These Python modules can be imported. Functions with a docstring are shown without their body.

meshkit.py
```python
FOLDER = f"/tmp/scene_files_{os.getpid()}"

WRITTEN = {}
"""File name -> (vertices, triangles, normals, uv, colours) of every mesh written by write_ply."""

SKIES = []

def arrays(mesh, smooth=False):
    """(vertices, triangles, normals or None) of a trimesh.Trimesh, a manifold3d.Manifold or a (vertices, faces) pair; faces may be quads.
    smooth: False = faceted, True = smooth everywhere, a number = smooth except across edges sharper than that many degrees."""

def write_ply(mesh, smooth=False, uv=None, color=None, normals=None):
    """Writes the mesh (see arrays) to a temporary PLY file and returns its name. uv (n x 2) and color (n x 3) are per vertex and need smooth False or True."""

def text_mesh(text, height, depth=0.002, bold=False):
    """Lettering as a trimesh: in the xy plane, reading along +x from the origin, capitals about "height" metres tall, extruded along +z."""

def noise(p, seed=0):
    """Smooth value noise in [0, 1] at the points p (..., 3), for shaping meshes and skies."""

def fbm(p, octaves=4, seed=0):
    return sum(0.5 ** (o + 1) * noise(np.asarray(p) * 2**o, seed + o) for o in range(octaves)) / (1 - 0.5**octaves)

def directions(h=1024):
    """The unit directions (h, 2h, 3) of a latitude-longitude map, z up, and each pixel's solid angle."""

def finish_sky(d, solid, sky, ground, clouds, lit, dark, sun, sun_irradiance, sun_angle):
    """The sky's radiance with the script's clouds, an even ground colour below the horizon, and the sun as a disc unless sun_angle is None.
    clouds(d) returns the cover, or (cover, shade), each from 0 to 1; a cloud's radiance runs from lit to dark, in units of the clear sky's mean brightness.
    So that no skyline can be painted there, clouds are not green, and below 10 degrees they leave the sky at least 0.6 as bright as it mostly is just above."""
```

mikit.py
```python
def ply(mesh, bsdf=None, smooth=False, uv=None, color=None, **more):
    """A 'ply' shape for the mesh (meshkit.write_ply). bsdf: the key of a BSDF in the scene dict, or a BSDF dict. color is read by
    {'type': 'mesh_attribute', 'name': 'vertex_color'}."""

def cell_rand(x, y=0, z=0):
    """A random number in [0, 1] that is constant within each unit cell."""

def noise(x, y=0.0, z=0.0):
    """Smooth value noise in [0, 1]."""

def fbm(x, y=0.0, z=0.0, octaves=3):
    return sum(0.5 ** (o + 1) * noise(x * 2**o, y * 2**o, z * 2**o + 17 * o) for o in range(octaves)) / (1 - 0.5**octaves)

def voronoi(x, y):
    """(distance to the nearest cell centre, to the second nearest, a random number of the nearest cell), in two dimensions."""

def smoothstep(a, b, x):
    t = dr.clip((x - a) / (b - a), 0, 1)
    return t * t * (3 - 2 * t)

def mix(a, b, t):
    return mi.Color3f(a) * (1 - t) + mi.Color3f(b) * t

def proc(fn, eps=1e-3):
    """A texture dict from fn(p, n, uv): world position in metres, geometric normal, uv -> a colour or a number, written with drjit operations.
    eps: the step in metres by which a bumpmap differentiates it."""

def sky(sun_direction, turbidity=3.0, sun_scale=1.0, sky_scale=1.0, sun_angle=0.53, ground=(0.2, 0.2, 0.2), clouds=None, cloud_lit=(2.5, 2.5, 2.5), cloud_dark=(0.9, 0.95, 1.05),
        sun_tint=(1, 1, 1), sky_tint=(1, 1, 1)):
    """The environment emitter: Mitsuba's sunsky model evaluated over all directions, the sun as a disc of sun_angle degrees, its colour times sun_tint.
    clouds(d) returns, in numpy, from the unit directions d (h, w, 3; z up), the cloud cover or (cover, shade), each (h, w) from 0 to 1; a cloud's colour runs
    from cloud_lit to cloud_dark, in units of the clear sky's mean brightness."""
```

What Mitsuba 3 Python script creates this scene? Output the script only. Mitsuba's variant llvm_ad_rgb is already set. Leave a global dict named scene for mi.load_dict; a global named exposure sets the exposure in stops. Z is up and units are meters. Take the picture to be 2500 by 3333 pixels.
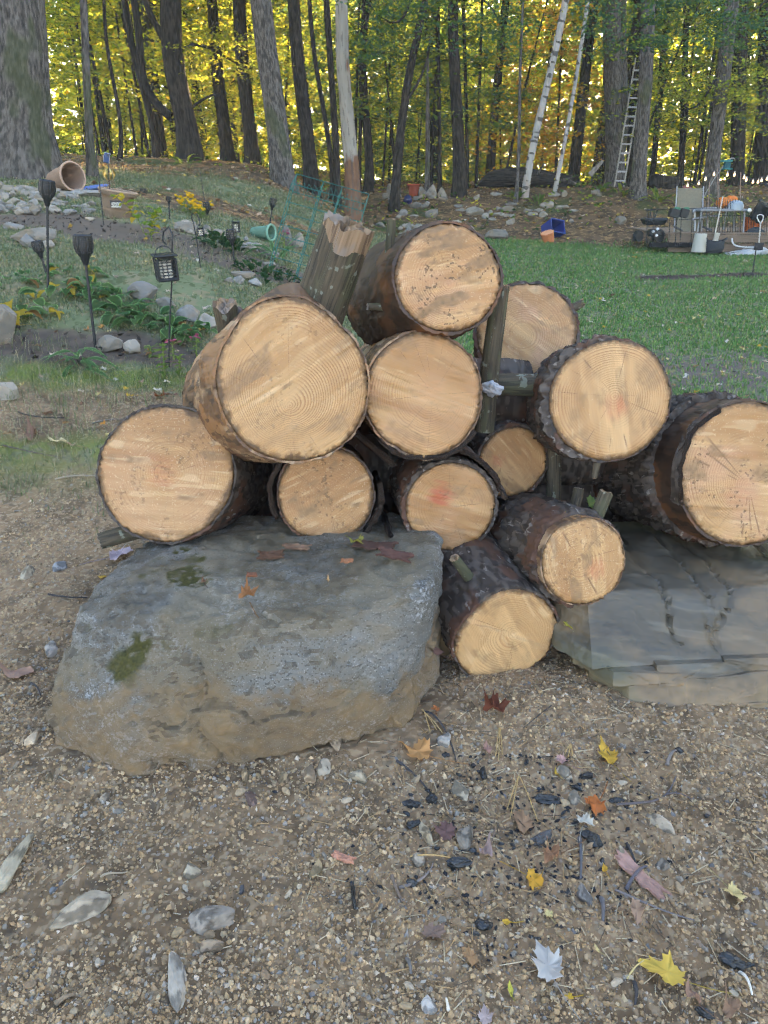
import math
import numpy as np
import trimesh
import manifold3d as m3
import drjit as dr
import mitsuba as mi
import mikit
import meshkit
from mikit import proc

# ------------------------------------------------------------------ camera, sky, exposure
CAM_H, PITCH = 1.5, math.radians(22.5)
cP, sP = math.cos(PITCH), math.sin(PITCH)
T = mi.ScalarTransform4f
scene, labels = {}, {}
scene['camera'] = {'type': 'perspective', 'fov': 53.13, 'fov_axis': 'x', 'near_clip': 0.05, 'far_clip': 2000.0,
                   'to_world': T().look_at(origin=[0, 0, CAM_H], target=[0, cP, CAM_H - sP], up=[0, 0, 1])}
SUN_DIR = (0.30, 0.86, 0.40)
scene['daylight'] = mikit.sky(SUN_DIR, turbidity=3.0, sun_scale=1.2, sky_scale=1.0, sun_angle=0.6, sun_tint=(1.0, 0.93, 0.78),
                              sky_tint=(1.18, 1.0, 0.96), ground=(0.12, 0.11, 0.09))
exposure = 5.3

# ------------------------------------------------------------------ helpers
EYE = np.array([0, 0, CAM_H])


def ray(px, py):
    """direction (world) of the line of sight through a point of the 2500 x 3333 photograph"""
    v = (1666.5 - py) / 2500.0
    return np.array([(px - 1250) / 2500.0, cP + v * sP, -sP + v * cP])


def at(px, py, y):
    d = ray(px, py)
    return EYE + d * (y / d[1])


def ss(a, b, x):
    t = np.clip((np.asarray(x, float) - a) / (b - a), 0, 1)
    return t * t * (3 - 2 * t)


def terrain(x, y):
    """height of the ground: level drive, lawn, hillside on the left, bank and wood floor beyond"""
    x, y = np.asarray(x, float), np.asarray(y, float)
    lawn = 0.40 * ss(5.5, 19.5, y)
    rise = 0.86 * ss(2.3, 7.6, y) + 0.055 * np.clip(y - 6.8, 0, 16)
    hill = (rise + 0.07 * np.clip(-3 - x, 0, 6) * ss(5, 10, y)) * ss(1.6, -3.2, x + 0.10 * np.clip(y - 8, 0, 8))
    bank = 1.20 * ss(19.8, 27, y + 0.35 * np.clip(x - 4, 0, 8) * 0.2)
    far = 0.02 * np.clip(y - 26, 0, 60)
    big = 0.12 * np.sin(x * 0.55 + 1.0) * np.sin(y * 0.43) * ss(9, 20, y)
    return lawn + np.maximum(hill, bank) + far + big


def ground_at(px, py):
    """where the line of sight through a photo point meets the ground"""
    d = ray(px, py)
    t = np.concatenate([np.arange(0.6, 8, 0.004), np.arange(8, 90, 0.02)])
    p = EYE + t[:, None] * d
    k = np.argmax(p[:, 2] <= terrain(p[:, 0], p[:, 1]))
    return p[k] if k else p[-1]


def numbered(name):
    if name not in USED:
        USED.add(name)
        return name
    n = COUNT.get(name, 0) + 1
    while f'{name}_{n:03d}' in USED:
        n += 1
    COUNT[name] = n
    USED.add(f'{name}_{n:03d}')
    return f'{name}_{n:03d}'


USED, COUNT = set(), {}


def thing(name, label, cat, group=None, kind=None):
    """the key that the parts' keys of one thing start with"""
    key = numbered(name)
    labels[key] = {'label': label, 'category': cat}
    if group:
        labels[key]['group'] = group
    if kind:
        labels[key]['kind'] = kind
    return key


def put(key, mesh, mat, color=None, smooth=False, uv=None, to=None):
    d = mesh if isinstance(mesh, dict) else ply(mesh, mat, smooth, uv, color)
    scene[key] = {**d, 'to_world': to} if to is not None else d
    return key


def part(parent, name, mesh, mat, color=None, smooth=False, uv=None, to=None, label=None, kind=None):
    key = numbered(parent + '__' + name)
    put(key, mesh, mat, color, smooth, uv, to)
    if label:
        labels[key] = {'label': label}
    if kind:
        labels.setdefault(key, {})['kind'] = kind
    return key


def whole(name, label, cat, mesh, mat, color=None, smooth=False, uv=None, to=None, group=None, kind=None):
    key = thing(name, label, cat, group, kind)
    return put(key, mesh, mat, color, smooth, uv, to)


def structure(name, label, mesh, mat, color=None, smooth=False, uv=None):
    key = numbered(name)
    labels[key] = {'label': label, 'kind': 'structure'}
    return put(key, mesh, mat, color, smooth, uv)


def pack(mesh, color):
    """the colour of each vertex as uv: u holds a hue (three times seven bits), v how light it is"""
    f = np.asarray(mesh[1] if isinstance(mesh, tuple) else mesh.faces)
    c = np.asarray(color, float)
    if np.abs(c[f] - c[f[:, :1]]).max() > 1e-6:
        base = np.median(c, axis=0)
        v = c.mean(1) / base.mean()
        c = np.broadcast_to(base, c.shape)
    else:
        v = np.ones(len(c))
    k = np.round(np.sqrt(np.clip(c, 0, 1)) * 127).astype(int)
    return np.stack([k[:, 0] * 16384 + k[:, 1] * 128 + k[:, 2] + 0.5, v], -1)


def ply(mesh, mat, smooth=False, uv=None, color=None):
    return mikit.ply(mesh, mat, smooth=smooth, uv=uv if color is None else pack(mesh, color))


def V(m):
    return np.asarray(m[0] if isinstance(m, tuple) else m.vertices, float)


def join(ms, cols=None):
    """several (v, f) pairs as one; cols: a colour for each"""
    vs, fs, cs, n = [], [], [], 0
    for i, (v, f) in enumerate(ms):
        vs.append(v)
        fs.append(np.asarray(f) + n)
        n += len(v)
        if cols is not None:
            cs.append(np.broadcast_to(np.asarray(cols[i], float), (len(v), 3)))
    m = (np.vstack(vs), np.vstack(fs))
    return (m, np.vstack(cs)) if cols is not None else m


def flat(mesh, c):
    return np.broadcast_to(np.asarray(c, float), (len(V(mesh)), 3))


def tube(points, radii, n=8, caps=True, wob=0.0, seed=0):
    p = np.asarray(points, float)
    r = np.broadcast_to(np.asarray(radii, float), (len(p),))
    t = np.gradient(p, axis=0)
    t /= np.linalg.norm(t, axis=1, keepdims=True) + 1e-12
    ref = np.array([0, 0, 1.0]) if abs(t[:, 2]).mean() < 0.8 else np.array([0, 1.0, 0])
    a = np.cross(t, ref)
    a /= np.linalg.norm(a, axis=1, keepdims=True) + 1e-12
    b = np.cross(t, a)
    ang = np.arange(n) * 2 * np.pi / n
    ring = np.cos(ang)[None, :, None] * a[:, None] + np.sin(ang)[None, :, None] * b[:, None]
    rr = r[:, None, None]
    if wob:
        rr = rr * (1 + wob * (meshkit.noise(np.stack([np.cos(ang)[None] * 1.7 + 0 * r[:, None], np.sin(ang)[None] * 1.7 + 0 * r[:, None], np.arange(len(p))[:, None] * 0.8 + 0 * ang[None]], -1) + 5, seed) - 0.5) * 2)[..., None]
    v = (p[:, None] + rr * ring).reshape(-1, 3)
    i, j = np.meshgrid(np.arange(len(p) - 1), np.arange(n), indexing='ij')
    q = np.stack([i * n + j, (i + 1) * n + j, (i + 1) * n + (j + 1) % n, i * n + (j + 1) % n], -1).reshape(-1, 4)
    f = np.vstack([q[:, [0, 1, 2]], q[:, [0, 2, 3]]])
    if caps:
        k = len(v)
        v = np.vstack([v, p[:1], p[-1:]])
        j = np.arange(n)
        e = (len(p) - 1) * n
        f = np.vstack([f, np.stack([np.full(n, k), j, (j + 1) % n], 1), np.stack([np.full(n, k + 1), e + (j + 1) % n, e + j], 1)])
    return v, f


def curve(pts, n):
    """a smooth line through the points"""
    from scipy.interpolate import CubicSpline
    pts = np.asarray(pts, float)
    s = np.concatenate([[0], np.cumsum(np.linalg.norm(np.diff(pts, axis=0), axis=1))])
    return CubicSpline(s, pts)(np.linspace(0, s[-1], n))


def lathe(profile, n=32, close=True):
    """profile: (radius, z) from bottom outside up and back down inside"""
    pr = np.asarray(profile, float)
    ang = np.arange(n) * 2 * np.pi / n
    v = np.stack([pr[:, :1] * np.cos(ang), pr[:, :1] * np.sin(ang), pr[:, 1:] + 0 * ang], -1).reshape(-1, 3)
    i, j = np.meshgrid(np.arange(len(pr) - 1), np.arange(n), indexing='ij')
    q = np.stack([i * n + j, i * n + (j + 1) % n, (i + 1) * n + (j + 1) % n, (i + 1) * n + j], -1).reshape(-1, 4)
    return v, np.vstack([q[:, [0, 1, 2]], q[:, [0, 2, 3]]])


def boxm(sx, sy, sz, bevel=0.0, c=(0, 0, 0)):
    if bevel:
        x, y, z = sx / 2 - bevel, sy / 2 - bevel, sz / 2 - bevel
        pts = [(a * (x + bevel * (k == 0)), b * (y + bevel * (k == 1)), d * (z + bevel * (k == 2))) for a in (-1, 1) for b in (-1, 1) for d in (-1, 1) for k in range(3)]
        m = m3.Manifold.hull_points(np.array(pts, float)).to_mesh()
        return np.array(m.vert_properties[:, :3], float) + c, np.array(m.tri_verts)
    b = trimesh.creation.box((sx, sy, sz))
    return np.array(b.vertices) + c, np.array(b.faces)


def move(m, loc=(0, 0, 0), rot=None, scale=1.0):
    """rot: (rx, ry, rz) in degrees"""
    v = m[0] * np.asarray(scale, float)
    if rot is not None:
        v = v @ trimesh.transformations.euler_matrix(*np.radians(rot))[:3, :3].T
    return v + np.asarray(loc, float), m[1]


def frame_from(axis, up=(0, 0, 1)):
    a = np.asarray(axis, float)
    a = a / np.linalg.norm(a)
    r = np.cross(a, up)
    r /= np.linalg.norm(r)
    return a, r, np.cross(r, a)


def xform(loc, rot=(0, 0, 0), s=1.0):
    """to_world of a copy"""
    m = T().translate([float(x) for x in loc]).rotate([0, 0, 1], float(rot[2])).rotate([0, 1, 0], float(rot[1])).rotate([1, 0, 0], float(rot[0]))
    sc = [float(s)] * 3 if np.isscalar(s) else [float(x) for x in s]
    return m.scale(sc)


def ico(k):
    m = trimesh.creation.icosphere(k)
    return np.array(m.vertices), np.array(m.faces)


def rock(seed, k=2, size=(1, 1, 1), planes=14, rough=0.05, sharp=0.75):
    """an angular stone of about unit radius times size"""
    rng = np.random.default_rng(seed)
    v, f = ico(k)
    n = rng.normal(size=(planes, 3))
    n /= np.linalg.norm(n, axis=1, keepdims=True)
    d = rng.uniform(sharp, 1.0, planes)
    c = v @ n.T
    r = np.min(np.where(c > 0.05, d / np.maximum(c, 0.05), 9), axis=1)
    r = np.minimum(r, 1.15)
    r *= 1 + rough * 2 * (meshkit.fbm(v * 2.3 + seed, 3, seed) - 0.5)
    return v * r[:, None] * np.asarray(size, float), f


# ------------------------------------------------------------------ materials
def own_colour(p, n, uv):
    k = mi.UInt32(dr.maximum(uv.x, 0))
    c = mi.Color3f(mi.Float(k >> 14), mi.Float((k >> 7) & 127), mi.Float(k & 127)) / 127.0
    return dr.clip(c * c * uv.y, 0.0, 0.95)


def grainy_colour(p, n, uv):
    return own_colour(p, n, uv) * (0.80 + 0.25 * mikit.noise(p.x * 160, p.y * 160, p.z * 160) + 0.15 * mikit.noise(p.x * 23, p.y * 23, p.z * 23))


def attr(fn=None):
    return proc(fn or own_colour)


def principled(col, rough, spec=0.4, **k):
    return {'type': 'twosided', 'bsdf': {'type': 'principled', 'base_color': col, 'roughness': rough, 'specular': spec, **k}}


def rgb(*c):
    return {'type': 'rgb', 'value': list(c)}


scene['mat_matte'] = principled(attr(grainy_colour), 0.85, 0.25)
scene['mat_satin'] = principled(attr(), 0.45, 0.45)
scene['mat_gloss'] = principled(attr(), 0.2, 0.5)
scene['mat_metal'] = principled(attr(), 0.32, 0.5, metallic=1.0)
scene['mat_leaf'] = {'type': 'principledthin', 'base_color': attr(), 'roughness': 0.55, 'diff_trans': 1.3, 'spec_trans': 0.0, 'eta': 1.35}
scene['mat_litter'] = {'type': 'principledthin', 'base_color': attr(), 'roughness': 0.6, 'diff_trans': 0.35, 'spec_trans': 0.0, 'eta': 1.35}
N, FB, SS, MIX = mikit.noise, mikit.fbm, mikit.smoothstep, mikit.mix
# ------------------------------------------------------------------ where soil, grass, beds and litter lie (numpy and drjit alike)
class NP:
    sin, sqrt, clip = np.sin, np.sqrt, np.clip
    mx, mn = np.maximum, np.minimum
    ss = staticmethod(ss)


class DJ:
    sin, sqrt, clip = dr.sin, dr.sqrt, dr.clip
    mx, mn = dr.maximum, dr.minimum
    ss = staticmethod(mikit.smoothstep)


def seg(K, x, y, a, b):
    dx, dy = b[0] - a[0], b[1] - a[1]
    t = K.clip(((x - a[0]) * dx + (y - a[1]) * dy) / (dx * dx + dy * dy), 0, 1)
    return K.sqrt((x - a[0] - t * dx) * (x - a[0] - t * dx) + (y - a[1] - t * dy) * (y - a[1] - t * dy))


def zones(K, x, y):
    """0..1 each: bare dirt of the drive, planting bed, bare patch, leaf litter, mulch strip, moss"""
    w = K.sin(1.3 * x + 0.7 * y) * 0.5 + K.sin(2.9 * x - 1.7 * y + 1) * 0.3 + K.sin(6.1 * x + 4.3 * y) * 0.2
    w2 = K.sin(3.7 * x - 2.3 * y) * 0.5 + K.sin(8.9 * x + 7.7 * y + 2) * 0.3 + K.sin(17 * x - 13 * y) * 0.2
    drive = 1 - K.ss(3.25, 4.8, y + 0.40 * w + 0.35 * w2)
    gravel = 1 - K.ss(0.25, 0.5, seg(K, x, y, (-2.3, 4.45), (-1.0, 4.75)) + 0.12 * w2)
    bed = K.mx(1 - K.ss(0.16, 0.42, seg(K, x, y, (-2.7, 5.45), (-1.5, 5.6)) + 0.14 * w2),
               1 - K.ss(0.45, 0.8, K.mn(seg(K, x, y, (-4.2, 9.9), (-2.7, 9.5)), seg(K, x, y, (-2.7, 9.5), (-0.9, 9.1))) + 0.2 * w2))
    bare = 1 - K.ss(0.5, 1.3, seg(K, x, y, (3.0, 6.8), (4.8, 7.0)) + 0.35 * w2 + 0.2 * w)
    strip = 1 - K.ss(0.16, 0.30, seg(K, x, y, (4.35, 13.0), (6.2, 13.4)) + 0.10 * w2)
    litter = K.mx(K.ss(19.3, 20.6, y + 0.5 * w + 0.4 * w2), 1 - K.ss(0.5, 1.3, seg(K, x, y, (-3.4, 13.1), (-1.4, 14.4)) + 0.4 * w2))
    litter = K.mx(litter, K.ss(11.5, 13.5, y - 0.9 * x - 9.5 + w))
    moss = K.mx(1 - K.ss(0.25, 0.5, seg(K, x, y, (-2.1, 5.05), (-1.5, 4.95)) + 0.15 * w2), 1 - K.ss(0.3, 0.6, seg(K, x, y, (-2.4, 4.1), (-1.3, 4.15)) + 0.3 * w2))
    return K.mx(drive, gravel), bed, bare, litter, strip, moss


def ground_col(p, n, uv):
    x, y = p.x, p.y
    drive, bed, bare, litter, strip, moss = zones(DJ, x, y)
    a, b, c = FB(x * 2.1, y * 2.1), FB(x * 14, y * 14), N(x * 90, y * 90)
    soil = MIX((0.23, 0.155, 0.09), (0.115, 0.078, 0.046), SS(0.35, 0.68, 0.45 * a + 0.55 * b))
    soil = MIX(soil, (0.38, 0.285, 0.18), SS(0.55, 0.85, c) * 0.5)
    soil = MIX(soil, (0.07, 0.058, 0.045), SS(0.70, 0.9, N(x * 47 + 9, y * 47)) * 0.5)
    d1, d2, cell = mikit.voronoi(x * 46, y * 46)
    soil = MIX(soil, MIX((0.33, 0.25, 0.16), (0.24, 0.21, 0.18), N(cell * 50)), (1 - SS(0.20, 0.32, d1)) * SS(0.72, 0.78, cell) * 0.7)
    turf = MIX((0.11, 0.13, 0.065), (0.17, 0.19, 0.105), FB(x * 5, y * 5))
    turf = MIX(turf, (0.21, 0.175, 0.105), SS(0.48, 0.70, FB(x * 9 + 3, y * 9)) * (0.5 + 0.4 * SS(-0.5, -2.0, x)))
    turf = MIX(turf, (0.05, 0.07, 0.025), SS(0.52, 0.70, FB(x * 22 + 3, y * 13)) * 0.7)
    mulch = MIX((0.040, 0.033, 0.028), (0.13, 0.10, 0.078), b)
    duff = MIX((0.14, 0.088, 0.05), (0.075, 0.052, 0.034), SS(0.35, 0.65, FB(x * 4, y * 4)))
    duff = MIX(duff, (0.30, 0.19, 0.09), SS(0.62, 0.8, N(x * 16, y * 16)) * 0.8)
    duff = MIX(duff, (0.055, 0.075, 0.028), SS(0.5, 0.66, FB(x * 0.8 + 4, y * 0.8)) * (1 - SS(23, 27, y)) * 0.8)
    col = MIX(turf, (0.14, 0.165, 0.04), moss * SS(0.25, 0.5, b))
    col = MIX(col, duff, litter)
    col = MIX(col, soil, drive)
    col = MIX(col, (0.125, 0.10, 0.085), bare * SS(0.3, 0.5, b))
    col = MIX(col, MIX(mulch, (0.14, 0.11, 0.085), SS(7.5, 8.5, y) * 0.7), bed)
    return MIX(col, mulch * 0.7, strip)


def ground_bump(p, n, uv):
    x, y = p.x, p.y
    d1, d2, cell = mikit.voronoi(x * 95, y * 95)
    return 0.003 * (1 - SS(0.1, 0.55, d1)) * cell + 0.005 * N(x * 60, y * 60) + 0.004 * N(x * 140, y * 140)


def rough_bsdf(col, rough, bump=None, spec=0.3, eps=0.001, **k):
    b = {'type': 'principled', 'base_color': proc(col), 'roughness': rough if isinstance(rough, float) else proc(rough), 'specular': spec, **k}
    if bump is not None:
        b = {'type': 'bumpmap', 'tex': proc(bump, eps), 'scale': 1.0, 'bsdf': b}
    return {'type': 'twosided', 'bsdf': b}


scene['mat_ground'] = rough_bsdf(ground_col, 0.9, ground_bump, 0.2)

# ---- sawn wood. uv = (4 * number of the log + x, y) with x, y on the unit disc
LOGS = [  # key, radius, pith x, pith y, streak angle, ring strength, dirt, redness, red x, red y, red size, lightness, pinkness
    ('left', 0.22, 0.10, 0.02, 1.50, 0.5, 0.45, 0.45, -0.05, 0.05, 0.30, 0.34, 0.35),
    ('big', 0.245, -0.10, -0.30, 2.05, 0.9, 0.40, 0.0, 0, 0, 0.2, 0.72, 0.0),
    ('middle', 0.20, 0.12, 0.02, 1.20, 0.6, 0.25, 0.1, 0.1, 0.05, 0.2, 0.40, 0.30),
    ('top', 0.17, -0.02, -0.12, 1.75, 0.9, 0.75, 0.25, 0.03, -0.08, 0.10, 0.55, 0.55),
    ('behind', 0.19, -0.10, -0.10, 0.95, 0.6, 0.35, 0.15, 0.6, 0.1, 0.4, 0.66, 0.8),
    ('right', 0.20, 0.05, 0.05, 0.15, 0.9, 0.22, 0.75, 0.08, -0.12, 0.26, 0.70, 0.0),
    ('far_right', 0.245, 0.05, -0.18, 1.50, 0.8, 0.65, 0.2, -0.1, -0.3, 0.3, 0.46, 0.75),
    ('low_left', 0.168, 0.05, -0.10, 2.00, 0.6, 0.55, 0.0, 0, 0, 0.2, 0.26, 0.15),
    ('low_mid', 0.153, 0.0, 0.0, 1.30, 0.7, 0.40, 1.0, -0.22, 0.28, 0.34, 0.36, 0.35),
    ('small', 0.128, 0.0, 0.0, 0.70, 0.6, 0.45, 0.5, -0.45, 0.05, 0.28, 0.24, 0.10),
    ('low_right', 0.152, -0.15, 0.05, 0.10, 0.7, 0.45, 0.5, 0.25, -0.2, 0.30, 0.52, 0.0),
    ('bottom', 0.168, 0.15, 0.05, 0.55, 0.5, 0.22, 0.0, 0, 0, 0.2, 1.05, 0.0),
]
WP = [mi.Float([float(l[k]) for l in LOGS]) for k in range(1, 13)]


def wood_face(p, n, uv):
    i = dr.floor((uv.x + 2) / 4)
    k = mi.UInt32(dr.clip(i, 0, len(LOGS) - 1))
    R, ax, ay, sa, rs, dirt, red, rx, ry, rz, light, pink = [dr.gather(mi.Float, w, k) for w in WP]
    x, y = uv.x - 4 * i, uv.y
    q = dr.sqrt(x * x + y * y)
    dx, dy = x - ax, y - ay
    r = dr.sqrt(dx * dx + dy * dy) + 1e-5
    ux, uy = dx / r, dy / r
    ad = ax * ux + ay * uy
    rho = r / (dr.sqrt(ad * ad + 1 - ax * ax - ay * ay) - ad)
    s = i * 7.3
    ph = rho * R / 0.0078 + 1.5 * N(rho * 9, s) + 0.2 * N(x * 5, y * 5, s) + 0.6 * N(ux * 1.5 + 3, uy * 1.5 + 3, s)
    fr = ph - dr.floor(ph)
    late = SS(0.35, 0.85, fr) * (1 - SS(0.88, 1.0, fr))
    vis = SS(0.22, 0.62, FB(x * 1.9 + s, y * 1.9)) * rs
    c, al = x * dr.cos(sa) + y * dr.sin(sa), y * dr.cos(sa) - x * dr.sin(sa)
    X, Y = x * R, y * R
    streak = FB(c * 5 + s, al * 0.7, 1.0)
    fine = N(c * R * 420, al * R * 26, s)
    col = MIX((0.32, 0.165, 0.064), (0.56, 0.355, 0.165), dr.clip(light - 0.05 + 1.3 * (streak - 0.5), 0, 1))
    col = MIX(col, (0.46, 0.262, 0.152), pink * SS(0.3, 0.7, FB(x * 2 + 5, y * 2 + s)))
    # two or three saw passes leave fields of slightly different tone
    f1 = SS(-0.015, 0.015, c - 0.25 + 0.1 * N(al * 3, s) - 0.3 * N(s, 3.0))
    f2 = SS(-0.015, 0.015, x * dr.sin(sa * 1.7 + 1) + y * dr.cos(sa * 1.7 + 1) + 0.35 + 0.1 * N(al * 4, s + 2))
    col = MIX(col, (0.33, 0.175, 0.07), 0.40 * f1 + 0.30 * (1 - f2))
    col = MIX(col, (0.24, 0.115, 0.048), late * vis * 0.85)
    # marks of the chain: lines along the cut and torn pale fibre
    saw = N(c * R * 150 + 3 * N(al * 2, s), al * R * 5, s + 4)
    col = MIX(col, (0.33, 0.18, 0.075), SS(0.55, 0.85, saw) * 0.32)
    col = MIX(col, (0.38, 0.22, 0.10), dr.clip(fine - 0.4, 0, 1) * 0.8)
    col = MIX(col, (0.70, 0.52, 0.31), SS(0.66, 0.85, N(c * R * 90 + 7, al * R * 12, s)) * SS(0.4, 0.6, FB(x * 2.5 + 2, y * 2.5 + s)) * 0.28)
    col = MIX(col, (0.72, 0.55, 0.36), SS(0.76, 0.92, N(X * 260, Y * 260, s)) * 0.25)
    # heart stain
    d = dr.sqrt(dr.square(x - rx) + dr.square(y - ry)) / rz + 0.9 * (FB(c * 9 + s, al * 2.0) - 0.5)
    col = MIX(col, (0.36, 0.065, 0.03), red * (1 - SS(0.2, 1.1, d)) * (0.45 + 0.55 * fine) * (0.45 + 0.55 * SS(0.25, 0.6, FB(c * 14 + s, al * 1.5 + 4))))
    # drying checks
    th = ux * 3.1 + uy * 1.7
    ck = dr.abs(N(th * 1.6 + s, 2.0, s) - 0.5)
    col = MIX(col, (0.16, 0.09, 0.045), (1 - SS(0.0, 0.012, ck)) * SS(0.40, 0.55, N(rho * 4, th * 2, s)) * 0.75 * (1 - SS(0.75, 0.9, rho)))
    # dirt, resin and mould specks
    spots = SS(0.60, 0.72, FB(X * 110, Y * 110, s)) * SS(0.50, 0.66, FB(x * 2.6 + 9, y * 2.6 + s))
    col = MIX(col, (0.085, 0.055, 0.03), dr.clip(spots * (dirt - 0.25) * 2.0, 0, 0.75))
    smear = SS(0.48, 0.66, FB(c * 6, al * 1.6 + s, 4.0)) * SS(0.42, 0.62, FB(x * 2.4, y * 2.4, s + 8))
    col = MIX(col, (0.23, 0.14, 0.07), smear * (0.2 + dirt) * 1.4 * (0.4 + 0.6 * N(X * 90, Y * 90)))
    # bast and torn fibres at the rim
    e = q + 0.07 * (FB(X * 50, Y * 50, s) - 0.5) + 0.09 * (N(ux * 3 + 9, uy * 3 + 9, s) - 0.5)
    col = MIX(col, (0.22, 0.125, 0.055), SS(0.90, 0.955, e) * (0.30 + 0.65 * SS(0.35, 0.5, N(X * 110, Y * 110, s))))
    col = MIX(col, (0.09, 0.055, 0.03), SS(0.945, 0.985, e) * 0.8)
    return col


def wood_rough(p, n, uv):
    return 0.42 + 0.3 * N(uv.x * 30, uv.y * 30)


def wood_bump(p, n, uv):
    i = dr.floor((uv.x + 2) / 4)
    k = mi.UInt32(dr.clip(i, 0, len(LOGS) - 1))
    R, sa = dr.gather(mi.Float, WP[0], k), dr.gather(mi.Float, WP[3], k)
    x, y = (uv.x - 4 * i) * R, uv.y * R
    c, al = x * dr.cos(sa) + y * dr.sin(sa), y * dr.cos(sa) - x * dr.sin(sa)
    return 0.0024 * N(c * 150, al * 9) + 0.003 * N(c * 60, al * 4, i) + 0.0012 * N(x * 240, y * 240)


scene['mat_wood_face'] = rough_bsdf(wood_face, wood_rough, wood_bump, 0.35, 0.002)


# ---- bark and weathered wood. uv in metres: around, along
def bark_col(p, n, uv):
    u, v = uv.x, uv.y
    w = FB(u * 9, v * 4, 2.0)
    plate = N(u * 70 + 3 * w, v * 34)
    col = MIX((0.042, 0.031, 0.024), (0.090, 0.073, 0.060), SS(0.3, 0.75, plate))
    col = MIX(col, (0.095, 0.044, 0.025), SS(0.52, 0.70, FB(u * 12 + 7, v * 9)) * 0.85)
    col = MIX(col, (0.20, 0.172, 0.15), SS(0.70, 0.82, FB(u * 55, v * 38, 5.0)) * 0.8)
    return MIX(col, (0.016, 0.013, 0.011), SS(0.66, 0.8, FB(u * 30 + 20, v * 17)) * 0.6)


def bark_bump(p, n, uv):
    u, v = uv.x, uv.y
    return 0.010 * FB(u * 75, v * 42) + 0.004 * N(u * 260, v * 120)


def inner_col(p, n, uv):
    """wood side where the bark is gone: tan fibres with brown and orange bast left on"""
    u, v = uv.x, uv.y
    col = MIX((0.14, 0.08, 0.045), (0.33, 0.22, 0.13), SS(0.3, 0.7, FB(u * 45, v * 9)))
    col = MIX(col, (0.115, 0.062, 0.034), SS(0.42, 0.58, FB(u * 15 + 4, v * 4.5)) * 0.9)
    col = MIX(col, (0.40, 0.20, 0.075), SS(0.56, 0.68, FB(u * 11, v * 6, 3.0)) * 0.4)
    return MIX(col, (0.05, 0.035, 0.025), SS(0.6, 0.72, FB(u * 40, v * 9, 6.0)) * 0.7)


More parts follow.
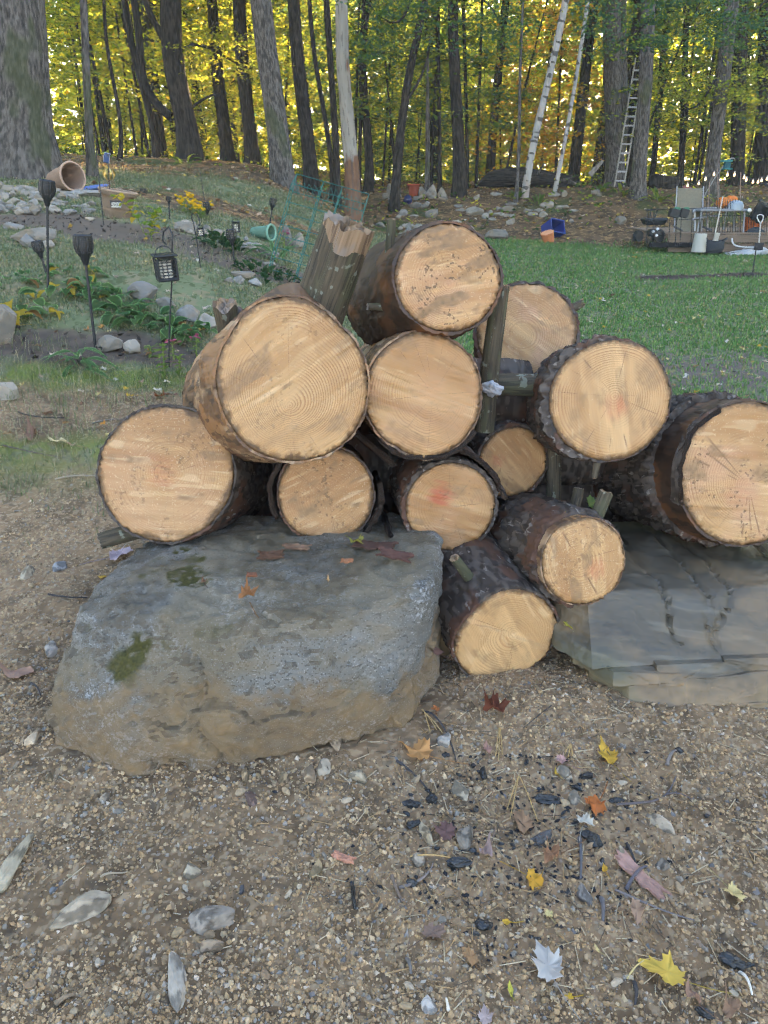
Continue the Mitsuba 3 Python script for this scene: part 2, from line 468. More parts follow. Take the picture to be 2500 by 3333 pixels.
def brown_col(p, n, uv):
    """smooth inner bark, dark red brown"""
    u, v = uv.x, uv.y
    col = MIX((0.032, 0.019, 0.013), (0.075, 0.046, 0.030), FB(u * 18, v * 6))
    col = MIX(col, (0.15, 0.066, 0.027), SS(0.58, 0.72, FB(u * 10 + 5, v * 5)) * 0.7)
    return MIX(col, (0.03, 0.022, 0.018), SS(0.58, 0.75, FB(u * 35, v * 12)) * 0.6)


def inner_bump(p, n, uv):
    return 0.009 * FB(uv.x * 60, uv.y * 14) + 0.003 * N(uv.x * 220, uv.y * 40)


def grey_col(p, n, uv):
    """weathered branch wood: grey fibres, algae"""
    u, v = uv.x, uv.y
    col = MIX((0.034, 0.028, 0.018), (0.115, 0.094, 0.064), FB(u * 190, v * 12))
    col = MIX(col, (0.075, 0.082, 0.045), SS(0.45, 0.65, FB(u * 14, v * 7, 2.0)) * 0.6)
    col = MIX(col, (0.030, 0.026, 0.022), SS(0.66, 0.80, N(u * 160, v * 12)) * 0.6)
    return MIX(col, (0.22, 0.245, 0.20), SS(0.70, 0.78, FB(u * 40 + 3, v * 36, 9.0)) * 0.6)


def grey_bump(p, n, uv):
    return 0.0018 * N(uv.x * 170, uv.y * 14) + 0.0012 * N(uv.x * 320, uv.y * 60)


scene['mat_bark'] = rough_bsdf(bark_col, 0.7, bark_bump, 0.45, 0.002)
scene['mat_inner'] = rough_bsdf(inner_col, 0.5, inner_bump, 0.4, 0.002)
scene['mat_brown'] = rough_bsdf(brown_col, 0.5, inner_bump, 0.4, 0.002)
def torn_col(p, n, uv):
    u, v = uv.x, uv.y
    col = MIX((0.13, 0.082, 0.046), (0.32, 0.225, 0.14), FB(u * 120, v * 7))
    col = MIX(col, (0.20, 0.18, 0.165), SS(0.5, 0.65, FB(u * 20 + 3, v * 9)) * 0.7)
    return MIX(col, (0.09, 0.06, 0.04), SS(0.64, 0.76, FB(u * 60, v * 6, 2.0)) * 0.8)


scene['mat_torn'] = rough_bsdf(torn_col, 0.8, grey_bump, 0.3, 0.002)
scene['mat_grey_wood'] = rough_bsdf(grey_col, 0.8, grey_bump, 0.3, 0.002)


# ---- stone
def granite(p, n, uv):
    x, y, z = p.x, p.y, p.z
    b = FB(x * 3.2, y * 3.2, z * 3.2)
    col = MIX((0.105, 0.10, 0.086), (0.205, 0.193, 0.168), SS(0.25, 0.75, b))
    patch = SS(0.42, 0.62, FB(x * 5 + 3, y * 5, z * 5))
    col = MIX(col, (0.46, 0.47, 0.48), SS(0.50, 0.72, FB(x * 110, y * 110, z * 110)) * patch * 0.5)
    col = MIX(col, (0.55, 0.56, 0.57), SS(0.74, 0.86, N(x * 300, y * 300, z * 300)) * 0.35)
    col = MIX(col, (0.045, 0.044, 0.04), SS(0.62, 0.8, N(x * 190 + 5, y * 190, z * 190)) * 0.6)
    col = MIX(col, (0.20, 0.155, 0.09), SS(0.46, 0.62, FB(x * 4 + 6, y * 4, z * 6)) * 0.55)
    # mud splashed on the lower face, with a ragged upper edge
    m = SS(-0.035, 0.035, 0.20 + 0.20 * (FB(x * 5.5, y * 5.5, 3.0) - 0.42) + 0.06 * (N(x * 60, y * 60, z * 60) - 0.5) - z)
    col = MIX(col, MIX((0.25, 0.165, 0.078), (0.15, 0.10, 0.052), FB(x * 30, y * 30, z * 30)), m * (0.45 + 0.5 * N(x * 28, y * 28, z * 28)))
    # earth lying on top and moss on the left shoulder
    t = SS(0.6, 0.8, n.z) * SS(0.38, 0.60, FB(x * 4 + 8, y * 4, 1.0) + 0.20 * SS(1.95, 2.2, y) - 0.25 * SS(-0.25, 0.1, x))
    col = MIX(col, MIX((0.105, 0.075, 0.04), (0.055, 0.042, 0.025), N(x * 70, y * 70)), t * (0.35 + 0.4 * N(x * 40, y * 40)))
    ms = SS(0.50, 0.60, FB(x * 7 + 1, y * 7, z * 4) + 0.06 - 0.8 * dr.sqrt(dr.square(x + 0.66) + dr.square((y - 2.22) * 0.7)))
    return MIX(col, MIX((0.038, 0.036, 0.008), (0.075, 0.068, 0.014), N(x * 160, y * 160, z * 160)), ms * SS(0.2, 0.5, N(x * 55, y * 55, z * 55)))


def granite_bump(p, n, uv):
    x, y, z = p.x, p.y, p.z
    return 0.018 * FB(x * 48, y * 48, z * 48) + 0.008 * N(x * 240, y * 240, z * 240)


def slate(p, n, uv):
    x, y, z = p.x, p.y, p.z
    k = z + 0.10 * x
    b = FB(x * 2.5, y * 2.5, k * 10)
    col = MIX((0.042, 0.036, 0.026), (0.098, 0.084, 0.062), b)
    col = MIX(col, (0.165, 0.15, 0.115), SS(0.55, 0.7, FB(x * 4, y * 4, k * 30)) * 0.5)
    col = MIX(col, (0.05, 0.05, 0.047), SS(0.58, 0.72, FB(x * 6 + 4, y * 6, k * 40)) * 0.6)
    col = MIX(col, (0.17, 0.12, 0.068), SS(0.48, 0.62, FB(x * 5 + 2, y * 5, z * 8)) * 0.6)
    m = SS(-0.03, 0.03, 0.085 + 0.24 * (FB(x * 4.5, y * 4.5, 5.0) - 0.42) - z)
    col = MIX(col, MIX((0.23, 0.155, 0.08), (0.14, 0.098, 0.055), N(x * 45, y * 45, z * 45)), m * (0.6 + 0.4 * N(x * 25, y * 25, z * 60)))
    return MIX(col, (0.085, 0.09, 0.045), SS(0.56, 0.7, FB(x * 3 + 9, y * 3, z * 3)) * 0.4)


def slate_bump(p, n, uv):
    x, y, z = p.x, p.y, p.z
    k = z + 0.10 * x
    return 0.005 * FB(x * 14, y * 14, k * 80) + 0.006 * FB(x * 60, y * 60, z * 60)


scene['mat_granite'] = rough_bsdf(granite, 0.72, granite_bump, 0.4)
scene['mat_slate'] = rough_bsdf(slate, 0.5, slate_bump, 0.5)


def stone_col(p, n, uv):
    """garden stones: uv.x carries a number of the stone"""
    s = uv.x
    a = FB(p.x * 14, p.y * 14, p.z * 14)
    base = MIX((0.25, 0.24, 0.225), (0.34, 0.295, 0.23), mikit.cell_rand(s * 7.0 + 0.5))
    base = base * (0.62 + 0.5 * mikit.cell_rand(s * 3.0 + 0.5, 4.0))
    col = MIX(base, (0.16, 0.15, 0.13), SS(0.45, 0.7, a) * 0.7)
    return MIX(col, (0.24, 0.17, 0.09), SS(0.55, 0.7, FB(p.x * 6 + s, p.y * 6, p.z * 6)) * 0.5)


scene['mat_stone'] = rough_bsdf(stone_col, 0.8, None, 0.3)


# ---- standing trees. uv in metres: around, along
def trunk_col(p, n, uv):
    u, v = uv.x, uv.y
    f = FB(u * 34 + 2 * N(u * 3, v * 1.2), v * 7)
    return MIX((0.018, 0.016, 0.013), (0.052, 0.044, 0.036), SS(0.2, 0.8, f)) * (0.7 + 0.6 * N(u * 60, v * 9))


def trunk_grey(p, n, uv):
    u, v = uv.x, uv.y
    f = FB(u * 42 + 2 * N(u * 3, v * 1.2), v * 11.0)
    col = MIX((0.048, 0.043, 0.038), (0.150, 0.135, 0.12), SS(0.15, 0.85, f)) * (0.75 + 0.5 * N(u * 60, v * 14))
    return MIX(col, (0.06, 0.075, 0.03), SS(0.58, 0.75, FB(u * 4, v * 1.5)) * 0.6)


def trunk_bump(p, n, uv):
    return 0.03 * FB(uv.x * 30 + 2 * N(uv.x * 3, uv.y * 1.2), uv.y * 4)


def birch_col(p, n, uv):
    u, v = uv.x, uv.y
    col = MIX((0.32, 0.305, 0.28), (0.46, 0.44, 0.405), FB(u * 6, v * 3))
    col = MIX(col, (0.42, 0.30, 0.22), SS(0.58, 0.75, FB(u * 5, v * 1.5)) * 0.5)
    return MIX(col, (0.05, 0.045, 0.04), SS(0.64, 0.72, N(u * 7, v * 16)) * 0.85)


def snag_col(p, n, uv):
    u, v = uv.x, uv.y
    col = MIX((0.22, 0.20, 0.17), (0.36, 0.33, 0.28), FB(u * 12, v * 1.4))
    red = SS(0.46, 0.56, FB(u * 3.5, v * 1.6) + 0.40 * (SS(23.2, 21.9, v) - 0.5))
    col = MIX(col, MIX((0.24, 0.125, 0.07), (0.10, 0.06, 0.04), FB(u * 20, v * 5)), red)
    return MIX(col, (0.09, 0.08, 0.07), SS(0.62, 0.75, FB(u * 20, v * 3)) * 0.5)


scene['mat_trunk'] = rough_bsdf(trunk_col, 0.9, trunk_bump, 0.2, 0.01)
scene['mat_trunk_grey'] = rough_bsdf(trunk_grey, 0.9, trunk_bump, 0.2, 0.01)
scene['mat_birch'] = rough_bsdf(birch_col, 0.7, None, 0.3)
scene['mat_snag'] = rough_bsdf(snag_col, 0.8, None, 0.3)


def board_col(p, n, uv):
    f = FB(uv.x * 60, uv.y * 4)
    return MIX((0.12, 0.085, 0.06), (0.23, 0.175, 0.13), f)


scene['mat_board'] = rough_bsdf(board_col, 0.8, None, 0.3)
# ------------------------------------------------------------------ the ground: one sheet to the horizon, finest where it is near
def axis_lines(a, b, step, lo, hi, grow):
    mid = np.arange(a, b + 1e-9, step)
    left, right, s = [a], [b], step
    while left[-1] > lo:
        s = min(s * grow, 60)
        left.append(left[-1] - s)
    s = step
    while right[-1] < hi:
        s = min(s * grow, 60)
        right.append(right[-1] + s)
    return np.concatenate([left[:0:-1], mid, right[1:]])


def micro(x, y):
    """small unevenness of the soil"""
    p = np.stack([x, y, 0 * x], -1)
    near = 1 - ss(4.5, 7.5, y)
    h = 0.030 * (meshkit.fbm(p * 3.1, 3, 3) - 0.5) + 0.018 * (meshkit.fbm(p * 13, 3, 5) - 0.5) + 0.022 * (meshkit.fbm(p * 38, 2, 8) - 0.5)
    # raked and driven lines at the front, clods between them
    tr = np.sin((x * 0.88 + y * 0.47) * 55 + 2 * meshkit.noise(p * 5, 4)) * ss(0.35, 0.75, x + 0.3 * meshkit.noise(p * 4, 9)) * ss(1.75, 1.3, y)
    tl = np.sin((x * 0.95 - y * 0.2) * 70 + 3 * meshkit.noise(p * 4, 14)) * ss(-0.05, -0.4, x) * ss(1.6, 1.25, y)
    h = h + 0.004 * tr + 0.003 * tl
    # earth heaped against the foot of the boulders
    heap = 0.035 * np.exp(-((y - 1.80 - 0.25 * ss(-0.2, 0.4, x)) / 0.22) ** 2) * ss(-1.3, -0.9, x)
    return near * (h + heap) + (1 - near) * 0.05 * (meshkit.fbm(p * 0.9, 3, 3) - 0.5)


gx = axis_lines(-1.5, 1.5, 0.016, -420, 420, 1.055)
gy = axis_lines(0.88, 2.4, 0.016, -60, 420, 1.034)
GX, GY = np.meshgrid(gx, gy, indexing='ij')
GZ = terrain(GX, GY) + micro(GX, GY)
from scipy.interpolate import RegularGridInterpolator
_gz = RegularGridInterpolator((gx, gy), GZ, bounds_error=False, fill_value=0.0)


def gz(x, y):
    return _gz(np.stack(np.broadcast_arrays(np.asarray(x, float), np.asarray(y, float)), -1))


i_, j_ = np.meshgrid(np.arange(len(gx) - 1), np.arange(len(gy) - 1), indexing='ij')
q_ = np.stack([i_ * len(gy) + j_, (i_ + 1) * len(gy) + j_, (i_ + 1) * len(gy) + j_ + 1, i_ * len(gy) + j_ + 1], -1).reshape(-1, 4)
structure('ground', 'bare gravelly soil in front running into mossy turf, lawn, and the leaf covered wood floor', (np.stack([GX, GY, GZ], -1).reshape(-1, 3), q_), 'mat_ground', smooth=True)


# ------------------------------------------------------------------ boulders
def hull_body(pts, edge, smooth_n):
    m = m3.Manifold.hull_points(np.array(pts, float)).refine_to_length(edge).to_mesh()
    t = trimesh.Trimesh(np.array(m.vert_properties[:, :3], float), np.array(m.tri_verts), process=True)
    trimesh.smoothing.filter_laplacian(t, 0.5, iterations=smooth_n)
    return t


lb = [at(130, 2500, 1.80) * [1, 1, 0] + [0, 0, -0.1], at(400, 2560, 1.68) * [1, 1, 0] + [0, 0, -0.1], at(720, 2540, 1.70) * [1, 1, 0] + [0, 0, -0.1], at(1010, 2460, 1.74) * [1, 1, 0] + [0, 0, -0.1],
      at(1330, 2400, 1.86) * [1, 1, 0] + [0, 0, -0.1], at(145, 2420, 1.80), at(165, 2240, 1.86), at(400, 2430, 1.68), at(760, 2420, 1.70), at(1310, 2330, 1.84), at(1000, 2330, 1.73),
      at(240, 1990, 2.06), at(470, 1995, 1.93), at(800, 2030, 1.86), at(1130, 2005, 1.88), at(1395, 1925, 2.0), at(1440, 1785, 2.30), at(330, 1870, 2.30), at(480, 1755, 2.62), at(700, 1740, 2.70),
      (0.18, 2.75, 0.36), (-0.8, 2.85, 0.30), (0.22, 2.7, -0.1), (-1.0, 2.75, -0.1), (0.2, 2.2, -0.1)]
bt = hull_body(lb, 0.0125, 14)
v, n = np.array(bt.vertices), np.array(bt.vertex_normals)
d = 0.034 * (meshkit.fbm(v * 2.6, 2, 2) - 0.5) + 0.026 * (meshkit.fbm(v * 13, 4, 7) - 0.5) + 0.016 * (meshkit.noise(v * 36, 9) - 0.5)
# hollows with sharp upper rims on the lower half, and the cleft running down the front
low = ss(0.30, 0.12, v[:, 2])
cell = meshkit.fbm(v * [7, 7, 9], 2, 21)
d -= 0.020 * low * ss(0.52, 0.545, cell)
d -= 0.007 * ss(0.60, 0.612, meshkit.fbm(v * [16, 16, 20], 2, 52))
cx = at(655, 2090, 1.87)[0] + (0.27 - v[:, 2]) * 0.22 + 0.02 * np.sin(v[:, 2] * 30)
front = ss(2.0, 1.85, v[:, 1])
d -= 0.022 * np.exp(-np.abs(v[:, 0] - cx) / 0.014) * front * ss(0.36, 0.28, v[:, 2]) - 0.010 * np.exp(-((v[:, 0] - cx + 0.05) / 0.045) ** 2) * front
dx = v[:, 0] - cx
d += 0.012 * ss(0.0, 0.05, dx) * ss(0.5, 0.1, dx) * front * ss(0.05, 0.2, v[:, 2])
v = v + n * d[:, None]
whole('boulder', 'big granite boulder under the left half of the pile, mossy on its left shoulder', 'boulder', (v, np.array(bt.faces)), 'mat_granite', smooth=30)

rng = np.random.default_rng(19)
slab = m3.Manifold()
zs = [-0.12, 0.055, 0.125, 0.158, 0.318]
for i in range(4):
    lo, hi = zs[i], zs[i + 1] + 0.004
    cuts = [[0.56, 1.30, 2.6], [0.68, 0.97, 1.62, 2.6], [0.60, 0.84, 1.05, 1.30, 1.55, 2.6], [0.57, 2.6]][i]
    for c0, c1 in zip(cuts[:-1], cuts[1:]):
        gap = 0.003
        back = rng.uniform(0, (0.02, 0.045, 0.05, 0.0)[i] + 1e-9)
        pts = []
        for x_, y0_ in ((c0 + gap, 0), (c1 - gap, 0)):
            x_ = x_ + rng.normal(0, 0.015)
            for z_ in (lo, hi):
                tilt = 0.075 * (x_ - 1.25) if i < 3 else (0.075 if z_ == lo else 0.015) * (x_ - 1.25)
                yf = 1.895 + 0.21 * max(z_, 0) / 0.31 + 0.12 * max(0, 0.80 - x_) + 0.06 * max(0, x_ - 1) + back + rng.normal(0, 0.008)
                zz_ = z_ + tilt + rng.normal(0, 0.006)
                pts += [(x_ + 0.10 * (z_ - lo) * (x_ < 0.75), yf + 0.13 * (x_ < 0.72), zz_), (x_ + 0.10, yf + 0.01, zz_ - 0.004), (x_, 2.85, zz_ - 0.04)]
                if i == 3 and z_ == hi:  # the worn upper edge
                    pts[-3] = (pts[-3][0], pts[-3][1] + 0.06, zz_ - 0.004)
                    pts[-2] = (pts[-2][0], pts[-2][1] + 0.05, zz_ - 0.002)
                    pts.append((x_ + 0.02, yf - 0.004 + 0.13 * (x_ < 0.72), zz_ - 0.045))
        slab = slab + m3.Manifold.hull_points(np.array(pts))
sm = slab.refine_to_length(0.0125).to_mesh()
v, f_ = np.array(sm.vert_properties[:, :3], float), np.array(sm.tri_verts)
n = trimesh.Trimesh(v, f_, process=False).vertex_normals
d = 0.014 * (meshkit.fbm(v * 6, 3, 3) - 0.5) + 0.014 * (meshkit.fbm(v * 26, 4, 13) - 0.5)
for cx0, sl in ((at(2195, 1960, 2.1)[0], 0.35), (at(2420, 1960, 2.1)[0], -0.45), (at(2330, 2000, 2.1)[0], 0.1)):
    d -= 0.022 * np.exp(-np.abs(v[:, 0] - cx0 - sl * (0.3 - v[:, 2]) - 0.05 * (meshkit.noise(v * 14, 6) - 0.5)) / 0.006) * ss(0.15, 0.2, v[:, 2])
v = v + n * d[:, None]
whole('boulder', 'layered grey slate boulder with broken ledges under the right half of the log pile', 'boulder', (v, f_), 'mat_slate', smooth=25)
r_ = rock(71, 4, (0.17, 0.14, 0.15), rough=0.08)
whole('rock', 'smaller grey green rock wedged in the gap between the two boulders', 'rock', move(r_, at(1500, 2150, 2.42) * [1, 1, 0] + [0, 0, 0.06]), 'mat_slate', smooth=40)


# ------------------------------------------------------------------ logs
LOG_AT = {}


def broken_stub(parent, base, tip, r0, r1, mat='mat_grey_wood', jag=0.35, seed=0, name='branch_stub', bend=0.0, n=26, top=True, splint=0.0):
    base, tip = np.asarray(base, float), np.asarray(tip, float)
    a, rr, ww = frame_from(tip - base)
    L = np.linalg.norm(tip - base)
    rng = np.random.default_rng(seed)
    s = np.linspace(0, 1, 14)
    ang = np.arange(n) * 2 * np.pi / n
    S, A = np.meshgrid(s, ang, indexing='ij')
    rad = r0 + (r1 - r0) * S
    pn = np.stack([np.cos(A) * 1.6, np.sin(A) * 1.6, S * L * 4], -1) + seed
    rad = rad * (1 + 0.12 * (meshkit.fbm(pn, 2, seed) - 0.5) + 0.05 * (meshkit.noise(np.stack([np.cos(A) * 7, np.sin(A) * 7, S * L * 3], -1) + seed, 3) - 0.5))
    j = jag * r1 * (0.5 * meshkit.noise(np.stack([np.cos(ang) * 2.5, np.sin(ang) * 2.5, 0 * ang], -1) + seed * 3, 4) + 0.5 * meshkit.noise(np.stack([np.cos(ang) * 8, np.sin(ang) * 8, 0 * ang], -1) + seed, 5) - 0.6) * 1.7
    H = S * L + ss(0.6, 1.0, S) * j[None]
    off = bend * np.sin(S * np.pi)
    v = base + H[..., None] * a + (rad * np.cos(A))[..., None] * rr + (rad * np.sin(A))[..., None] * ww + off[..., None] * rr
    nn = len(s)
    i, k = np.meshgrid(np.arange(nn - 1), np.arange(n), indexing='ij')
    q = np.stack([i * n + k, i * n + (k + 1) % n, (i + 1) * n + (k + 1) % n, (i + 1) * n + k], -1).reshape(-1, 4)
    uv = np.stack([A * r0, S * L + seed], -1).reshape(-1, 2)
    key = part(parent, name, (v.reshape(-1, 3), q), mat, uv=uv, smooth=True) if parent else None
    # splintered end
    end = v[-1]
    if splint and parent:  # bare torn wood running down from the break
        fl_ = np.clip(ss(-0.1, 0.9, np.cos(ang + 0.7)) * (0.7 + 0.6 * meshkit.noise(np.stack([ang * 2.6, 0 * ang, 0 * ang], -1), 4)), 0, 1)
        q0 = np.clip(1 - splint * fl_[None] * np.linspace(1, 0, 8)[:, None], 0, 1) * (nn_ := len(s) - 1)
        lo = np.floor(np.minimum(q0, nn_ - 1e-6)).astype(int)
        fr_ = (q0 - lo)[..., None]
        col_ = np.arange(n)[None].repeat(8, 0)
        sv = v[lo, col_] * (1 - fr_) + v[lo + 1, col_] * fr_
        cen = base + a * ((sv - base) @ a)[..., None]
        sv = cen + (sv - cen) * (1.0 + 0.015 * ss(0.02, 0.3, fl_))[None, :, None]
        i, k = np.meshgrid(np.arange(7), np.arange(n), indexing='ij')
        qs = np.stack([i * n + k, i * n + (k + 1) % n, (i + 1) * n + (k + 1) % n, (i + 1) * n + k], -1).reshape(-1, 4)
        part(key, 'torn_wood', (sv.reshape(-1, 3), qs), 'mat_torn', uv=np.stack([A[:8] * r0, (sv - base) @ a], -1).reshape(-1, 2), smooth=True)
    rings = [end]
    for f in (0.7, 0.35, 0.0):
        c = end.mean(0) + (end - end.mean(0)) * f
        rings.append(c + a * (jag * r1 * (rng.uniform(-0.9, 0.5, n) if f else np.full(n, -0.3)))[:, None])
    e = np.array(rings)
    i, k = np.meshgrid(np.arange(3), np.arange(n), indexing='ij')
    q2 = np.stack([i * n + k, i * n + (k + 1) % n, (i + 1) * n + (k + 1) % n, (i + 1) * n + k], -1).reshape(-1, 4)
    body = (v.reshape(-1, 3), q, uv)
    cap = (e.reshape(-1, 3), q2, e.reshape(-1, 3)[:, :2])
    if parent and top:
        part(key, 'splintered_end', cap[:2], 'mat_torn', uv=cap[2])
    return body, cap


def make_log(idx, label, px, py, y, rpx, yaw, pitch, L, covers, prof=(), grow=0.0, step=None, lump=None, taper_seed=0):
    """covers: (part name, material, from, to, thickness, raggedness): what clothes the wood from the sawn face backwards"""
    c = at(px, py, y)
    tdep = np.linalg.norm(c - EYE) / np.linalg.norm(ray(px, py))
    R = rpx * tdep / 2500.0
    ya, pi_ = math.radians(yaw), math.radians(pitch)
    a = np.array([math.sin(ya) * math.cos(pi_), math.cos(ya) * math.cos(pi_), math.sin(pi_)])
    a, r, w = frame_from(a)
    key = thing('log', label, 'log', 'sawn logs of the pile')
    n = 168
    ang = np.arange(n) * 2 * np.pi / n
    circ = np.stack([np.cos(ang), np.sin(ang), 0 * ang], -1)
    o = 1 + 0.05 * (meshkit.fbm(circ * 1.3 + idx * 11.1, 2, idx) - 0.5) * 2 * 0.6 + 0.02 * (meshkit.fbm(circ * 6 + idx, 2, idx + 40) - 0.5)
    if prof:
        o = o + np.interp(np.degrees(ang), [x for x, _ in prof], [f for _, f in prof], period=360)
    fine = meshkit.noise(circ * 26 + idx, idx + 9) - 0.5
    rows, uvs = [], []
    for q in (0.0, 0.1, 0.2, 0.3, 0.4, 0.5, 0.6, 0.7, 0.8, 0.87, 0.93, 0.97, 1.0):
        p = q * o[:, None] * R * (np.cos(ang)[:, None] * r + np.sin(ang)[:, None] * w)
        z = 0.006 * (meshkit.fbm(np.stack([q * np.cos(ang) * 2, q * np.sin(ang) * 2, 0 * ang + idx], -1), 2, 3) - 0.5)
        if q > 0.9:
            z = z + (q - 0.9) * 0.09 + (q - 0.9) * 0.10 * fine * 2
        if step:
            side = q * np.cos(ang) * math.cos(step[0]) + q * np.sin(ang) * math.sin(step[0]) - step[1]
            z = z + step[2] * ss(-0.015, 0.015, side)
        rows.append(c + p + a * np.asarray(z)[:, None])
        uvs.append(np.stack([4 * idx + q * np.cos(ang), q * np.sin(ang)], -1))
    for s in (0.015, 0.03, 0.06, min(L * 0.5, 0.3)):
        rows.append(c + (o[:, None] * R * 0.995) * (np.cos(ang)[:, None] * r + np.sin(ang)[:, None] * w) + a * (s + 0.012 * (s < 0.02) + 0.0 * fine)[:, None] if False else
                    c + (o[:, None] * R * 0.995) * (np.cos(ang)[:, None] * r + np.sin(ang)[:, None] * w) + a * (s + 0.012))
        uvs.append(np.stack([4 * idx + np.cos(ang), np.sin(ang)], -1))
    vv = np.array(rows)
    m = len(rows)
    i, k = np.meshgrid(np.arange(m - 1), np.arange(n), indexing='ij')
    qf = np.stack([i * n + k, (i + 1) * n + k, (i + 1) * n + (k + 1) % n, i * n + (k + 1) % n], -1).reshape(-1, 4)
    part(key, 'sawn_face', (vv.reshape(-1, 3), qf), 'mat_wood_face', uv=np.array(uvs).reshape(-1, 2), smooth=True)
    for name, mat, s0, s1, th, rag, *more in covers:
        ms = max(8, int((s1 - s0) / (0.0135 if th > 0.008 else 0.02)))
        start = s0 + 0.006 + rag * (meshkit.fbm(circ * 2.4 + idx * 3 + s0 * 7, 4, idx + 60) - 0.28) + 0.25 * rag * (meshkit.noise(circ * 30 + idx, idx + 61) - 0.5)
        start = np.maximum(start, s0 + 0.004) if s0 else np.maximum(start, 0.009)
        t = np.concatenate([[0, 0], np.linspace(0, 1, ms) ** 1.2])
        S = start[None] + t[:, None] * (s1 - start)[None]
        A = np.broadcast_to(ang, S.shape)
        q3 = np.stack([np.cos(A), np.sin(A), S / R], -1)
        rad = R * o[None] * (1 + grow * S / L) * (1 + 0.05 * (meshkit.fbm(q3 * 1.3 + idx * 5, 2, idx + 3) - 0.5) * ss(0.0, 0.2, S))
        pl = meshkit.noise(np.stack([np.cos(A) * R * 44, np.sin(A) * R * 44, S * 24], -1) + idx, 5)
        pl2 = meshkit.fbm(np.stack([np.cos(A) * R * 80, np.sin(A) * R * 80, S * 42], -1) + idx, 2, 6)
        pl3 = meshkit.noise(np.stack([np.cos(A) * R * 170, np.sin(A) * R * 170, S * 90], -1) + idx, 15)
        th_ = th * (0.60 + 0.45 * ss(0.30, 0.60, pl) + 1.0 * (pl2 - 0.5) + 0.5 * (pl3 - 0.5))
        if more:
            th_ = th_ * (more[0][1] + (1 - more[0][1]) * ss(-0.3, 0.8, np.cos(A - math.radians(more[0][0]))))
        th_[0] = 0.0 if th < 0.02 else -0.002
        th_[-1] = -0.3 * R
        rad = rad + th_
        if lump:
            for la, ls, lw, lh in lump:
                da = np.abs((A - la + np.pi) % (2 * np.pi) - np.pi) * R
                rad = rad + lh * np.exp(-(da ** 2 + (S - ls) ** 2) / lw ** 2) * ss(0.0, 0.09, S)
        vb = c + (rad * np.cos(A))[..., None] * r + (rad * np.sin(A))[..., None] * w + S[..., None] * a
        mm = len(t)
        i, k = np.meshgrid(np.arange(mm - 1), np.arange(n), indexing='ij')
        qb = np.stack([i * n + k, (i + 1) * n + k, (i + 1) * n + (k + 1) % n, i * n + (k + 1) % n], -1).reshape(-1, 4)
        # the seam of the uv lies underneath
        uvb = np.stack([((A + np.pi / 2) % (2 * np.pi)) * R + idx * 3.0, S + idx + 1.5 * (th - th_)], -1).reshape(-1, 2)
        vb = vb.reshape(-1, 3)
        fb = np.vstack([qb[:, [0, 1, 2]], qb[:, [0, 2, 3]]])
        if s1 >= L - 1e-6:
            kk = len(vb)
            vb = np.vstack([vb, [c + a * s1]])
            e = (mm - 1) * n
            jj = np.arange(n)
            fb = np.vstack([fb, np.stack([np.full(n, kk), e + (jj + 1) % n, e + jj], 1)])
            uvb = np.vstack([uvb, [[0, 0]]])
        part(key, name, (vb, fb), mat, uv=uvb, smooth=True)
    LOG_AT[key] = (c, a, r, w, R, o)
    return key


def bark_flap(key, t0, t1, s0, s1, gap, th=0.012, seed=0, curl=0.0, mat='mat_bark'):
    """a loose curved sheet of bark standing off the log between two angles (degrees)"""
    c, a, r, w, R, o = LOG_AT[key]
    na, ns = 26, 22
    A, S = np.meshgrid(np.radians(np.linspace(t0, t1, na)), np.linspace(0, 1, ns), indexing='ij')
    fr = (A - A.min()) / (A.max() - A.min() + 1e-9)
    jag = 0.5 * (meshkit.fbm(np.stack([A * 6, S * 0 + seed, S * 0], -1), 3, seed) - 0.5)
    Sx = s0 + (s1 - s0) * S + 0.10 * jag * (1 - S) + 0.08 * jag * S
    A = A + 0.10 * (meshkit.fbm(np.stack([S * 5, S * 0 + seed + 7, fr * 0], -1), 3, seed) - 0.5) * (2 * fr - 1)
    g = gap + curl * (2 * np.abs(fr - 0.5)) ** 2 + 0.02 * (meshkit.fbm(np.stack([A * 3, S * 3, A * 0 + seed], -1), 3, seed) - 0.5)
    rough = 0.010 * meshkit.fbm(np.stack([A * R * 60, Sx * 40, A * 0], -1) + seed, 3, seed)

    def sheet(d):
        rad = R + g + d
        return c + (rad * np.cos(A))[..., None] * r + (rad * np.sin(A))[..., None] * w + Sx[..., None] * a
    v = np.concatenate([sheet(th + rough).reshape(-1, 3), sheet(0).reshape(-1, 3)])
    i, k = np.meshgrid(np.arange(na - 1), np.arange(ns - 1), indexing='ij')
    q = np.stack([i * ns + k, (i + 1) * ns + k, (i + 1) * ns + k + 1, i * ns + k + 1], -1).reshape(-1, 4)
    nn = na * ns
    edge = np.concatenate([np.arange(ns - 1), np.arange(na - 1) * ns + ns - 1, (nn - 1) - np.arange(ns - 1), (np.arange(na - 1)[::-1] + 1) * ns])
    nxt = np.roll(edge, -1)
    f = np.vstack([q, q[:, ::-1] + nn, np.stack([edge, edge + nn, nxt + nn, nxt], 1)])
    uv = np.stack([A * R, Sx], -1).reshape(-1, 2)
    part(key, 'loose_bark', (v, f), mat, uv=np.vstack([uv, uv + 5]), smooth=True)


def stub_on(key, ang, s, length, r0, r1, lean=(0, 0), **k):
    """a branch stub growing out of the side of a log: angle in degrees, distance behind the face, lean along the log and sideways"""
    c, a, r, w, R, o = LOG_AT[key]
    t = math.radians(ang)
    out = math.cos(t) * r + math.sin(t) * w
    tan = -math.sin(t) * r + math.cos(t) * w
    d = out + lean[0] * a + lean[1] * tan
    d /= np.linalg.norm(d)
    b = c + a * s + out * (R * 0.9)
    return broken_stub(key, b, b + d * (length + R * 0.1), r0, r1, **k)


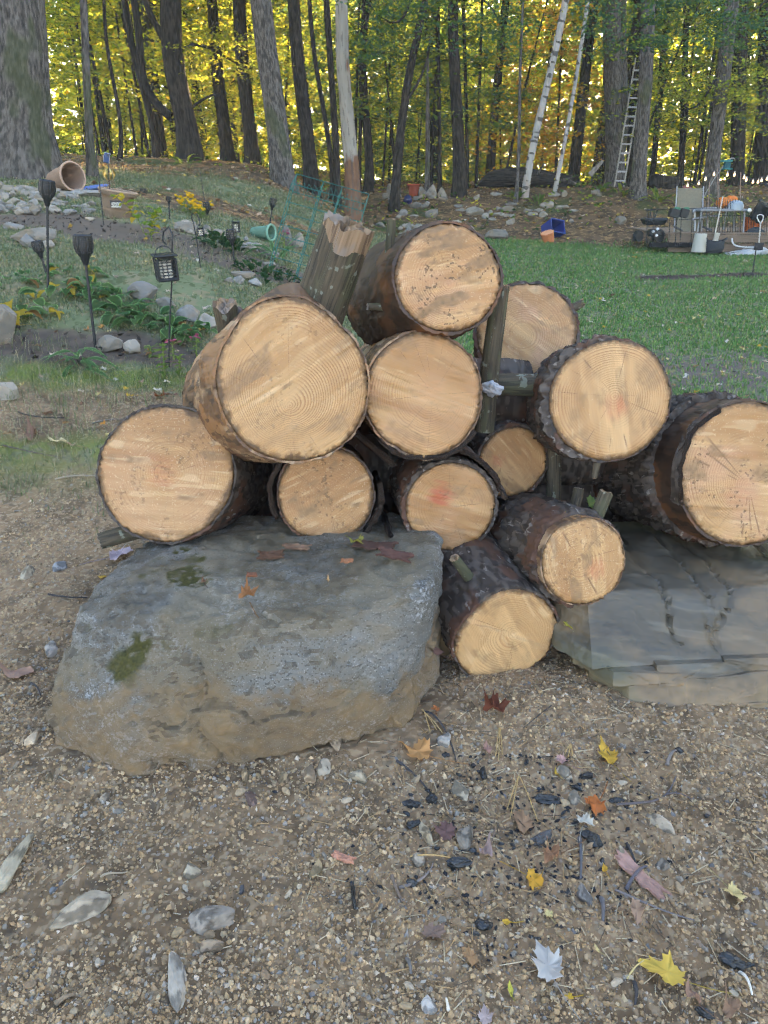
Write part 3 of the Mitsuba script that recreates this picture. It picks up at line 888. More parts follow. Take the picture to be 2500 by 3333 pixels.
BARK = ('bark', 'mat_bark')
L1 = make_log(0, 'big log at the left end of the pile resting on the mossy boulder, reddish heart', 540, 1542, 2.56, 226, 4, -21, 1.0, [(*BARK, 0, 1.0, 0.010, 0.015)],
              prof=((0, 0.0), (40, -0.02), (90, -0.035), (140, -0.03), (180, 0.03), (225, -0.01), (270, -0.04), (315, -0.02)))
L2 = make_log(1, 'largest log in the upper left of the pile, with a thick broken branch on top', 958, 1240, 2.32, 258, -22, -17, 0.85,
              [('stripped_side', 'mat_inner', 0, 0.85, 0.008, 0.012)], prof=((0, 0.02), (45, -0.03), (80, 0.05), (100, 0.05), (140, -0.045), (180, -0.02), (230, 0.0), (270, 0.0), (310, 0.02)),
              lump=((math.radians(68), 0.19, 0.11, 0.085), (math.radians(150), 0.18, 0.08, 0.03)))
broken_stub(L2, at(1030, 1040, 2.60), at(1138, 722, 2.56), 0.086, 0.082, seed=3, jag=0.38, n=48, splint=0.26)
broken_stub(L2, at(760, 1150, 2.58), at(731, 988, 2.50), 0.038, 0.039, seed=5, jag=0.5)
broken_stub(L2, at(840, 1080, 2.62), at(770, 1015, 2.66), 0.024, 0.022, seed=6, jag=0.4, mat='mat_brown')
L3 = make_log(2, 'log right of the largest one, with a curved crack along its right rim', 1385, 1288, 2.46, 194, -6, -10, 0.95,
              [('bark', 'mat_inner', 0, 0.95, 0.008, 0.02)], prof=((0, -0.03), (60, 0.0), (90, 0.07), (150, 0.03), (200, 0.03), (240, -0.01), (270, 0.08), (320, 0.0)))
bark_flap(L3, 222, 325, 0.0, 0.35, 0.004, 0.010, 3)
L4 = make_log(3, 'topmost log of the pile, with dark mould specks on its lower right', 1460, 905, 2.50, 176, -13, -13, 0.6, [('bark', 'mat_brown', 0, 0.6, 0.010, 0.010)],
              prof=((0, 0.04), (45, -0.01), (90, -0.03), (140, -0.02), (180, 0.03), (220, -0.02), (270, -0.04), (320, -0.01)), grow=0.30)
broken_stub(L4, at(1258, 960, 2.66), at(1275, 712, 2.64), 0.017, 0.0145, seed=8, jag=0.5)
broken_stub(L4, at(1283, 900, 2.60), at(1332, 752, 2.60), 0.026, 0.009, seed=9, jag=0.8, mat='mat_bark')
broken_stub(L4, at(1260, 1000, 2.62), at(1196, 998, 2.60), 0.014, 0.011, seed=10, jag=0.5)
L5 = make_log(4, 'pale pinkish log at the back of the pile, in front of the lawn', 1715, 1080, 3.10, 160, 8, -24, 0.9, [(*BARK, 0, 0.9, 0.012, 0.015)], prof=((90, 0.0), (180, 0.02)))
stub_on(L5, 32, 0.05, 0.06, 0.02, 0.016, seed=11, jag=1.2)
L6 = make_log(5, 'yellowish log at the upper right with thick rough bark and a pink heart', 1990, 1300, 2.48, 194, 4, -16, 0.9, [(*BARK, 0, 0.9, 0.030, 0.020, (172, 0.16))],
              prof=((0, -0.02), (60, 0.0), (90, -0.02), (180, 0.02), (215, 0.03), (270, 0.02), (315, -0.02)))
stub_on(L6, 262, 0.03, 0.07, 0.013, 0.009, seed=12, jag=0.6)
broken_stub(L6, at(1860, 1255, 2.74), at(1585, 1252, 2.78), 0.042, 0.040, seed=13, jag=0.4)
broken_stub(L6, at(2110, 1290, 2.74), at(2212, 1425, 2.68), 0.020, 0.019, seed=14, jag=0.4)
L7 = make_log(6, 'thick log at the right edge of the picture, cut off by the frame', 2428, 1540, 2.44, 232, -7, -15, 1.0,
              [('inner_bark', 'mat_brown', 0, 0.30, 0.009, 0.004), ('bark', 'mat_bark', 0.16, 1.0, 0.030, 0.06)],
              prof=((0, 0.0), (90, 0.0), (150, -0.02), (180, -0.03), (210, -0.03), (250, 0.02), (300, 0.03)))
bark_flap(L7, 116, 204, -0.003, 0.05, -0.012, 0.010, 16)
stub_on(L7, 293, 0.10, 0.30, 0.042, 0.036, seed=15, jag=0.4, lean=(-0.30, 0.35))
L8 = make_log(7, 'small log low on the left between sheets of loose bark, fringed with sawdust', 1062, 1608, 2.54, 157, -4, -14, 0.9, [('bark', 'mat_brown', 0, 0.9, 0.008, 0.012)],
              prof=((0, -0.02), (45, -0.03), (90, 0.0), (180, 0.0), (270, 0.03)))
bark_flap(L8, 128, 205, -0.01, 0.4, 0.016, 0.012, 21)
bark_flap(L8, 298, 372, -0.01, 0.4, 0.016, 0.012, 22)
bark_flap(L8, 20, 74, 0.03, 0.42, 0.050, 0.014, 23, 0.03)
L9 = make_log(8, 'small log low in the middle with a bright red stain on its face', 1467, 1650, 2.50, 148, -5, -9, 0.9, [(*BARK, 0, 0.9, 0.014, 0.012)], prof=((0, 0.0), (90, -0.02), (180, 0.0)))
bark_flap(L9, 8, 78, 0.0, 0.4, 0.022, 0.012, 25, 0.01)
bark_flap(L9, 200, 262, 0.0, 0.35, 0.045, 0.012, 26, 0.02)
L10 = make_log(9, 'smallest log face, set back behind the red stained log', 1668, 1505, 2.78, 114, -12, -8, 0.7, [(*BARK, 0, 0.7, 0.012, 0.012)], prof=((45, 0.04), (225, 0.04), (135, -0.04)))
L11 = make_log(10, 'bark covered log low on the right whose bark has split around the face', 1902, 1830, 2.20, 142, -10, -14, 0.55, [('bark_rim', 'mat_inner', 0, 0.2, 0.004, 0.006), ('bark', 'mat_bark', 0.035, 0.55, 0.019, 0.035)],
               prof=((0, 0.0), (90, 0.05), (180, 0.0), (270, 0.03)))
broken_stub(L11, at(1935, 1700, 2.34), at(1975, 1600, 2.36), 0.022, 0.023, seed=31, jag=0.4)
broken_stub(L11, at(1868, 1665, 2.55), at(1885, 1590, 2.58), 0.020, 0.019, seed=32, jag=0.4)
L12 = make_log(11, 'lowest front log, wedged between the boulders, a step sawn across its pale face', 1652, 2076, 2.16, 168, -13, 2, 0.75, [('bark', 'mat_bark', 0, 0.75, 0.010, 0.02)],
               prof=((0, 0.08), (45, 0.02), (90, 0.03), (140, -0.02), (180, 0.07), (225, 0.05), (270, 0.08), (315, 0.02)), step=(math.radians(62), 0.06, 0.010))
broken_stub(L12, at(1560, 1925, 2.30), at(1478, 1815, 2.26), 0.021, 0.017, seed=34, jag=0.5)
broken_stub(L12, at(1800, 1945, 2.28), at(1795, 1890, 2.28), 0.012, 0.006, seed=35, jag=0.6)


def branch(label, b, t, r0, r1, mat, seed, **k):
    key = thing('branch', label, 'branch')
    body, cap = broken_stub(None, b, t, r0, r1, mat, seed=seed, **k)
    part(key, 'stem', body[:2], mat, uv=body[2], smooth=True)
    part(key, 'splintered_end', cap[:2], 'mat_torn', uv=cap[2])
    return key


branch('upright grey branch spotted with lichen between the topmost log and the pale back log', at(1575, 1400, 2.74), at(1632, 930, 2.72), 0.036, 0.030, 'mat_grey_wood', 41, jag=0.5, bend=0.01)
branch('dark upright branch in the shadow left of the low right log', at(1802, 1760, 2.84), at(1802, 1395, 2.84), 0.030, 0.028, 'mat_grey_wood', 42)
branch('grey broken branch sticking out on the ground under the left log', at(470, 1720, 2.60), at(325, 1762, 2.55), 0.032, 0.030, 'mat_grey_wood', 43, jag=0.3)

# logs further down in the heap, seen only as dark bark in the gaps
for j, (x_, y_, z_, r_) in enumerate(((-0.32, 3.25, 0.20, 0.20), (0.22, 3.35, 0.22, 0.20), (0.85, 3.25, 0.22, 0.21), (0.45, 3.4, 0.42, 0.18), (1.25, 3.4, 0.20, 0.20), (0.12, 3.0, 0.74, 0.15), (0.0, 3.05, 0.46, 0.14), (0.80, 3.05, 0.48, 0.13))):
    k_ = thing('log', ('dark bark covered log deep in the shadow at the back of the heap'), 'log', 'logs hidden deep in the heap')
    tb = tube(curve([(x_ - 0.45, y_, z_), (x_, y_ + 0.03, z_ + 0.01), (x_ + 0.45, y_ + 0.05, z_)], 12), r_, 40, wob=0.05, seed=j)
    part(k_, 'bark', tb, 'mat_bark', uv=np.stack([tb[0][:, 0] * 1.0, tb[0][:, 2]], -1), smooth=True)
# ------------------------------------------------------------------ leaves
YELLOW, GOLD, LIME, GREEN, DEEP, ORANGE, OLIVE, TEAL = ((0.66, 0.62, 0.07), (0.62, 0.42, 0.04), (0.40, 0.48, 0.06), (0.15, 0.24, 0.05), (0.05, 0.09, 0.03), (0.64, 0.30, 0.04), (0.27, 0.27, 0.05), (0.09, 0.18, 0.09))


def leaf_cards(c, size, rng, tilt=0.5, aspect=0.72):
    """many separate leaves: a four cornered blade with a slight fold at each point of c"""
    n = len(c)
    up = np.stack([rng.normal(0, tilt, n), rng.normal(0, tilt, n), np.ones(n)], -1)
    up /= np.linalg.norm(up, axis=1, keepdims=True)
    th = rng.uniform(0, 2 * np.pi, n)
    d = np.stack([np.cos(th), np.sin(th), np.zeros(n)], -1)
    e1 = d - up * (d * up).sum(1, keepdims=True)
    e1 /= np.linalg.norm(e1, axis=1, keepdims=True)
    e2 = np.cross(up, e1)
    s = (np.asarray(size) * rng.uniform(0.6, 1.25, n))[:, None]
    v = np.stack([c - e1 * s * 0.5, c + e2 * s * 0.5 * aspect - up * s * 0.08 + e1 * s * 0.05, c + e1 * s * 0.5 - up * s * 0.1, c - e2 * s * 0.5 * aspect - up * s * 0.08 + e1 * s * 0.05], 1).reshape(-1, 3)
    f = (np.arange(n)[:, None, None] * 4 + np.array([[0, 2, 1], [0, 3, 2]])[None]).reshape(-1, 3)
    return v, f


def leaf_cols(n, pal, rng, spread=0.25):
    """a colour for each leaf from a palette [(colour, weight), ...]"""
    w = np.array([x[1] for x in pal], float)
    k = rng.choice(len(pal), n, p=w / w.sum())
    c = np.array([x[0] for x in pal])[k] * rng.uniform(1 - spread, 1 + spread, (n, 1))
    return np.repeat(c, 4, axis=0)


def sprays(centres, radius, per, rng, flatness=0.14):
    """leaf positions in flat, slightly drooping sprays, as maples and beeches hold them"""
    c = np.repeat(centres, per, axis=0)
    rad = np.repeat(np.broadcast_to(radius, (len(centres),)), per)
    th, q = rng.uniform(0, 2 * np.pi, len(c)), np.sqrt(rng.uniform(0, 1, len(c)))
    x, y = q * np.cos(th) * rad, q * np.sin(th) * rad
    return c + np.stack([x, y, rng.normal(0, flatness, len(c)) * rad - 0.22 * q * q * rad], -1)


# ------------------------------------------------------------------ standing trees, drawn from their lines in the photo at the distance they stand
def trunk_mesh(pts, rad, n, flare=0.55, seed=0, wob=0.10):
    P = curve(pts, 26)
    s = np.linspace(0, 1, 26)
    r = np.interp(s, np.linspace(0, 1, len(rad)), rad)
    h = P[:, 2] - P[0, 2]
    r = r * (1 + flare * np.exp(-np.maximum(h - 0.25, 0) / 0.35))
    v, f = tube(P, r, n, False, wob, seed)
    A = np.tile(np.arange(n) / n * 2 * np.pi, 26)
    S = np.repeat(np.concatenate([[0], np.cumsum(np.linalg.norm(np.diff(P, axis=0), axis=1))]), n)
    ra = np.repeat(r, n)
    rng = np.random.default_rng(seed)
    lob = np.sin(A * 5 + rng.uniform(0, 6)) * 0.16 + np.sin(A * 3 + rng.uniform(0, 6)) * 0.12
    c = np.repeat(P, n, axis=0)
    v = c + (v - c) * (1 + flare * 1.2 * lob * np.exp(-np.maximum(np.repeat(h, n) - 0.25, 0) / 0.45))[:, None]
    return (v, f), np.stack([np.abs(A - np.pi) * ra.mean() + seed, S + seed * 1.7], -1)


def tree(name, label, line, wpx, y=None, mat='mat_trunk', top=15.0, crown=None, flare=0.55, limbs=(), cat='tree', group=None, n=18, seed=0):
    """line: photo points from the foot upwards; wpx: widths in photo pixels at foot and at the last point"""
    g = ground_at(*line[0]) if y is None else at(*line[0], y)
    y = g[1]
    base = at(*line[0], y)
    base[2] = terrain(base[0], y)
    pts = [base - [0, 0, 0.35]] + [at(px, py, y) for px, py in line[1:]]
    d = pts[-1] - pts[-2]
    d = d / max(d[2], 0.2)
    far = max(top - pts[-1][2], 1.0)
    pts.append(pts[-1] + d * far * 0.5 * [0.7, 1, 1])
    pts.append(pts[-1] + d * far * 0.5 * [0.4, 1, 1])
    dep = y / ray(*line[0])[1]
    r0, r1 = wpx[0] * dep / 5000, wpx[1] * dep / 5000
    key = thing(name, label, cat, group)
    k = len(line)
    rad = list(np.linspace(r0, r1, k)) + [r1 * 0.75, r1 * 0.4]
    m, uv = trunk_mesh(pts, rad, n, flare, seed)
    part(key, 'trunk', m, mat, uv=uv, smooth=True)
    for li, (ll, w0, w1) in enumerate(limbs):
        lp = [at(px, py, y - 0.05) for px, py in ll]
        if ll[-1][1] <= 5:
            lp.append(lp[-1] + (lp[-1] - lp[-2]) / np.linalg.norm(lp[-1] - lp[-2]) * 3)
        P = curve(lp, 20)
        m = tube(P, np.linspace(w0, w1, 20) * dep / 5000, 9, False, 0.08, li)
        part(key, 'limb', m, mat, uv=np.stack([m[0][:, 0] * 2, m[0][:, 2]], -1), smooth=True)
    if crown:
        z0, z1, cr, cnt, pal, size = crown
        rng = np.random.default_rng(seed + 500)
        c = pts[-2]
        nb = max(cnt // 55, 6)
        th, q = rng.uniform(0, 2 * np.pi, nb), np.sqrt(rng.uniform(0, 1, nb))
        zz = rng.uniform(z0, z1, nb)
        prof = np.sqrt(np.clip(1 - ((zz - (z0 + z1) / 2) / ((z1 - z0) / 2)) ** 2, 0.12, 1))
        cen = np.stack([pts[-2][0] + q * np.cos(th) * cr * prof, y + q * np.sin(th) * cr * prof, zz], -1)
        lv = sprays(cen, rng.uniform(0.9, 1.5, nb), 55, rng)
        part(key, 'crown', leaf_cards(lv, size, rng), 'mat_leaf', color=leaf_cols(len(lv), pal, rng))
    return key


CG = [(GREEN, 3), (LIME, 2), (OLIVE, 1), (DEEP, 2)]
CY = [(LIME, 3), (YELLOW, 2), (GREEN, 2)]
CR = lambda pal=CG, cnt=1900, z0=8.5, z1=19, r=4.2: (z0, z1, r, cnt, pal, 0.42)  # noqa: E731
tree('tree', 'huge grey trunked tree at the left edge with moss on its flaring foot', [(40, 560), (60, 330), (52, 130), (45, 0)], (205, 118), 14.5, 'mat_trunk_grey', 16, CR(), flare=0.75, n=36, seed=1,
     limbs=[([(-20, 540), (-10, 300), (-60, 100), (-110, 0)], 170, 100)])
tree('tree', 'slender straight grey tree just right of the tipped flowerpot', [(296, 557), (288, 380), (278, 150), (272, 0)], (27, 17), 15.5, 'mat_trunk_grey', 11, CR(CY, 500, 7, 12, 2.0), seed=2)
tree('tree', 'very thin dark tree with a kinked stem behind the ball topped flowerpot', [(370, 500), (366, 250), (345, 120), (338, 0)], (13, 9), 21, top=10, crown=CR(CY, 500, 8, 12, 2.0), seed=3)
tree('tree', 'thin dark leaning tree forked in two, left of the dark maple', [(502, 510), (470, 300), (430, 150), (405, 0)], (23, 18), 25, top=14, crown=CR(CY, 1200), seed=4)
tree('tree', 'dark double stemmed maple with a big curved limb sweeping up on its left', [(612, 540), (590, 330), (562, 180), (556, 0)], (68, 56), 23, top=17, crown=CR(CY, 2000), n=24, seed=5,
     limbs=[([(556, 380), (515, 345), (470, 270), (455, 150), (436, 0)], 28, 15), ([(545, 150), (515, 95), (490, 45), (470, 0)], 20, 13), ([(620, 355), (665, 322), (720, 300)], 10, 4)])
tree('tree', 'dark trunk half hidden in yellow leaves between the maple and the broad brown trunk', [(822, 555), (805, 350), (785, 150), (778, 0)], (44, 36), 28, top=15, crown=CR(CY, 1800), seed=6)
tree('tree', 'dim trunk deep in the yellow leaves just right of the double stemmed maple', [(745, 540), (722, 350), (700, 150), (690, 0)], (46, 26), 31, top=14, crown=CR(CY, 1600), seed=7)
tree('tree', 'broad straight brown trunk left of the green wire cage', [(925, 608), (900, 400), (872, 200), (848, 0)], (70, 54), 21.5, 'mat_trunk_grey', 18, CR(CG, 2000), n=28, seed=8)
tree('tree', 'dark brown trunk right behind the broad one, curving slightly at its foot', [(1012, 572), (992, 380), (968, 180), (955, 0)], (46, 30), 24, top=16, crown=CR(CG, 1600), seed=9)
tree('tree', 'thin dark tree standing left of a twin stem, above the wire cage', [(1076, 585), (1052, 350), (1020, 150), (1007, 0)], (16, 12), 25, top=12, crown=CR(CG, 900), seed=10)
tree('tree', 'thin mottled dark tree close to the pale bare trunk', [(1096, 592), (1086, 350), (1072, 150), (1062, 0)], (22, 18), 24, top=12, crown=CR(CG, 1000), seed=11)
tree('tree', 'pale dead tree without bark above, red brown rot patch around its foot', [(1143, 592), (1132, 400), (1116, 200), (1112, 0)], (52, 38), 22.5, 'mat_snag', 9, None, n=24, seed=12)
tree('tree', 'dark slim trunk right of the pale dead tree', [(1192, 570), (1188, 350), (1180, 150), (1196, 0)], (28, 22), 27, top=15, crown=CR(CG, 1400), seed=13)
tree('tree', 'dark trunk leaning to the right near the middle of the wood edge', [(1280, 603), (1308, 400), (1340, 200), (1385, 0)], (30, 20), 24, top=13, crown=CR(CG, 1400), seed=14,
     limbs=[([(1320, 330), (1352, 285), (1385, 210), (1400, 120)], 10, 5)])
tree('tree', 'short grey snapped stem right of the leaning trunk', [(1388, 590), (1392, 430), (1392, 330)], (17, 14), 26, 'mat_trunk_grey', 5.5, None, seed=15)
tree('tree', 'thin dark stem beside the snapped grey one', [(1433, 578), (1430, 380), (1427, 200), (1425, 0)], (13, 10), 27, top=13, crown=CR(CG, 900), seed=16)
tree('tree', 'straight dark trunk in the middle, left of the fallen log', [(1495, 582), (1488, 380), (1478, 200), (1474, 0)], (42, 22), 26, top=17, crown=CR(CG, 1800), n=22, seed=17)
tree('tree', 'thin dark stem just right of the straight middle trunk', [(1522, 560), (1518, 350), (1512, 150), (1508, 0)], (12, 10), 29, top=12, crown=CR(CG, 900), seed=18)
tree('tree', 'thin grey sapling in front of the fallen log', [(1680, 616), (1690, 420), (1694, 205), (1700, 60)], (12, 9), 24.5, 'mat_trunk_grey', 8, CR([(ORANGE, 2), (YELLOW, 2)], 500, 7, 10, 1.6), seed=19)
tree('birch', 'thicker white birch leaning to the right', [(1706, 640), (1752, 400), (1806, 170), (1842, 0)], (24, 20), 25, 'mat_birch', 13, CR(CY, 1100, 9, 15, 3), flare=0.25, seed=20)
tree('birch', 'thinner white birch leaning to the right, beside the thicker one', [(1800, 625), (1845, 425), (1884, 200), (1914, 0)], (14, 11), 25.5, 'mat_birch', 12, CR(CY, 900, 9, 14, 2.5), flare=0.2, seed=21)
tree('tree', 'tall twin grey trunk behind the foot of the ladder', [(2006, 580), (2000, 400), (1995, 200), (1990, 0)], (58, 54), 29, 'mat_trunk_grey', 19, CR(CG, 2000), n=24, seed=22,
     limbs=[([(2020, 500), (2030, 300), (2024, 150), (2024, 0)], 30, 26)])
tree('tree', 'dark trunk directly behind the ladder', [(2060, 585), (2064, 380), (2072, 180), (2084, 0)], (40, 36), 30, top=18, crown=CR(CG, 1800), n=20, seed=23)
tree('tree', 'grey trunk with flaring foot just right of the ladder', [(2080, 645), (2090, 420), (2106, 180), (2112, 0)], (46, 34), 24.4, 'mat_trunk_grey', 17, CR(CG, 1800), n=24, seed=24)
tree('tree', 'grey trunk behind the strung lights, leaning slightly to the right', [(2312, 632), (2335, 400), (2362, 190), (2384, 0)], (44, 38), 25, 'mat_trunk_grey', 17, CR(CG, 1800), n=24, seed=25)
tree('tree', 'broad dark trunk near the right edge behind the bird feeder', [(2402, 580), (2405, 350), (2408, 150), (2412, 0)], (44, 40), 31, top=17, crown=CR(CG, 1800), seed=26)
tree('tree', 'dark trunk at the right edge of the picture', [(2480, 590), (2484, 350), (2488, 150), (2492, 0)], (40, 34), 33, top=17, crown=CR(CG, 1800), seed=27)
tree('tree', 'dark thin trunk between the ladder and the strung lights', [(2222, 560), (2226, 350), (2232, 150), (2236, 0)], (20, 15), 31, top=15, crown=CR(CY, 1200), seed=28)

# low boughs of the near trees, their leaves hanging into the top of the picture
BOUGH = []
for key_, px0, px1, py0, py1, yb_, nb_, pal_ in (('green', 1180, 1480, -20, 190, 22.0, 26, [(GREEN, 3), (TEAL, 4), (LIME, 1)]), ('green', 1560, 1680, -20, 140, 23.0, 12, [(GREEN, 3), (TEAL, 3), (LIME, 1)]), ('blue', 1900, 2330, -20, 170, 21.5, 40, [(GREEN, 3), (TEAL, 5), (LIME, 1)]),
                                                   ('gold', 2150, 2500, 190, 330, 25.0, 28, [(LIME, 3), (OLIVE, 3), (YELLOW, 2)]), ('teal', 2330, 2500, -20, 150, 22.0, 16, [(GREEN, 3), (TEAL, 5)]), ('lime', 560, 880, 90, 250, 23.5, 24, [(OLIVE, 4), (LIME, 2), (YELLOW, 1)])):
    rb_ = np.random.default_rng(len(BOUGH) + 900)
    cen = np.array([at(rb_.uniform(px0, px1), rb_.uniform(py0, py1), yb_ + rb_.uniform(-0.8, 0.8)) for _ in range(nb_)])
    lv = sprays(cen, rb_.uniform(0.35, 0.75, nb_), 60, rb_, 0.10)
    BOUGH.append((cen, leaf_cards(lv, 0.105, rb_, 0.5), leaf_cols(len(lv), pal_, rb_, 0.35)))


def bough(tree_key, j, root):
    cen, m, c = BOUGH[j]
    part(tree_key, 'bough', tube(curve([root, (root + cen.mean(0)) / 2 + [0, 0, 0.3], cen.mean(0), cen[0]], 10), np.linspace(0.05, 0.012, 10), 6, False), 'mat_trunk', uv=np.zeros((60, 2)) + [[1, 2]], smooth=True)
    part(tree_key, 'low_crown', m, 'mat_leaf', color=c)


for tk, j, root in (('tree_013', 0, at(1384, 0, 24)), ('tree_016', 1, at(1474, 0, 26)), ('tree_021', 2, at(2112, 0, 24.4)), ('tree_022', 3, at(2340, 300, 25)), ('tree_023', 4, at(2412, 0, 31)), ('tree_004', 5, at(570, 200, 23))):
    bough(tk, j, root)

# trees of the same wood beside and above the picture: their shade lies over the whole yard
rng = np.random.default_rng(77)
for k in range(58):
    x_ = rng.uniform(-26, 48)
    y_ = rng.uniform(27, 50)
    if abs(x_) < 0.62 * y_ * 0.9:
        y_ = rng.uniform(34, 50)
    key = thing('tree', 'dark tree trunk standing in the depth of the wood', 'tree', 'trunks in the depth of the wood')
    gz0 = float(terrain(x_, y_))
    le = rng.normal(0, 0.5, 2)
    pts = [(x_, y_, gz0 - 0.3), (x_ + le[0] * 0.3, y_, gz0 + 4), (x_ + le[0], y_ + le[1], gz0 + 9), (x_ + le[0] * 1.5, y_ + le[1], gz0 + 15)]
    r0 = rng.uniform(0.09, 0.26)
    m, uv = trunk_mesh(pts, [r0, r0 * 0.85, r0 * 0.7, r0 * 0.3], 12, 0.4, k + 100)
    part(key, 'trunk', m, 'mat_trunk', uv=uv, smooth=True)
    nb = 34
    th, q = rng.uniform(0, 2 * np.pi, nb), np.sqrt(rng.uniform(0, 1, nb))
    zz = rng.uniform(9.5 if y_ > 32 else 8, 20, nb)
    cen = np.stack([pts[2][0] + q * np.cos(th) * 4.6, y_ + q * np.sin(th) * 4.6, zz], -1)
    lv = sprays(cen, rng.uniform(1.0, 1.7, nb), 50, rng)
    part(key, 'crown', leaf_cards(lv, 0.46, rng), 'mat_leaf', color=leaf_cols(len(lv), CG if k % 2 else CY, rng))

# trees along both sides of the yard
for k, (x_, y_) in enumerate(((-13, 2), (-15, 7), (-12, -4), (-17, 12), (-16, -9), (-20, 4), (-14, 17), (-22, 10), (14, 1), (16, 6), (13.5, -5), (18, 11), (17, -10), (21, 3), (16, 16), (22, 9))):
    key = thing('tree', 'tall leafy tree standing at the side of the yard', 'tree', 'trees along the sides of the yard')
    g0 = float(terrain(x_, y_))
    m, uv = trunk_mesh([(x_, y_, g0 - 0.3), (x_ + 0.2, y_, g0 + 5), (x_, y_ + 0.3, g0 + 14)], [0.24, 0.2, 0.08], 12, 0.4, k + 300)
    part(key, 'trunk', m, 'mat_trunk', uv=uv, smooth=True)
    nb = 44
    th, q = rng.uniform(0, 2 * np.pi, nb), np.sqrt(rng.uniform(0, 1, nb))
    cen = np.stack([x_ + q * np.cos(th) * 4.0, y_ + q * np.sin(th) * 4.0, g0 + rng.uniform(2.5, 15, nb)], -1)
    lv = sprays(cen, rng.uniform(1.0, 1.7, nb), 50, rng)
    part(key, 'crown', leaf_cards(lv, 0.46, rng), 'mat_leaf', color=leaf_cols(len(lv), CG, rng))

# understorey saplings, lit from behind
SAPS = []
for k in range(120):
    y_ = 27.5 + 27 * (k / 120.0) + rng.uniform(-0.6, 0.6)
    x_ = rng.uniform(-0.60, 0.62) * y_
    SAPS.append((x_, y_))
for k, (x_, y_) in enumerate(SAPS):
    px = 1250 + 2500 * x_ / (y_ * 0.96)
    if px < 250:
        pal, lab, grp = [(YELLOW, 5), (LIME, 4), (GREEN, 1.5)], 'slim yellow and lime leaved sapling in the left part of the wood', 'yellow saplings on the left'
    elif px < 1000:
        pal, lab, grp = [(YELLOW, 5), (LIME, 4), (GREEN, 1.2), (GOLD, 0.5)], 'slim yellow and lime leaved sapling in the left part of the wood', 'yellow saplings on the left'
    elif px < 1600:
        pal, lab, grp = [(LIME, 2), (OLIVE, 2), (GREEN, 3), (TEAL, 2), (YELLOW, 1)], 'slim green and olive leaved sapling in the middle of the wood', 'green saplings in the middle'
    elif px < 1930:
        pal, lab, grp = ([(ORANGE, 3), (GOLD, 3), (YELLOW, 2)], 'orange and gold leaved sapling behind the birches', 'orange saplings behind the birches') if k % 2 else ([(GREEN, 3), (LIME, 2), (OLIVE, 2)], 'green leaved sapling behind the birches', 'green saplings behind the birches')
    else:
        pal, lab, grp = [(OLIVE, 3), (LIME, 3), (YELLOW, 2), (GREEN, 3), (TEAL, 1)], 'olive and yellow leaved sapling in the right part of the wood', 'mixed saplings on the right'
    key = thing('sapling', lab, 'tree', grp)
    g0 = float(terrain(x_, y_))
    hgt = rng.uniform(5.5, 9.5) * (1 + 0.012 * (y_ - 28))
    le = rng.normal(0, 0.6, 2)
    pts = [(x_, y_, g0 - 0.2), (x_ + le[0] * 0.3, y_, g0 + hgt * 0.35), (x_ + le[0], y_ + le[1], g0 + hgt)]
    r0 = rng.uniform(0.025, 0.07)
    m = tube(curve(pts, 10), np.linspace(r0, r0 * 0.35, 10), 6, False)
    part(key, 'trunk', m, 'mat_trunk', uv=np.stack([m[0][:, 0] * 3, m[0][:, 2]], -1), smooth=True)
    nb = 30
    low = 0.06 if y_ > 31 else 0.28
    zz = g0 + hgt * rng.uniform(low, 1.0, nb)
    th, q = rng.uniform(0, 2 * np.pi, nb), np.sqrt(rng.uniform(0.02, 1, nb)) * 2.3
    cen = np.stack([x_ + le[0] * (zz - g0) / hgt + q * np.cos(th), y_ + q * np.sin(th), zz], -1)
    bm = [tube(np.array([[x_ + le[0] * (c[2] - g0) / hgt, y_, c[2] - 0.25], c]), [0.012, 0.006], 3, False) for c in cen[::2]]
    bm = join(bm)
    part(key, 'branches', bm, 'mat_trunk', uv=bm[0][:, :2], kind='stuff')
    lv = sprays(cen, rng.uniform(0.6, 1.35, nb), 72, rng, 0.065)
    part(key, 'crown', leaf_cards(lv, 0.155 + 0.0015 * (y_ - 28), rng, 0.4), 'mat_leaf', color=leaf_cols(len(lv), pal, rng, 0.35))

# the far side of the wood
nw = 130000
wx, wy = rng.uniform(-62, 66, nw), rng.uniform(56, 84, nw)
clump = meshkit.fbm(np.stack([wx * 0.22, wy * 0.22, 0 * wx], -1), 3, 5)
gapm = np.exp(-((wx * 70 / wy - 6.0) / 5.5) ** 2)
wtop = 21 - 8.5 * gapm + 9 * (clump - 0.5)
wz = terrain(wx, wy) + rng.uniform(0, 1, nw) ** 0.9 * np.maximum(wtop, 2)
wl = np.stack([wx, wy, wz], -1) + rng.normal(0, 0.25, (nw, 3))
keep = meshkit.fbm(wl * 0.5, 2, 9) > 0.36 - 0.3 * ss(9, 4, wl[:, 2])
wl = wl[keep]
wpal = leaf_cols(len(wl), [(YELLOW, 4), (LIME, 4), (GREEN, 2), (GOLD, 0.5)], rng, 0.35)
whole('woods', 'yellow and green mass of leaves on the far side of the wood', 'woods', leaf_cards(wl, 0.72, rng, 0.8), 'mat_leaf', color=wpal, kind='stuff')

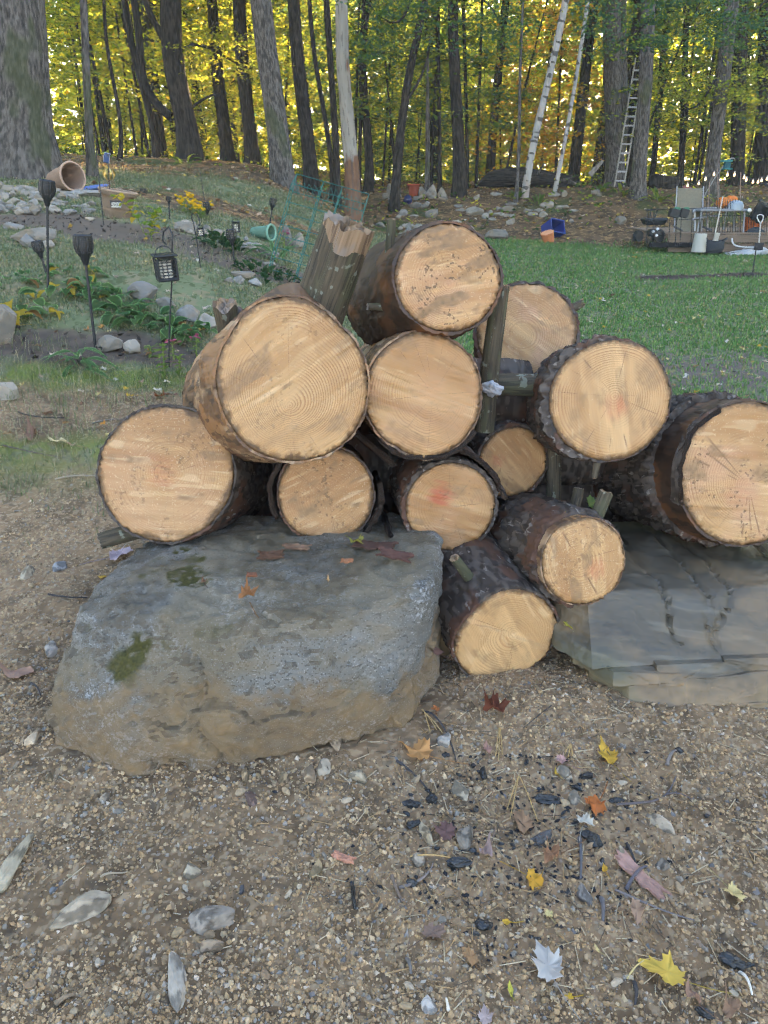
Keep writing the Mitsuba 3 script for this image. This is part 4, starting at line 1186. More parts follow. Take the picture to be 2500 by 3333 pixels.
# low plants along the wood edge
nu = 9000
ux, uy = rng.uniform(-24, 26, nu), rng.uniform(21.5, 36, nu)
m_ = meshkit.fbm(np.stack([ux * 0.5, uy * 0.5, 0 * ux], -1), 3, 6)
ok = m_ > 0.50
ux, uy, m_ = ux[ok], uy[ok], m_[ok]
ul = np.stack([ux, uy, terrain(ux, uy) + rng.uniform(0.02, 1, len(ux)) * (0.12 + 2.6 * (m_ - 0.50) * ss(22, 27, uy))], -1)
whole('undergrowth', 'low green plants and seedlings along the edge of the wood', 'undergrowth', leaf_cards(ul, 0.13, rng, 0.6), 'mat_leaf', color=leaf_cols(len(ul), [(GREEN, 4), (LIME, 2), (DEEP, 3), (YELLOW, 0.6)], rng), kind='stuff')

# the fallen trunk
fl = [at(1555, 600, 27.5), at(1640, 578, 27.5), at(1760, 582, 27.5), at(1865, 590, 27.5)]
k_ = thing('fallen_log', 'dark fallen tree trunk lying behind the birches', 'fallen trunk')
m = tube(curve(fl, 16), np.array([0.05, 0.16, 0.24, 0.28, 0.29, 0.30, 0.30, 0.30, 0.29, 0.28, 0.27, 0.26, 0.25, 0.24, 0.23, 0.2]), 16, True, 0.15, 3)
part(k_, 'trunk', m, 'mat_trunk', uv=np.stack([m[0][:, 2] * 2, m[0][:, 0]], -1), smooth=True)
for a_, b_, w_ in (((1745, 575), (1772, 530), 0.05), ((1820, 590), (1870, 575), 0.06), ((1850, 590), (1880, 600), 0.09)):
    m = tube([at(*a_, 27.3), at(*b_, 27.2)], [w_, w_ * 0.4], 7, True)
    part(k_, 'broken_limb', m, 'mat_trunk_grey', uv=m[0][:, :2], smooth=True)
m = tube([at(1920, 570, 28.0), at(1962, 523, 28.0)], [0.10, 0.05], 8)
whole('snag', 'pale broken stump leaning right of the fallen trunk', 'stump', m, 'mat_snag', uv=m[0][:, :2] + [0, 9], smooth=True)
m = tube(curve([at(2118, 596, 27), at(2150, 600, 27), at(2200, 603, 27)], 8), 0.28, 12, True, 0.15, 8)
whole('fallen_log', 'second dark fallen log right of the ladder', 'fallen trunk', m, 'mat_trunk', uv=m[0][:, :2], smooth=True)
# ------------------------------------------------------------------ garden: torches, hooks, lanterns
BLACK, CHAR = (0.018, 0.019, 0.022), (0.030, 0.032, 0.036)


def aim(base, tip):
    """rows: a frame whose z axis runs from base to tip"""
    a, r, w = frame_from(np.asarray(tip) - np.asarray(base), up=(0.02, 1, 0.05))
    return np.stack([r, np.cross(a, r), a])


def placed(m, base, fr):
    return (m[0] @ fr + np.asarray(base), m[1])


def torch(label, head, foot, y, width=0.115, slits=True, seed=0):
    """head, foot: photo points of the top and of the foot"""
    t = at(*head, y)
    b = at(*foot, y)
    b[2] = float(terrain(b[0], b[1])) - 0.12
    k = thing('garden_torch', label, 'garden torch', 'black solar garden torches')
    fr = aim(b, t)
    L = np.linalg.norm(t - b)
    hl, w = width * 1.55, width / 2
    z0 = L - hl
    part(k, 'pole', placed(lathe([(0.0, 0), (0.010, 0), (0.010, z0 - 0.02), (0.015, z0 + 0.01), (0, z0 + 0.01)], 10), b, fr), 'mat_satin', flat_n(10 * 5, BLACK), smooth=True)
    part(k, 'cup', placed(lathe([(0.0, z0), (0.016, z0), (w * 0.46, z0 + hl * 0.22), (w * 0.80, z0 + hl * 0.42), (w * 0.72, z0 + hl * 0.42), (0, z0 + hl * 0.25)], 20), b, fr), 'mat_satin', flat_n(120, BLACK), smooth=True)
    prof = lambda q: w * np.interp(q, [0.40, 0.62, 0.75, 1.0], [0.78, 0.98, 1.0, 0.90])  # noqa: E731
    ns = 10 if slits else 5
    rings = []
    for j in range(ns):
        q = 0.44 + 0.52 * j / (ns - 1)
        h = hl * (0.022 if slits else 0.03)
        rings.append(lathe([(prof(q), z0 + hl * q - h), (prof(q + 0.01), z0 + hl * q + h), (prof(q) * 0.92, z0 + hl * q + h), (prof(q) * 0.92, z0 + hl * q - h), (prof(q), z0 + hl * q - h)], 18))
    part(k, 'slatted_basket', placed(join(rings), b, fr), 'mat_satin', flat_n(sum(len(r[0]) for r in rings), BLACK), smooth=False, kind='stuff')
    for j in range(6):
        a = j * np.pi / 3 + 0.3
        p = [(prof(q) * np.cos(a), prof(q) * np.sin(a), z0 + hl * q) for q in np.linspace(0.40, 1.0, 7)]
        m = tube(p, 0.0055, 5)
        part(k, 'rib', placed(m, b, fr), 'mat_satin', flat(m, BLACK))
    part(k, 'lamp_core', placed(lathe([(0, z0 + hl * 0.4), (w * 0.34, z0 + hl * 0.42), (w * 0.38, z0 + hl * 0.9), (0, z0 + hl * 0.92)], 12), b, fr), 'mat_matte', flat_n(48, (0.16, 0.15, 0.13)), smooth=True)
    part(k, 'solar_cap', placed(lathe([(w * 0.88, z0 + hl * 0.97), (w * 0.95, z0 + hl * 0.99), (w * 0.9, z0 + hl * 1.03), (0, z0 + hl * 1.05)], 18), b, fr), 'mat_satin', flat_n(72, (0.02, 0.024, 0.035)), smooth=True)


def flat_n(n, c):
    return np.broadcast_to(np.asarray(c, float), (n, 3))


torch('tallest black garden torch, standing left of the others among the hostas', (153, 588), (152, 985), 6.4, 0.118, seed=1)
torch('black garden torch with wide horizontal slits, nearest to the camera, standing in the hostas', (268, 766), (292, 1010), 5.5, 0.124, seed=2)
torch('small black garden torch leaning left behind the foot of the tallest one', (119, 785), (168, 945), 7.0, 0.092, seed=3)
torch('small far garden torch right of the standing flowerpot', (467, 615), (473, 715), 13.0, 0.105, False, 4)
torch('far garden torch just right of the yellow flowers', (674, 659), (680, 785), 12.0, 0.108, False, 5)
torch('far garden torch leaning right, in front of the tipped green pot', (890, 646), (872, 782), 12.5, 0.105, False, 6)
torch('garden torch in front of a dark bush, left of the leaning stones', (751, 747), (765, 838), 8.8, 0.105, False, 7)
torch('slim dark garden torch half hidden behind the yellow leaved plant', (549, 640), (552, 735), 11.0, 0.06, False, 8)


def rod(points, r, n=6):
    return tube(curve(points, 24) if len(points) > 2 else np.asarray(points), r, n)


# shepherd hooks and lanterns
gp = ground_at(551, 1196)
y_ = gp[1]
hk = thing('shepherd_hook', 'black iron shepherd hook holding the near lantern', 'shepherd hook')
m = rod([gp - [0, 0, 0.15], at(555, 1000, y_), at(560, 850, y_), at(561, 780, y_), at(556, 745, y_), at(545, 737, y_), at(534, 748, y_), at(529, 780, y_), at(533, 800, y_), at(542, 797, y_)], 0.0055)
part(hk, 'stem', m, 'mat_satin', flat(m, BLACK), smooth=True)
m = rod([gp + [-0.07, 0, -0.05], gp + [-0.07, 0, 0.02], gp + [0.07, 0, 0.02], gp + [0.07, 0, -0.05]], 0.004)
part(hk, 'foot', m, 'mat_satin', flat(m, (0.10, 0.05, 0.04)))


def lantern(label, px, py_top, py_bot, y, w, tilt=3, near=True):
    top, bot = at(px, py_top, y - 0.03), at(px + 6, py_bot, y - 0.03)
    H = np.linalg.norm(top - bot)
    k = thing('lantern', label, 'lantern', 'black garden lanterns')
    R = trimesh.transformations.euler_matrix(math.radians(tilt), math.radians(-tilt), math.radians(24))[:3, :3]
    P = lambda m: (m[0] @ R.T + bot, m[1])  # noqa: E731
    part(k, 'roof', P(boxm(w * 1.16, w * 1.16, H * 0.07, 0.004, (0, 0, H * 0.985))), 'mat_satin', flat_n(24, BLACK))
    part(k, 'neck', P(boxm(w * 0.8, w * 0.8, H * 0.10, 0.004, (0, 0, H * 0.92))), 'mat_satin', flat_n(24, BLACK))
    part(k, 'base', P(boxm(w * 1.0, w * 1.0, H * 0.11, 0.004, (0, 0, H * 0.055))), 'mat_satin', flat_n(24, BLACK))
    part(k, 'candle', P(lathe([(0, H * 0.12), (w * 0.30, H * 0.12), (w * 0.30, H * 0.74), (0, H * 0.74)], 16)), 'mat_matte', flat_n(64, (0.62, 0.58, 0.50)), smooth=False)
    for sx in (-1, 1):
        for sy in (-1, 1):
            part(k, 'corner_post', P(boxm(w * 0.09, w * 0.09, H * 0.78, 0, (sx * w * 0.45, sy * w * 0.45, H * 0.49))), 'mat_satin', flat_n(8, BLACK))
    for f in range(4):  # pierced side panels: a net of overlapping circles
        bars = []
        nx, nz = (4, 6) if near else (2, 3)
        for a in range(nx):
            for b in range(nz):
                cx = -w * 0.45 + w * 0.9 * (a + 0.5) / nx
                cz = H * 0.12 + H * 0.74 * (b + 0.5) / nz
                th = np.linspace(0, 2 * np.pi, 9)
                rx, rz = w * 0.9 / nx * 0.56, H * 0.74 / nz * 0.56
                ring = np.stack([cx + rx * np.cos(th), 0 * th - w * 0.46, cz + rz * np.sin(th)], -1)
                bars.append(tube(ring, w * 0.020, 4, False))
        m = join(bars)
        m = move(m, rot=(0, 0, 90 * f))
        part(k, 'pierced_panel', P(m), 'mat_satin', flat(m, BLACK), kind='stuff')
    th = np.linspace(0, np.pi, 12)
    m = tube(np.stack([w * 0.42 * np.cos(th), 0 * th, H + H * 0.33 * np.sin(th)], -1), 0.003, 5)
    part(k, 'handle', P(m), 'mat_satin', flat(m, BLACK))


lantern('black pierced metal lantern hanging from the near shepherd hook with a pale candle inside', 540, 828, 912, y_, 0.135)
g2 = ground_at(656, 871)
hk = thing('shepherd_hook', 'thin dark shepherd hook with a small lantern, in front of the far garden stones', 'shepherd hook')
y2 = g2[1]
m = rod([g2 - [0, 0, 0.1], at(640, 780, y2), at(625, 712, y2), at(624, 697, y2), at(634, 692, y2), at(645, 702, y2), at(648, 735, y2)], 0.006)
part(hk, 'stem', m, 'mat_satin', flat(m, BLACK), smooth=True)
lantern('small black lantern on the thin far shepherd hook', 648, 742, 769, y2, 0.066, 0, False)
lantern('small dark lantern on a stake above the garden torch by the dark bush', 763, 722, 757, 9.6, 0.082, 0, False)
for (a, b, lab) in (((312, 480), (337, 736), 'thin black rod standing left of the ball topped flowerpot'), ((652, 560), (668, 660), 'thin dark rod rising behind the torch right of the yellow flowers')):
    g = ground_at(*b)
    m = rod([g - [0, 0, 0.1], at(*a, g[1])], 0.007)
    whole('garden_rod', lab, 'rod', m, 'mat_satin', flat(m, BLACK))

# ------------------------------------------------------------------ flowerpots and what stands in them
TAUPE = (0.21, 0.155, 0.11)


def pot_profile(r, h):
    return [(0, 0), (r * 0.66, 0), (r * 0.68, 0.02), (r * 0.76, h * 0.28), (r * 0.79, h * 0.29), (r * 0.79, h * 0.33), (r * 0.775, h * 0.34), (r * 0.80, h * 0.40), (r * 0.82, h * 0.41), (r * 0.82, h * 0.45),
            (r * 0.81, h * 0.46), (r * 0.87, h * 0.82), (r * 1.0, h * 0.83), (r * 1.04, h * 0.97), (r * 1.02, h), (r * 0.90, h), (r * 0.86, h * 0.9), (r * 0.70, h * 0.2), (0, h * 0.18)]


def pot(label, base, mouth, r, col, group=None, inner=None, name='flowerpot'):
    fr = aim(base, mouth)
    h = np.linalg.norm(np.asarray(mouth) - base)
    k = thing(name, label, 'flowerpot', group)
    pr = pot_profile(r, h)
    m = lathe(pr, 40)
    part(k, 'bowl', placed(m, base, fr), 'mat_matte', flat(m, col), smooth=True)
    if inner is not None:
        m = lathe([(0, h * 0.80), (r * 0.86, h * 0.80)], 24)
        part(k, 'soil', placed(m, base, fr), 'mat_matte', flat(m, inner))
    m = tube(np.stack([r * np.cos(np.linspace(0, 2 * np.pi, 41)), r * np.sin(np.linspace(0, 2 * np.pi, 41)), np.full(41, h * 0.985)], -1), 0.016, 6, False)
    part(k, 'rim', placed(m, base, fr), 'mat_matte', flat(m, np.asarray(col) * 1.7), smooth=True)
    return k


gpot = ground_at(380, 706)
yp = gpot[1]
s_ = yp / ray(380, 700)[1] / 2500
bpt = gpot - [0, 0, 0.03]
ptop = at(384, 620, yp)
K1 = pot('big taupe flowerpot standing upright on the slope with a gold ball ornament in it', bpt, ptop, 58 * s_, TAUPE, inner=(0.05, 0.04, 0.03))
m = boxm(34 * s_, 0.01, 21 * s_, 0, at(377, 664, yp - 0.23))
part(K1, 'name_plate', m, 'mat_matte', flat(m, (0.05, 0.05, 0.05)))
for dz in (-6, 0, 6):
    m = boxm(30 * s_, 0.012, 3.5 * s_, 0, at(379, 667 + dz, yp - 0.238))
    part(K1, 'name_plate_line', m, 'mat_matte', flat(m, (0.6, 0.58, 0.52)))
bk = thing('ball_ornament', 'gold ribbon ball ornament on a stake above the standing flowerpot with a small solar panel', 'garden ornament')
bc, br = at(354, 566, yp), 20 * s_
for j in range(7):
    th = np.linspace(-np.pi / 2, np.pi / 2, 14)
    a0 = j * 2 * np.pi / 7
    ring = np.concatenate([np.stack([br * np.cos(th) * np.cos(a0 + d * 0.20 * np.cos(th)), br * np.cos(th) * np.sin(a0 + d * 0.20 * np.cos(th)), br * np.sin(th)], -1) for d in (-1, 1)]) + bc
    q = np.stack([np.arange(13), np.arange(13) + 1, np.arange(13) + 15, np.arange(13) + 14], -1)
    part(bk, 'ribbon', (ring, q), 'mat_gold', smooth=True)
m = rod([at(357, 640, yp), at(352, 500, yp)], 0.008)
part(bk, 'stake', m, 'mat_satin', flat(m, (0.05, 0.045, 0.04)))
m = move(boxm(17 * s_, 0.012, 30 * s_, 0.003), at(347, 514, yp - 0.01), (-20, 12, 10))
part(bk, 'solar_panel', m, 'mat_gloss', flat(m, (0.02, 0.035, 0.09)))
m = move(boxm(18.5 * s_, 0.010, 32 * s_, 0.002), at(347, 514, yp), (-20, 12, 10))
part(bk, 'panel_frame', m, 'mat_metal', flat(m, (0.6, 0.6, 0.62)))
for j in range(6):
    m = rod([at(340 + 6 * j, 586, yp), at(337 + 7 * j, 600, yp - 0.02), at(338 + 8 * j, 640, yp - 0.20)], 0.003, 4)
    part(bk, 'wire', m, 'mat_satin', flat(m, (0.2, 0.10, 0.06)))
scene['mat_gold'] = principled(rgb(0.62, 0.46, 0.16), 0.25, metallic=0.9)
gt = ground_at(215, 620)
yt = gt[1]
st = yt / ray(215, 600)[1] / 2500
pot('taupe flowerpot tipped over on its side, its mouth facing right', at(176, 590, yt + 0.1), at(238, 574, yt - 0.22), 43 * st, (0.25, 0.175, 0.125))
gd = ground_at(302, 622)
m = lathe([(0, 0.0), (0.20, 0.02), (0.27, 0.06), (0.25, 0.06), (0.18, 0.03), (0, 0.02)], 28)
whole('saucer', 'blue saucer lying between the tipped and the standing flowerpot', 'saucer', move(m, gd + [0, 0, 0.0], (8, -6, 0)), 'mat_satin', flat(m, (0.10, 0.17, 0.42)), smooth=True)
gg = ground_at(850, 778)
yg = gg[1]
sg = yg / ray(850, 760)[1] / 2500
pot('pale green flowerpot tipped on its side, mouth to the right, near the wire cage', at(822, 756, yg + 0.05), at(884, 757, yg - 0.10), 24 * sg, (0.13, 0.23, 0.165))
gr_ = ground_at(1346, 640)
pot('small red clay pot between the standing stones on the far bank', gr_, gr_ + [0, 0, 0.36], 0.19, (0.30, 0.07, 0.04))

# birdbath
gb = ground_at(1232, 968)
kb = thing('birdbath', 'birdbath with a dark bowl on a whitish pedestal behind the thick branch', 'birdbath')
zt = at(1232, 850, gb[1])[2] - gb[2]
m = lathe([(0, -0.02), (0.16, -0.02), (0.13, 0.03), (0.075, 0.08), (0.06, zt * 0.5), (0.075, zt - 0.09), (0.11, zt - 0.05), (0, zt - 0.05)], 24)
part(kb, 'pedestal', move(m, gb), 'mat_matte', flat(m, (0.50, 0.50, 0.46)), smooth=True)
m = lathe([(0, zt - 0.05), (0.12, zt - 0.045), (0.20, zt - 0.01), (0.21, zt + 0.01), (0.19, zt + 0.01), (0.11, zt - 0.02), (0, zt - 0.02)], 30)
part(kb, 'bowl', move(m, gb), 'mat_satin', flat(m, (0.03, 0.034, 0.045)), smooth=True)

# ------------------------------------------------------------------ green wire cage
kc = thing('wire_cage', 'tilted green wire plant cage on the slope behind the thick broken branch', 'wire cage')
WG = (0.02, 0.11, 0.088)
yc = 9.2
A0, B0 = at(967, 566, yc), at(1201, 632, yc)
A1 = at(897, 822, yc - 0.15)
dn = (A1 - A0)
ac = (B0 - A0)
off = np.array([-0.03, -0.30, -0.10])
for f, o_ in enumerate((np.zeros(3), off)):
    for q in (0, 0.37, 0.63, 1.0):
        m = tube([A0 + ac * q + o_, A0 + ac * q + dn * 1.25 + o_], 0.0055, 5)
        part(kc, 'upright_wire', m, 'mat_satin', flat(m, WG))
    for q in (0, 0.22, 0.50, 0.78, 1.06):
        m = tube([A0 + dn * q + o_, A0 + ac + dn * q + o_], 0.0045, 5)
        part(kc, 'cross_wire', m, 'mat_satin', flat(m, WG))
for q in (0, 0.37, 0.63, 1.0):
    for d_ in (0, 0.5, 1.06):
        m = tube([A0 + ac * q + dn * d_, A0 + ac * q + dn * d_ + off], 0.004, 5)
        part(kc, 'tie_wire', m, 'mat_satin', flat(m, WG))
net = []
for q in np.linspace(0, 1, 15):
    for sg_ in (-1, 1):
        P = [A0 + ac * np.clip(q + sg_ * 0.03 * (j % 2) + 0.015 * math.sin(j * 3 + q * 20), 0, 1) + dn * (0.22 * j / 4) + off * (0.5 + 0.1 * math.sin(q * 9 + j)) for j in range(5)]
        net.append(tube(P, 0.0022, 3, False))
m = join(net)
part(kc, 'netting', m, 'mat_satin', flat(m, (0.03, 0.16, 0.125)), kind='stuff')

# ------------------------------------------------------------------ stones of the beds and the bank
STONE_N = [0]


def stone(label, px, py, wpx, hpx, seed, depth=0.8, rot=0, group=None, name='stone', sharp=0.55, y=None):
    """px, py: middle of its foot in the photo; wpx, hpx: how large it shows"""
    g = ground_at(px, py)
    s = g[1] / ray(px, py)[1] / 2500
    w, h = wpx * s / 2, hpx * s / 2
    m = rock(seed, 2 if max(wpx, hpx) < 70 else 3, (w * 1.08, w * depth, h * 1.25), 12, 0.07, sharp)
    STONE_N[0] += 1
    m = move(m, g + [0, w * depth * 0.4, h * 0.72], (0, 0, rot))
    return whole(name, label, 'stone', m, 'mat_stone', uv=np.broadcast_to([[seed * 1.0, 0.0]], (len(m[0]), 2)), smooth=False, group=group)


for a in (('pale flat boulder with a tan underside lying on the hosta bed', 467, 985, 92, 62, 11), ('flat pale stone right of the boulder in the hosta bed', 540, 1005, 62, 36, 12),
          ('pale stone behind the near lantern rod, first of the bed edge', 615, 1045, 70, 48, 13), ('flat pale stone at the bed edge beside the small broken stub', 668, 1070, 70, 50, 14),
          ('long whitish rounded stone on the moss in front of the hostas', 362, 1142, 96, 50, 15), ('smaller brownish rounded stone right of the long whitish one', 432, 1148, 52, 40, 16),
          ('large smooth slab leaning in at the left edge of the picture', 2, 1120, 110, 130, 17), ('pale lumpy stone at the left edge in the grass', 22, 1300, 80, 70, 18),
          ('long pale slab on the grass path', 786, 908, 74, 26, 19), ('small stone left of the long pale slab on the grass path', 744, 920, 32, 16, 20), ('angular stone under the long pale slab', 778, 924, 44, 26, 21), ('white stone right of the long pale slab', 828, 932, 42, 26, 22),
          ('broad pale slab in the grass left of the tallest torch', 100, 790, 150, 50, 23), ('brown sided stone under the broad pale slab', 85, 800, 60, 36, 24), ('flat grey stone above the broad pale slab', 42, 750, 70, 28, 25),
          ('small pale stone right of the broad slab', 160, 808, 40, 26, 26), ('big pale rock behind the thick broken branch', 1172, 1010, 90, 62, 27), ('pale rock left of the birdbath foot', 1150, 970, 60, 34, 28),
          ('pale round boulder beside the wire cage foot', 872, 840, 62, 36, 29), ('flat white stone under the pale round boulder', 880, 868, 46, 18, 30), ('upright grey stone leaning behind the wire cage', 935, 800, 26, 66, 31), ('grey stone leaning inside the wire cage', 972, 812, 44, 50, 32),
          ('long pale slab between the pots and the yellow flowers', 285, 640, 110, 22, 33), ('white slab at the far bed left of the torches', 605, 758, 70, 40, 34)):
    stone(*a[:6])
rng = np.random.default_rng(31)
STONES = []
# rubble heap by the tall torch, stones along the beds
for k in range(74):
    px, py = rng.uniform(-20, 190), rng.uniform(612, 712)
    if py < 690 - 0.15 * px * 0 + 10 and not (px > 130 and py < 640):
        STONES.append((px, py, rng.uniform(24, 46), rng.uniform(14, 26), 'stones heaped on the slope under the big tree', 'whitish angular stone in the rubble heap under the big tree'))
for k in range(26):
    px = rng.uniform(150, 300)
    STONES.append((px, 600 + (px - 150) * 0.55 + rng.uniform(-10, 60), rng.uniform(22, 48), rng.uniform(12, 24), 'stones near the tipped pot', 'pale stone lying on the slope near the tipped flowerpot'))
for k in range(44):
    q = rng.uniform(0, 1)
    px = 590 + 280 * q
    STONES.append((px, 738 + 85 * q + rng.uniform(-14, 18), rng.uniform(16, 40), rng.uniform(9, 22), 'stones edging the far bed', 'pale stone in the edging of the far bed'))
for k in range(48):
    px = rng.uniform(1235, 1960)
    py = rng.uniform(640, 765) if px < 1600 else rng.uniform(632, 735)
    STONES.append((px, py, rng.uniform(14, 46), rng.uniform(9, 20), 'stones scattered on the far bank', 'grey stone lying on the far bank above the lawn'))
for k in range(16):
    STONES.append((rng.uniform(1300, 1370), rng.uniform(735, 765), rng.uniform(14, 24), rng.uniform(9, 15), 'small stones in a heap on the far bank', 'small stone of a grey heap on the far bank'))
for k, (px, py, w, h, grp, lab) in enumerate(STONES):
    stone(lab, px, py, w, h, 200 + k, rng.uniform(0.6, 1.0), rng.uniform(-30, 30), grp)
for a in (('thin pointed stone standing on end, leftmost on the far bank', 1266, 640, 20, 40, 51), ('narrow standing stone right beside the red clay pot', 1362, 638, 14, 36, 52), ('pointed standing stone second from the red pot', 1377, 642, 26, 34, 53),
          ('tallest pointed standing stone on the far bank', 1404, 646, 34, 46, 54), ('rounded standing stone right of the tallest one', 1440, 642, 26, 30, 55), ('broad tan boulder on the far bank behind the topmost log', 1546, 700, 50, 30, 56),
          ('long low slab at the lawn edge left of the orange bucket', 1625, 778, 72, 30, 57), ('grey boulder in the bank between the blue bin and the wheeled spreader', 2020, 730, 36, 24, 58), ('flat grey slab leaning on the far bank', 1408, 710, 40, 30, 59)):
    stone(*a[:6])
m = rock(61, 3, (0.13, 0.13, 0.13), 40, 0.02, 0.95)
whole('ball', 'dark blue ball lying among the standing stones on the far bank', 'ball', move(m, ground_at(1327, 662) + [0, 0, 0.10]), 'mat_gloss', flat(m, (0.035, 0.04, 0.10)), smooth=True)
m = rock(62, 3, (0.06, 0.10, 0.05), 40, 0.02, 0.9)
whole('toy', 'bright blue rounded plastic thing behind the pale rock by the topmost log', 'plastic toy', move(m, ground_at(1196, 972) + [0, 0.15, 0.12]), 'mat_gloss', flat(m, (0.03, 0.25, 0.62)), smooth=True)

# ------------------------------------------------------------------ blue bin and orange bucket on the bank
gbn = ground_at(1800, 776)
yb = gbn[1]
sb = yb / ray(1800, 760)[1] / 2500
kb = thing('storage_bin', 'dark blue plastic bin tipped on its side at the lawn edge, open towards the camera', 'bin')
W, D, Hh, th_ = 50 * sb, 0.42, 42 * sb, 0.018
RB = (0.022, 0.04, 0.19)
wob = lambda m: move(m, gbn + [0, 0.1, Hh * 0.62], (-28, 10, 24))  # noqa: E731
for nm, m in (('side_panel', boxm(th_, D, Hh, 0.004, (-W / 2, 0, 0))), ('side_panel', boxm(th_, D, Hh, 0.004, (W / 2, 0, 0))), ('side_panel', boxm(W, D, th_, 0.004, (0, 0, Hh / 2))), ('side_panel', boxm(W, D, th_, 0.004, (0, 0, -Hh / 2))), ('bottom_panel', boxm(W, th_, Hh, 0.004, (0, D / 2, 0)))):
    part(kb, nm, wob(m), 'mat_satin', flat(m, RB))
m = tube(np.array([(-W / 2, -D / 2, -Hh / 2), (W / 2, -D / 2, -Hh / 2), (W / 2, -D / 2, Hh / 2), (-W / 2, -D / 2, Hh / 2), (-W / 2, -D / 2, -Hh / 2)]) * 1.03, 0.018, 6, False)
part(kb, 'rim', wob(m), 'mat_satin', flat(m, (0.04, 0.07, 0.27)))
go = ground_at(1780, 792)
so = go[1] / ray(1780, 780)[1] / 2500
m = lathe([(0, 0), (0.80, 0), (0.86, 0.1), (1.0, 1.5), (1.04, 1.52), (1.04, 1.6), (0.97, 1.6), (0.0, 1.56)], 26)
m = (m[0] * 21 * so, m[1])
ko = thing('bucket', 'orange bucket leaning over beside the blue bin', 'bucket')
part(ko, 'shell', move(m, go + [0.05, 0, 0.02], (14, -18, 0)), 'mat_matte', flat(m, (0.52, 0.19, 0.08)), smooth=30 and True)
m = lathe([(0, 1.575), (0.98, 1.565), (0.98, 1.62), (0, 1.64)], 26)
m = (m[0] * 21 * so, m[1])
part(ko, 'lid', move(m, go + [0.05, 0, 0.02], (14, -18, 0)), 'mat_matte', flat(m, (0.60, 0.28, 0.15)))
# ------------------------------------------------------------------ leafy plants of the beds
def blade_leaf(L, W, droop, fold=0.25, n=7, cols=((0.12, 0.20, 0.05), (0.50, 0.55, 0.36)), edge=0.8):
    """a pointed oval leaf along +x, pale bordered; returns mesh, colours"""
    t = np.linspace(0, 1, n)
    w = W * np.sin(np.pi * np.clip(t, 0, 1) ** 0.75) ** 0.8 * 0.5
    w[0] = W * 0.06
    w[-1] = 0.001
    x = L * t * (1 - 0.18 * droop * t)
    z = L * (0.42 * t - (0.35 + 0.55 * droop) * t * t)
    q = np.array([-1, -edge, 0, edge, 1])
    v = np.stack([np.repeat(x, 5), np.outer(w, q).ravel(), (z[:, None] + np.abs(q)[None] * fold * w[:, None]).ravel()], -1)
    i, j = np.meshgrid(np.arange(n - 1), np.arange(4), indexing='ij')
    f = np.stack([i * 5 + j, (i + 1) * 5 + j, (i + 1) * 5 + j + 1, i * 5 + j + 1], -1).reshape(-1, 4)
    c = np.where((np.abs(q) > 0.95)[None, :, None], np.array(cols[1]), np.array(cols[0]))
    return (v, f), np.broadcast_to(c, (n, 5, 3)).reshape(-1, 3)


def leaf_dicts(specs, mat='mat_leaf'):
    out = []
    for s in specs:
        m, c = blade_leaf(**s)
        out.append(ply(m, mat, True, None, c))
    return out


GRN, PALE, YEL, BRN = (0.085, 0.155, 0.055), (0.46, 0.52, 0.38), (0.55, 0.40, 0.06), (0.30, 0.17, 0.07)
HOSTA = leaf_dicts([dict(L=0.16, W=0.085, droop=d, cols=(c, e)) for d, c, e in ((0.5, GRN, PALE), (0.8, (0.10, 0.17, 0.07), PALE), (0.3, (0.07, 0.14, 0.06), (0.40, 0.50, 0.36)), (0.7, (0.13, 0.21, 0.08), (0.52, 0.56, 0.40)), (0.9, YEL, (0.60, 0.45, 0.12)), (1.1, BRN, YEL))])


def clump(name, label, cat, g, dicts, n, spread, size, rng, group=None, weights=None, tilt=(0, 40)):
    k = thing(name, label, cat, group)
    w = None if weights is None else np.array(weights) / np.sum(weights)
    for j in range(n):
        a = rng.uniform(0, 360)
        r = spread * math.sqrt(rng.uniform(0, 1))
        p = g + [r * math.cos(math.radians(a)), r * math.sin(math.radians(a)), 0]
        p[2] = float(terrain(p[0], p[1])) + rng.uniform(0.02, 0.13) * size * (1 - 0.5 * r / (spread + 1e-6))
        i = rng.choice(len(dicts), p=w)
        part(k, 'leaf', dicts[i], None, to=xform(p, (rng.uniform(-25, 25), -rng.uniform(*tilt) + 25 * r / (spread + 1e-6), a + rng.uniform(-40, 40)), size * rng.uniform(0.75, 1.2)))
    return k


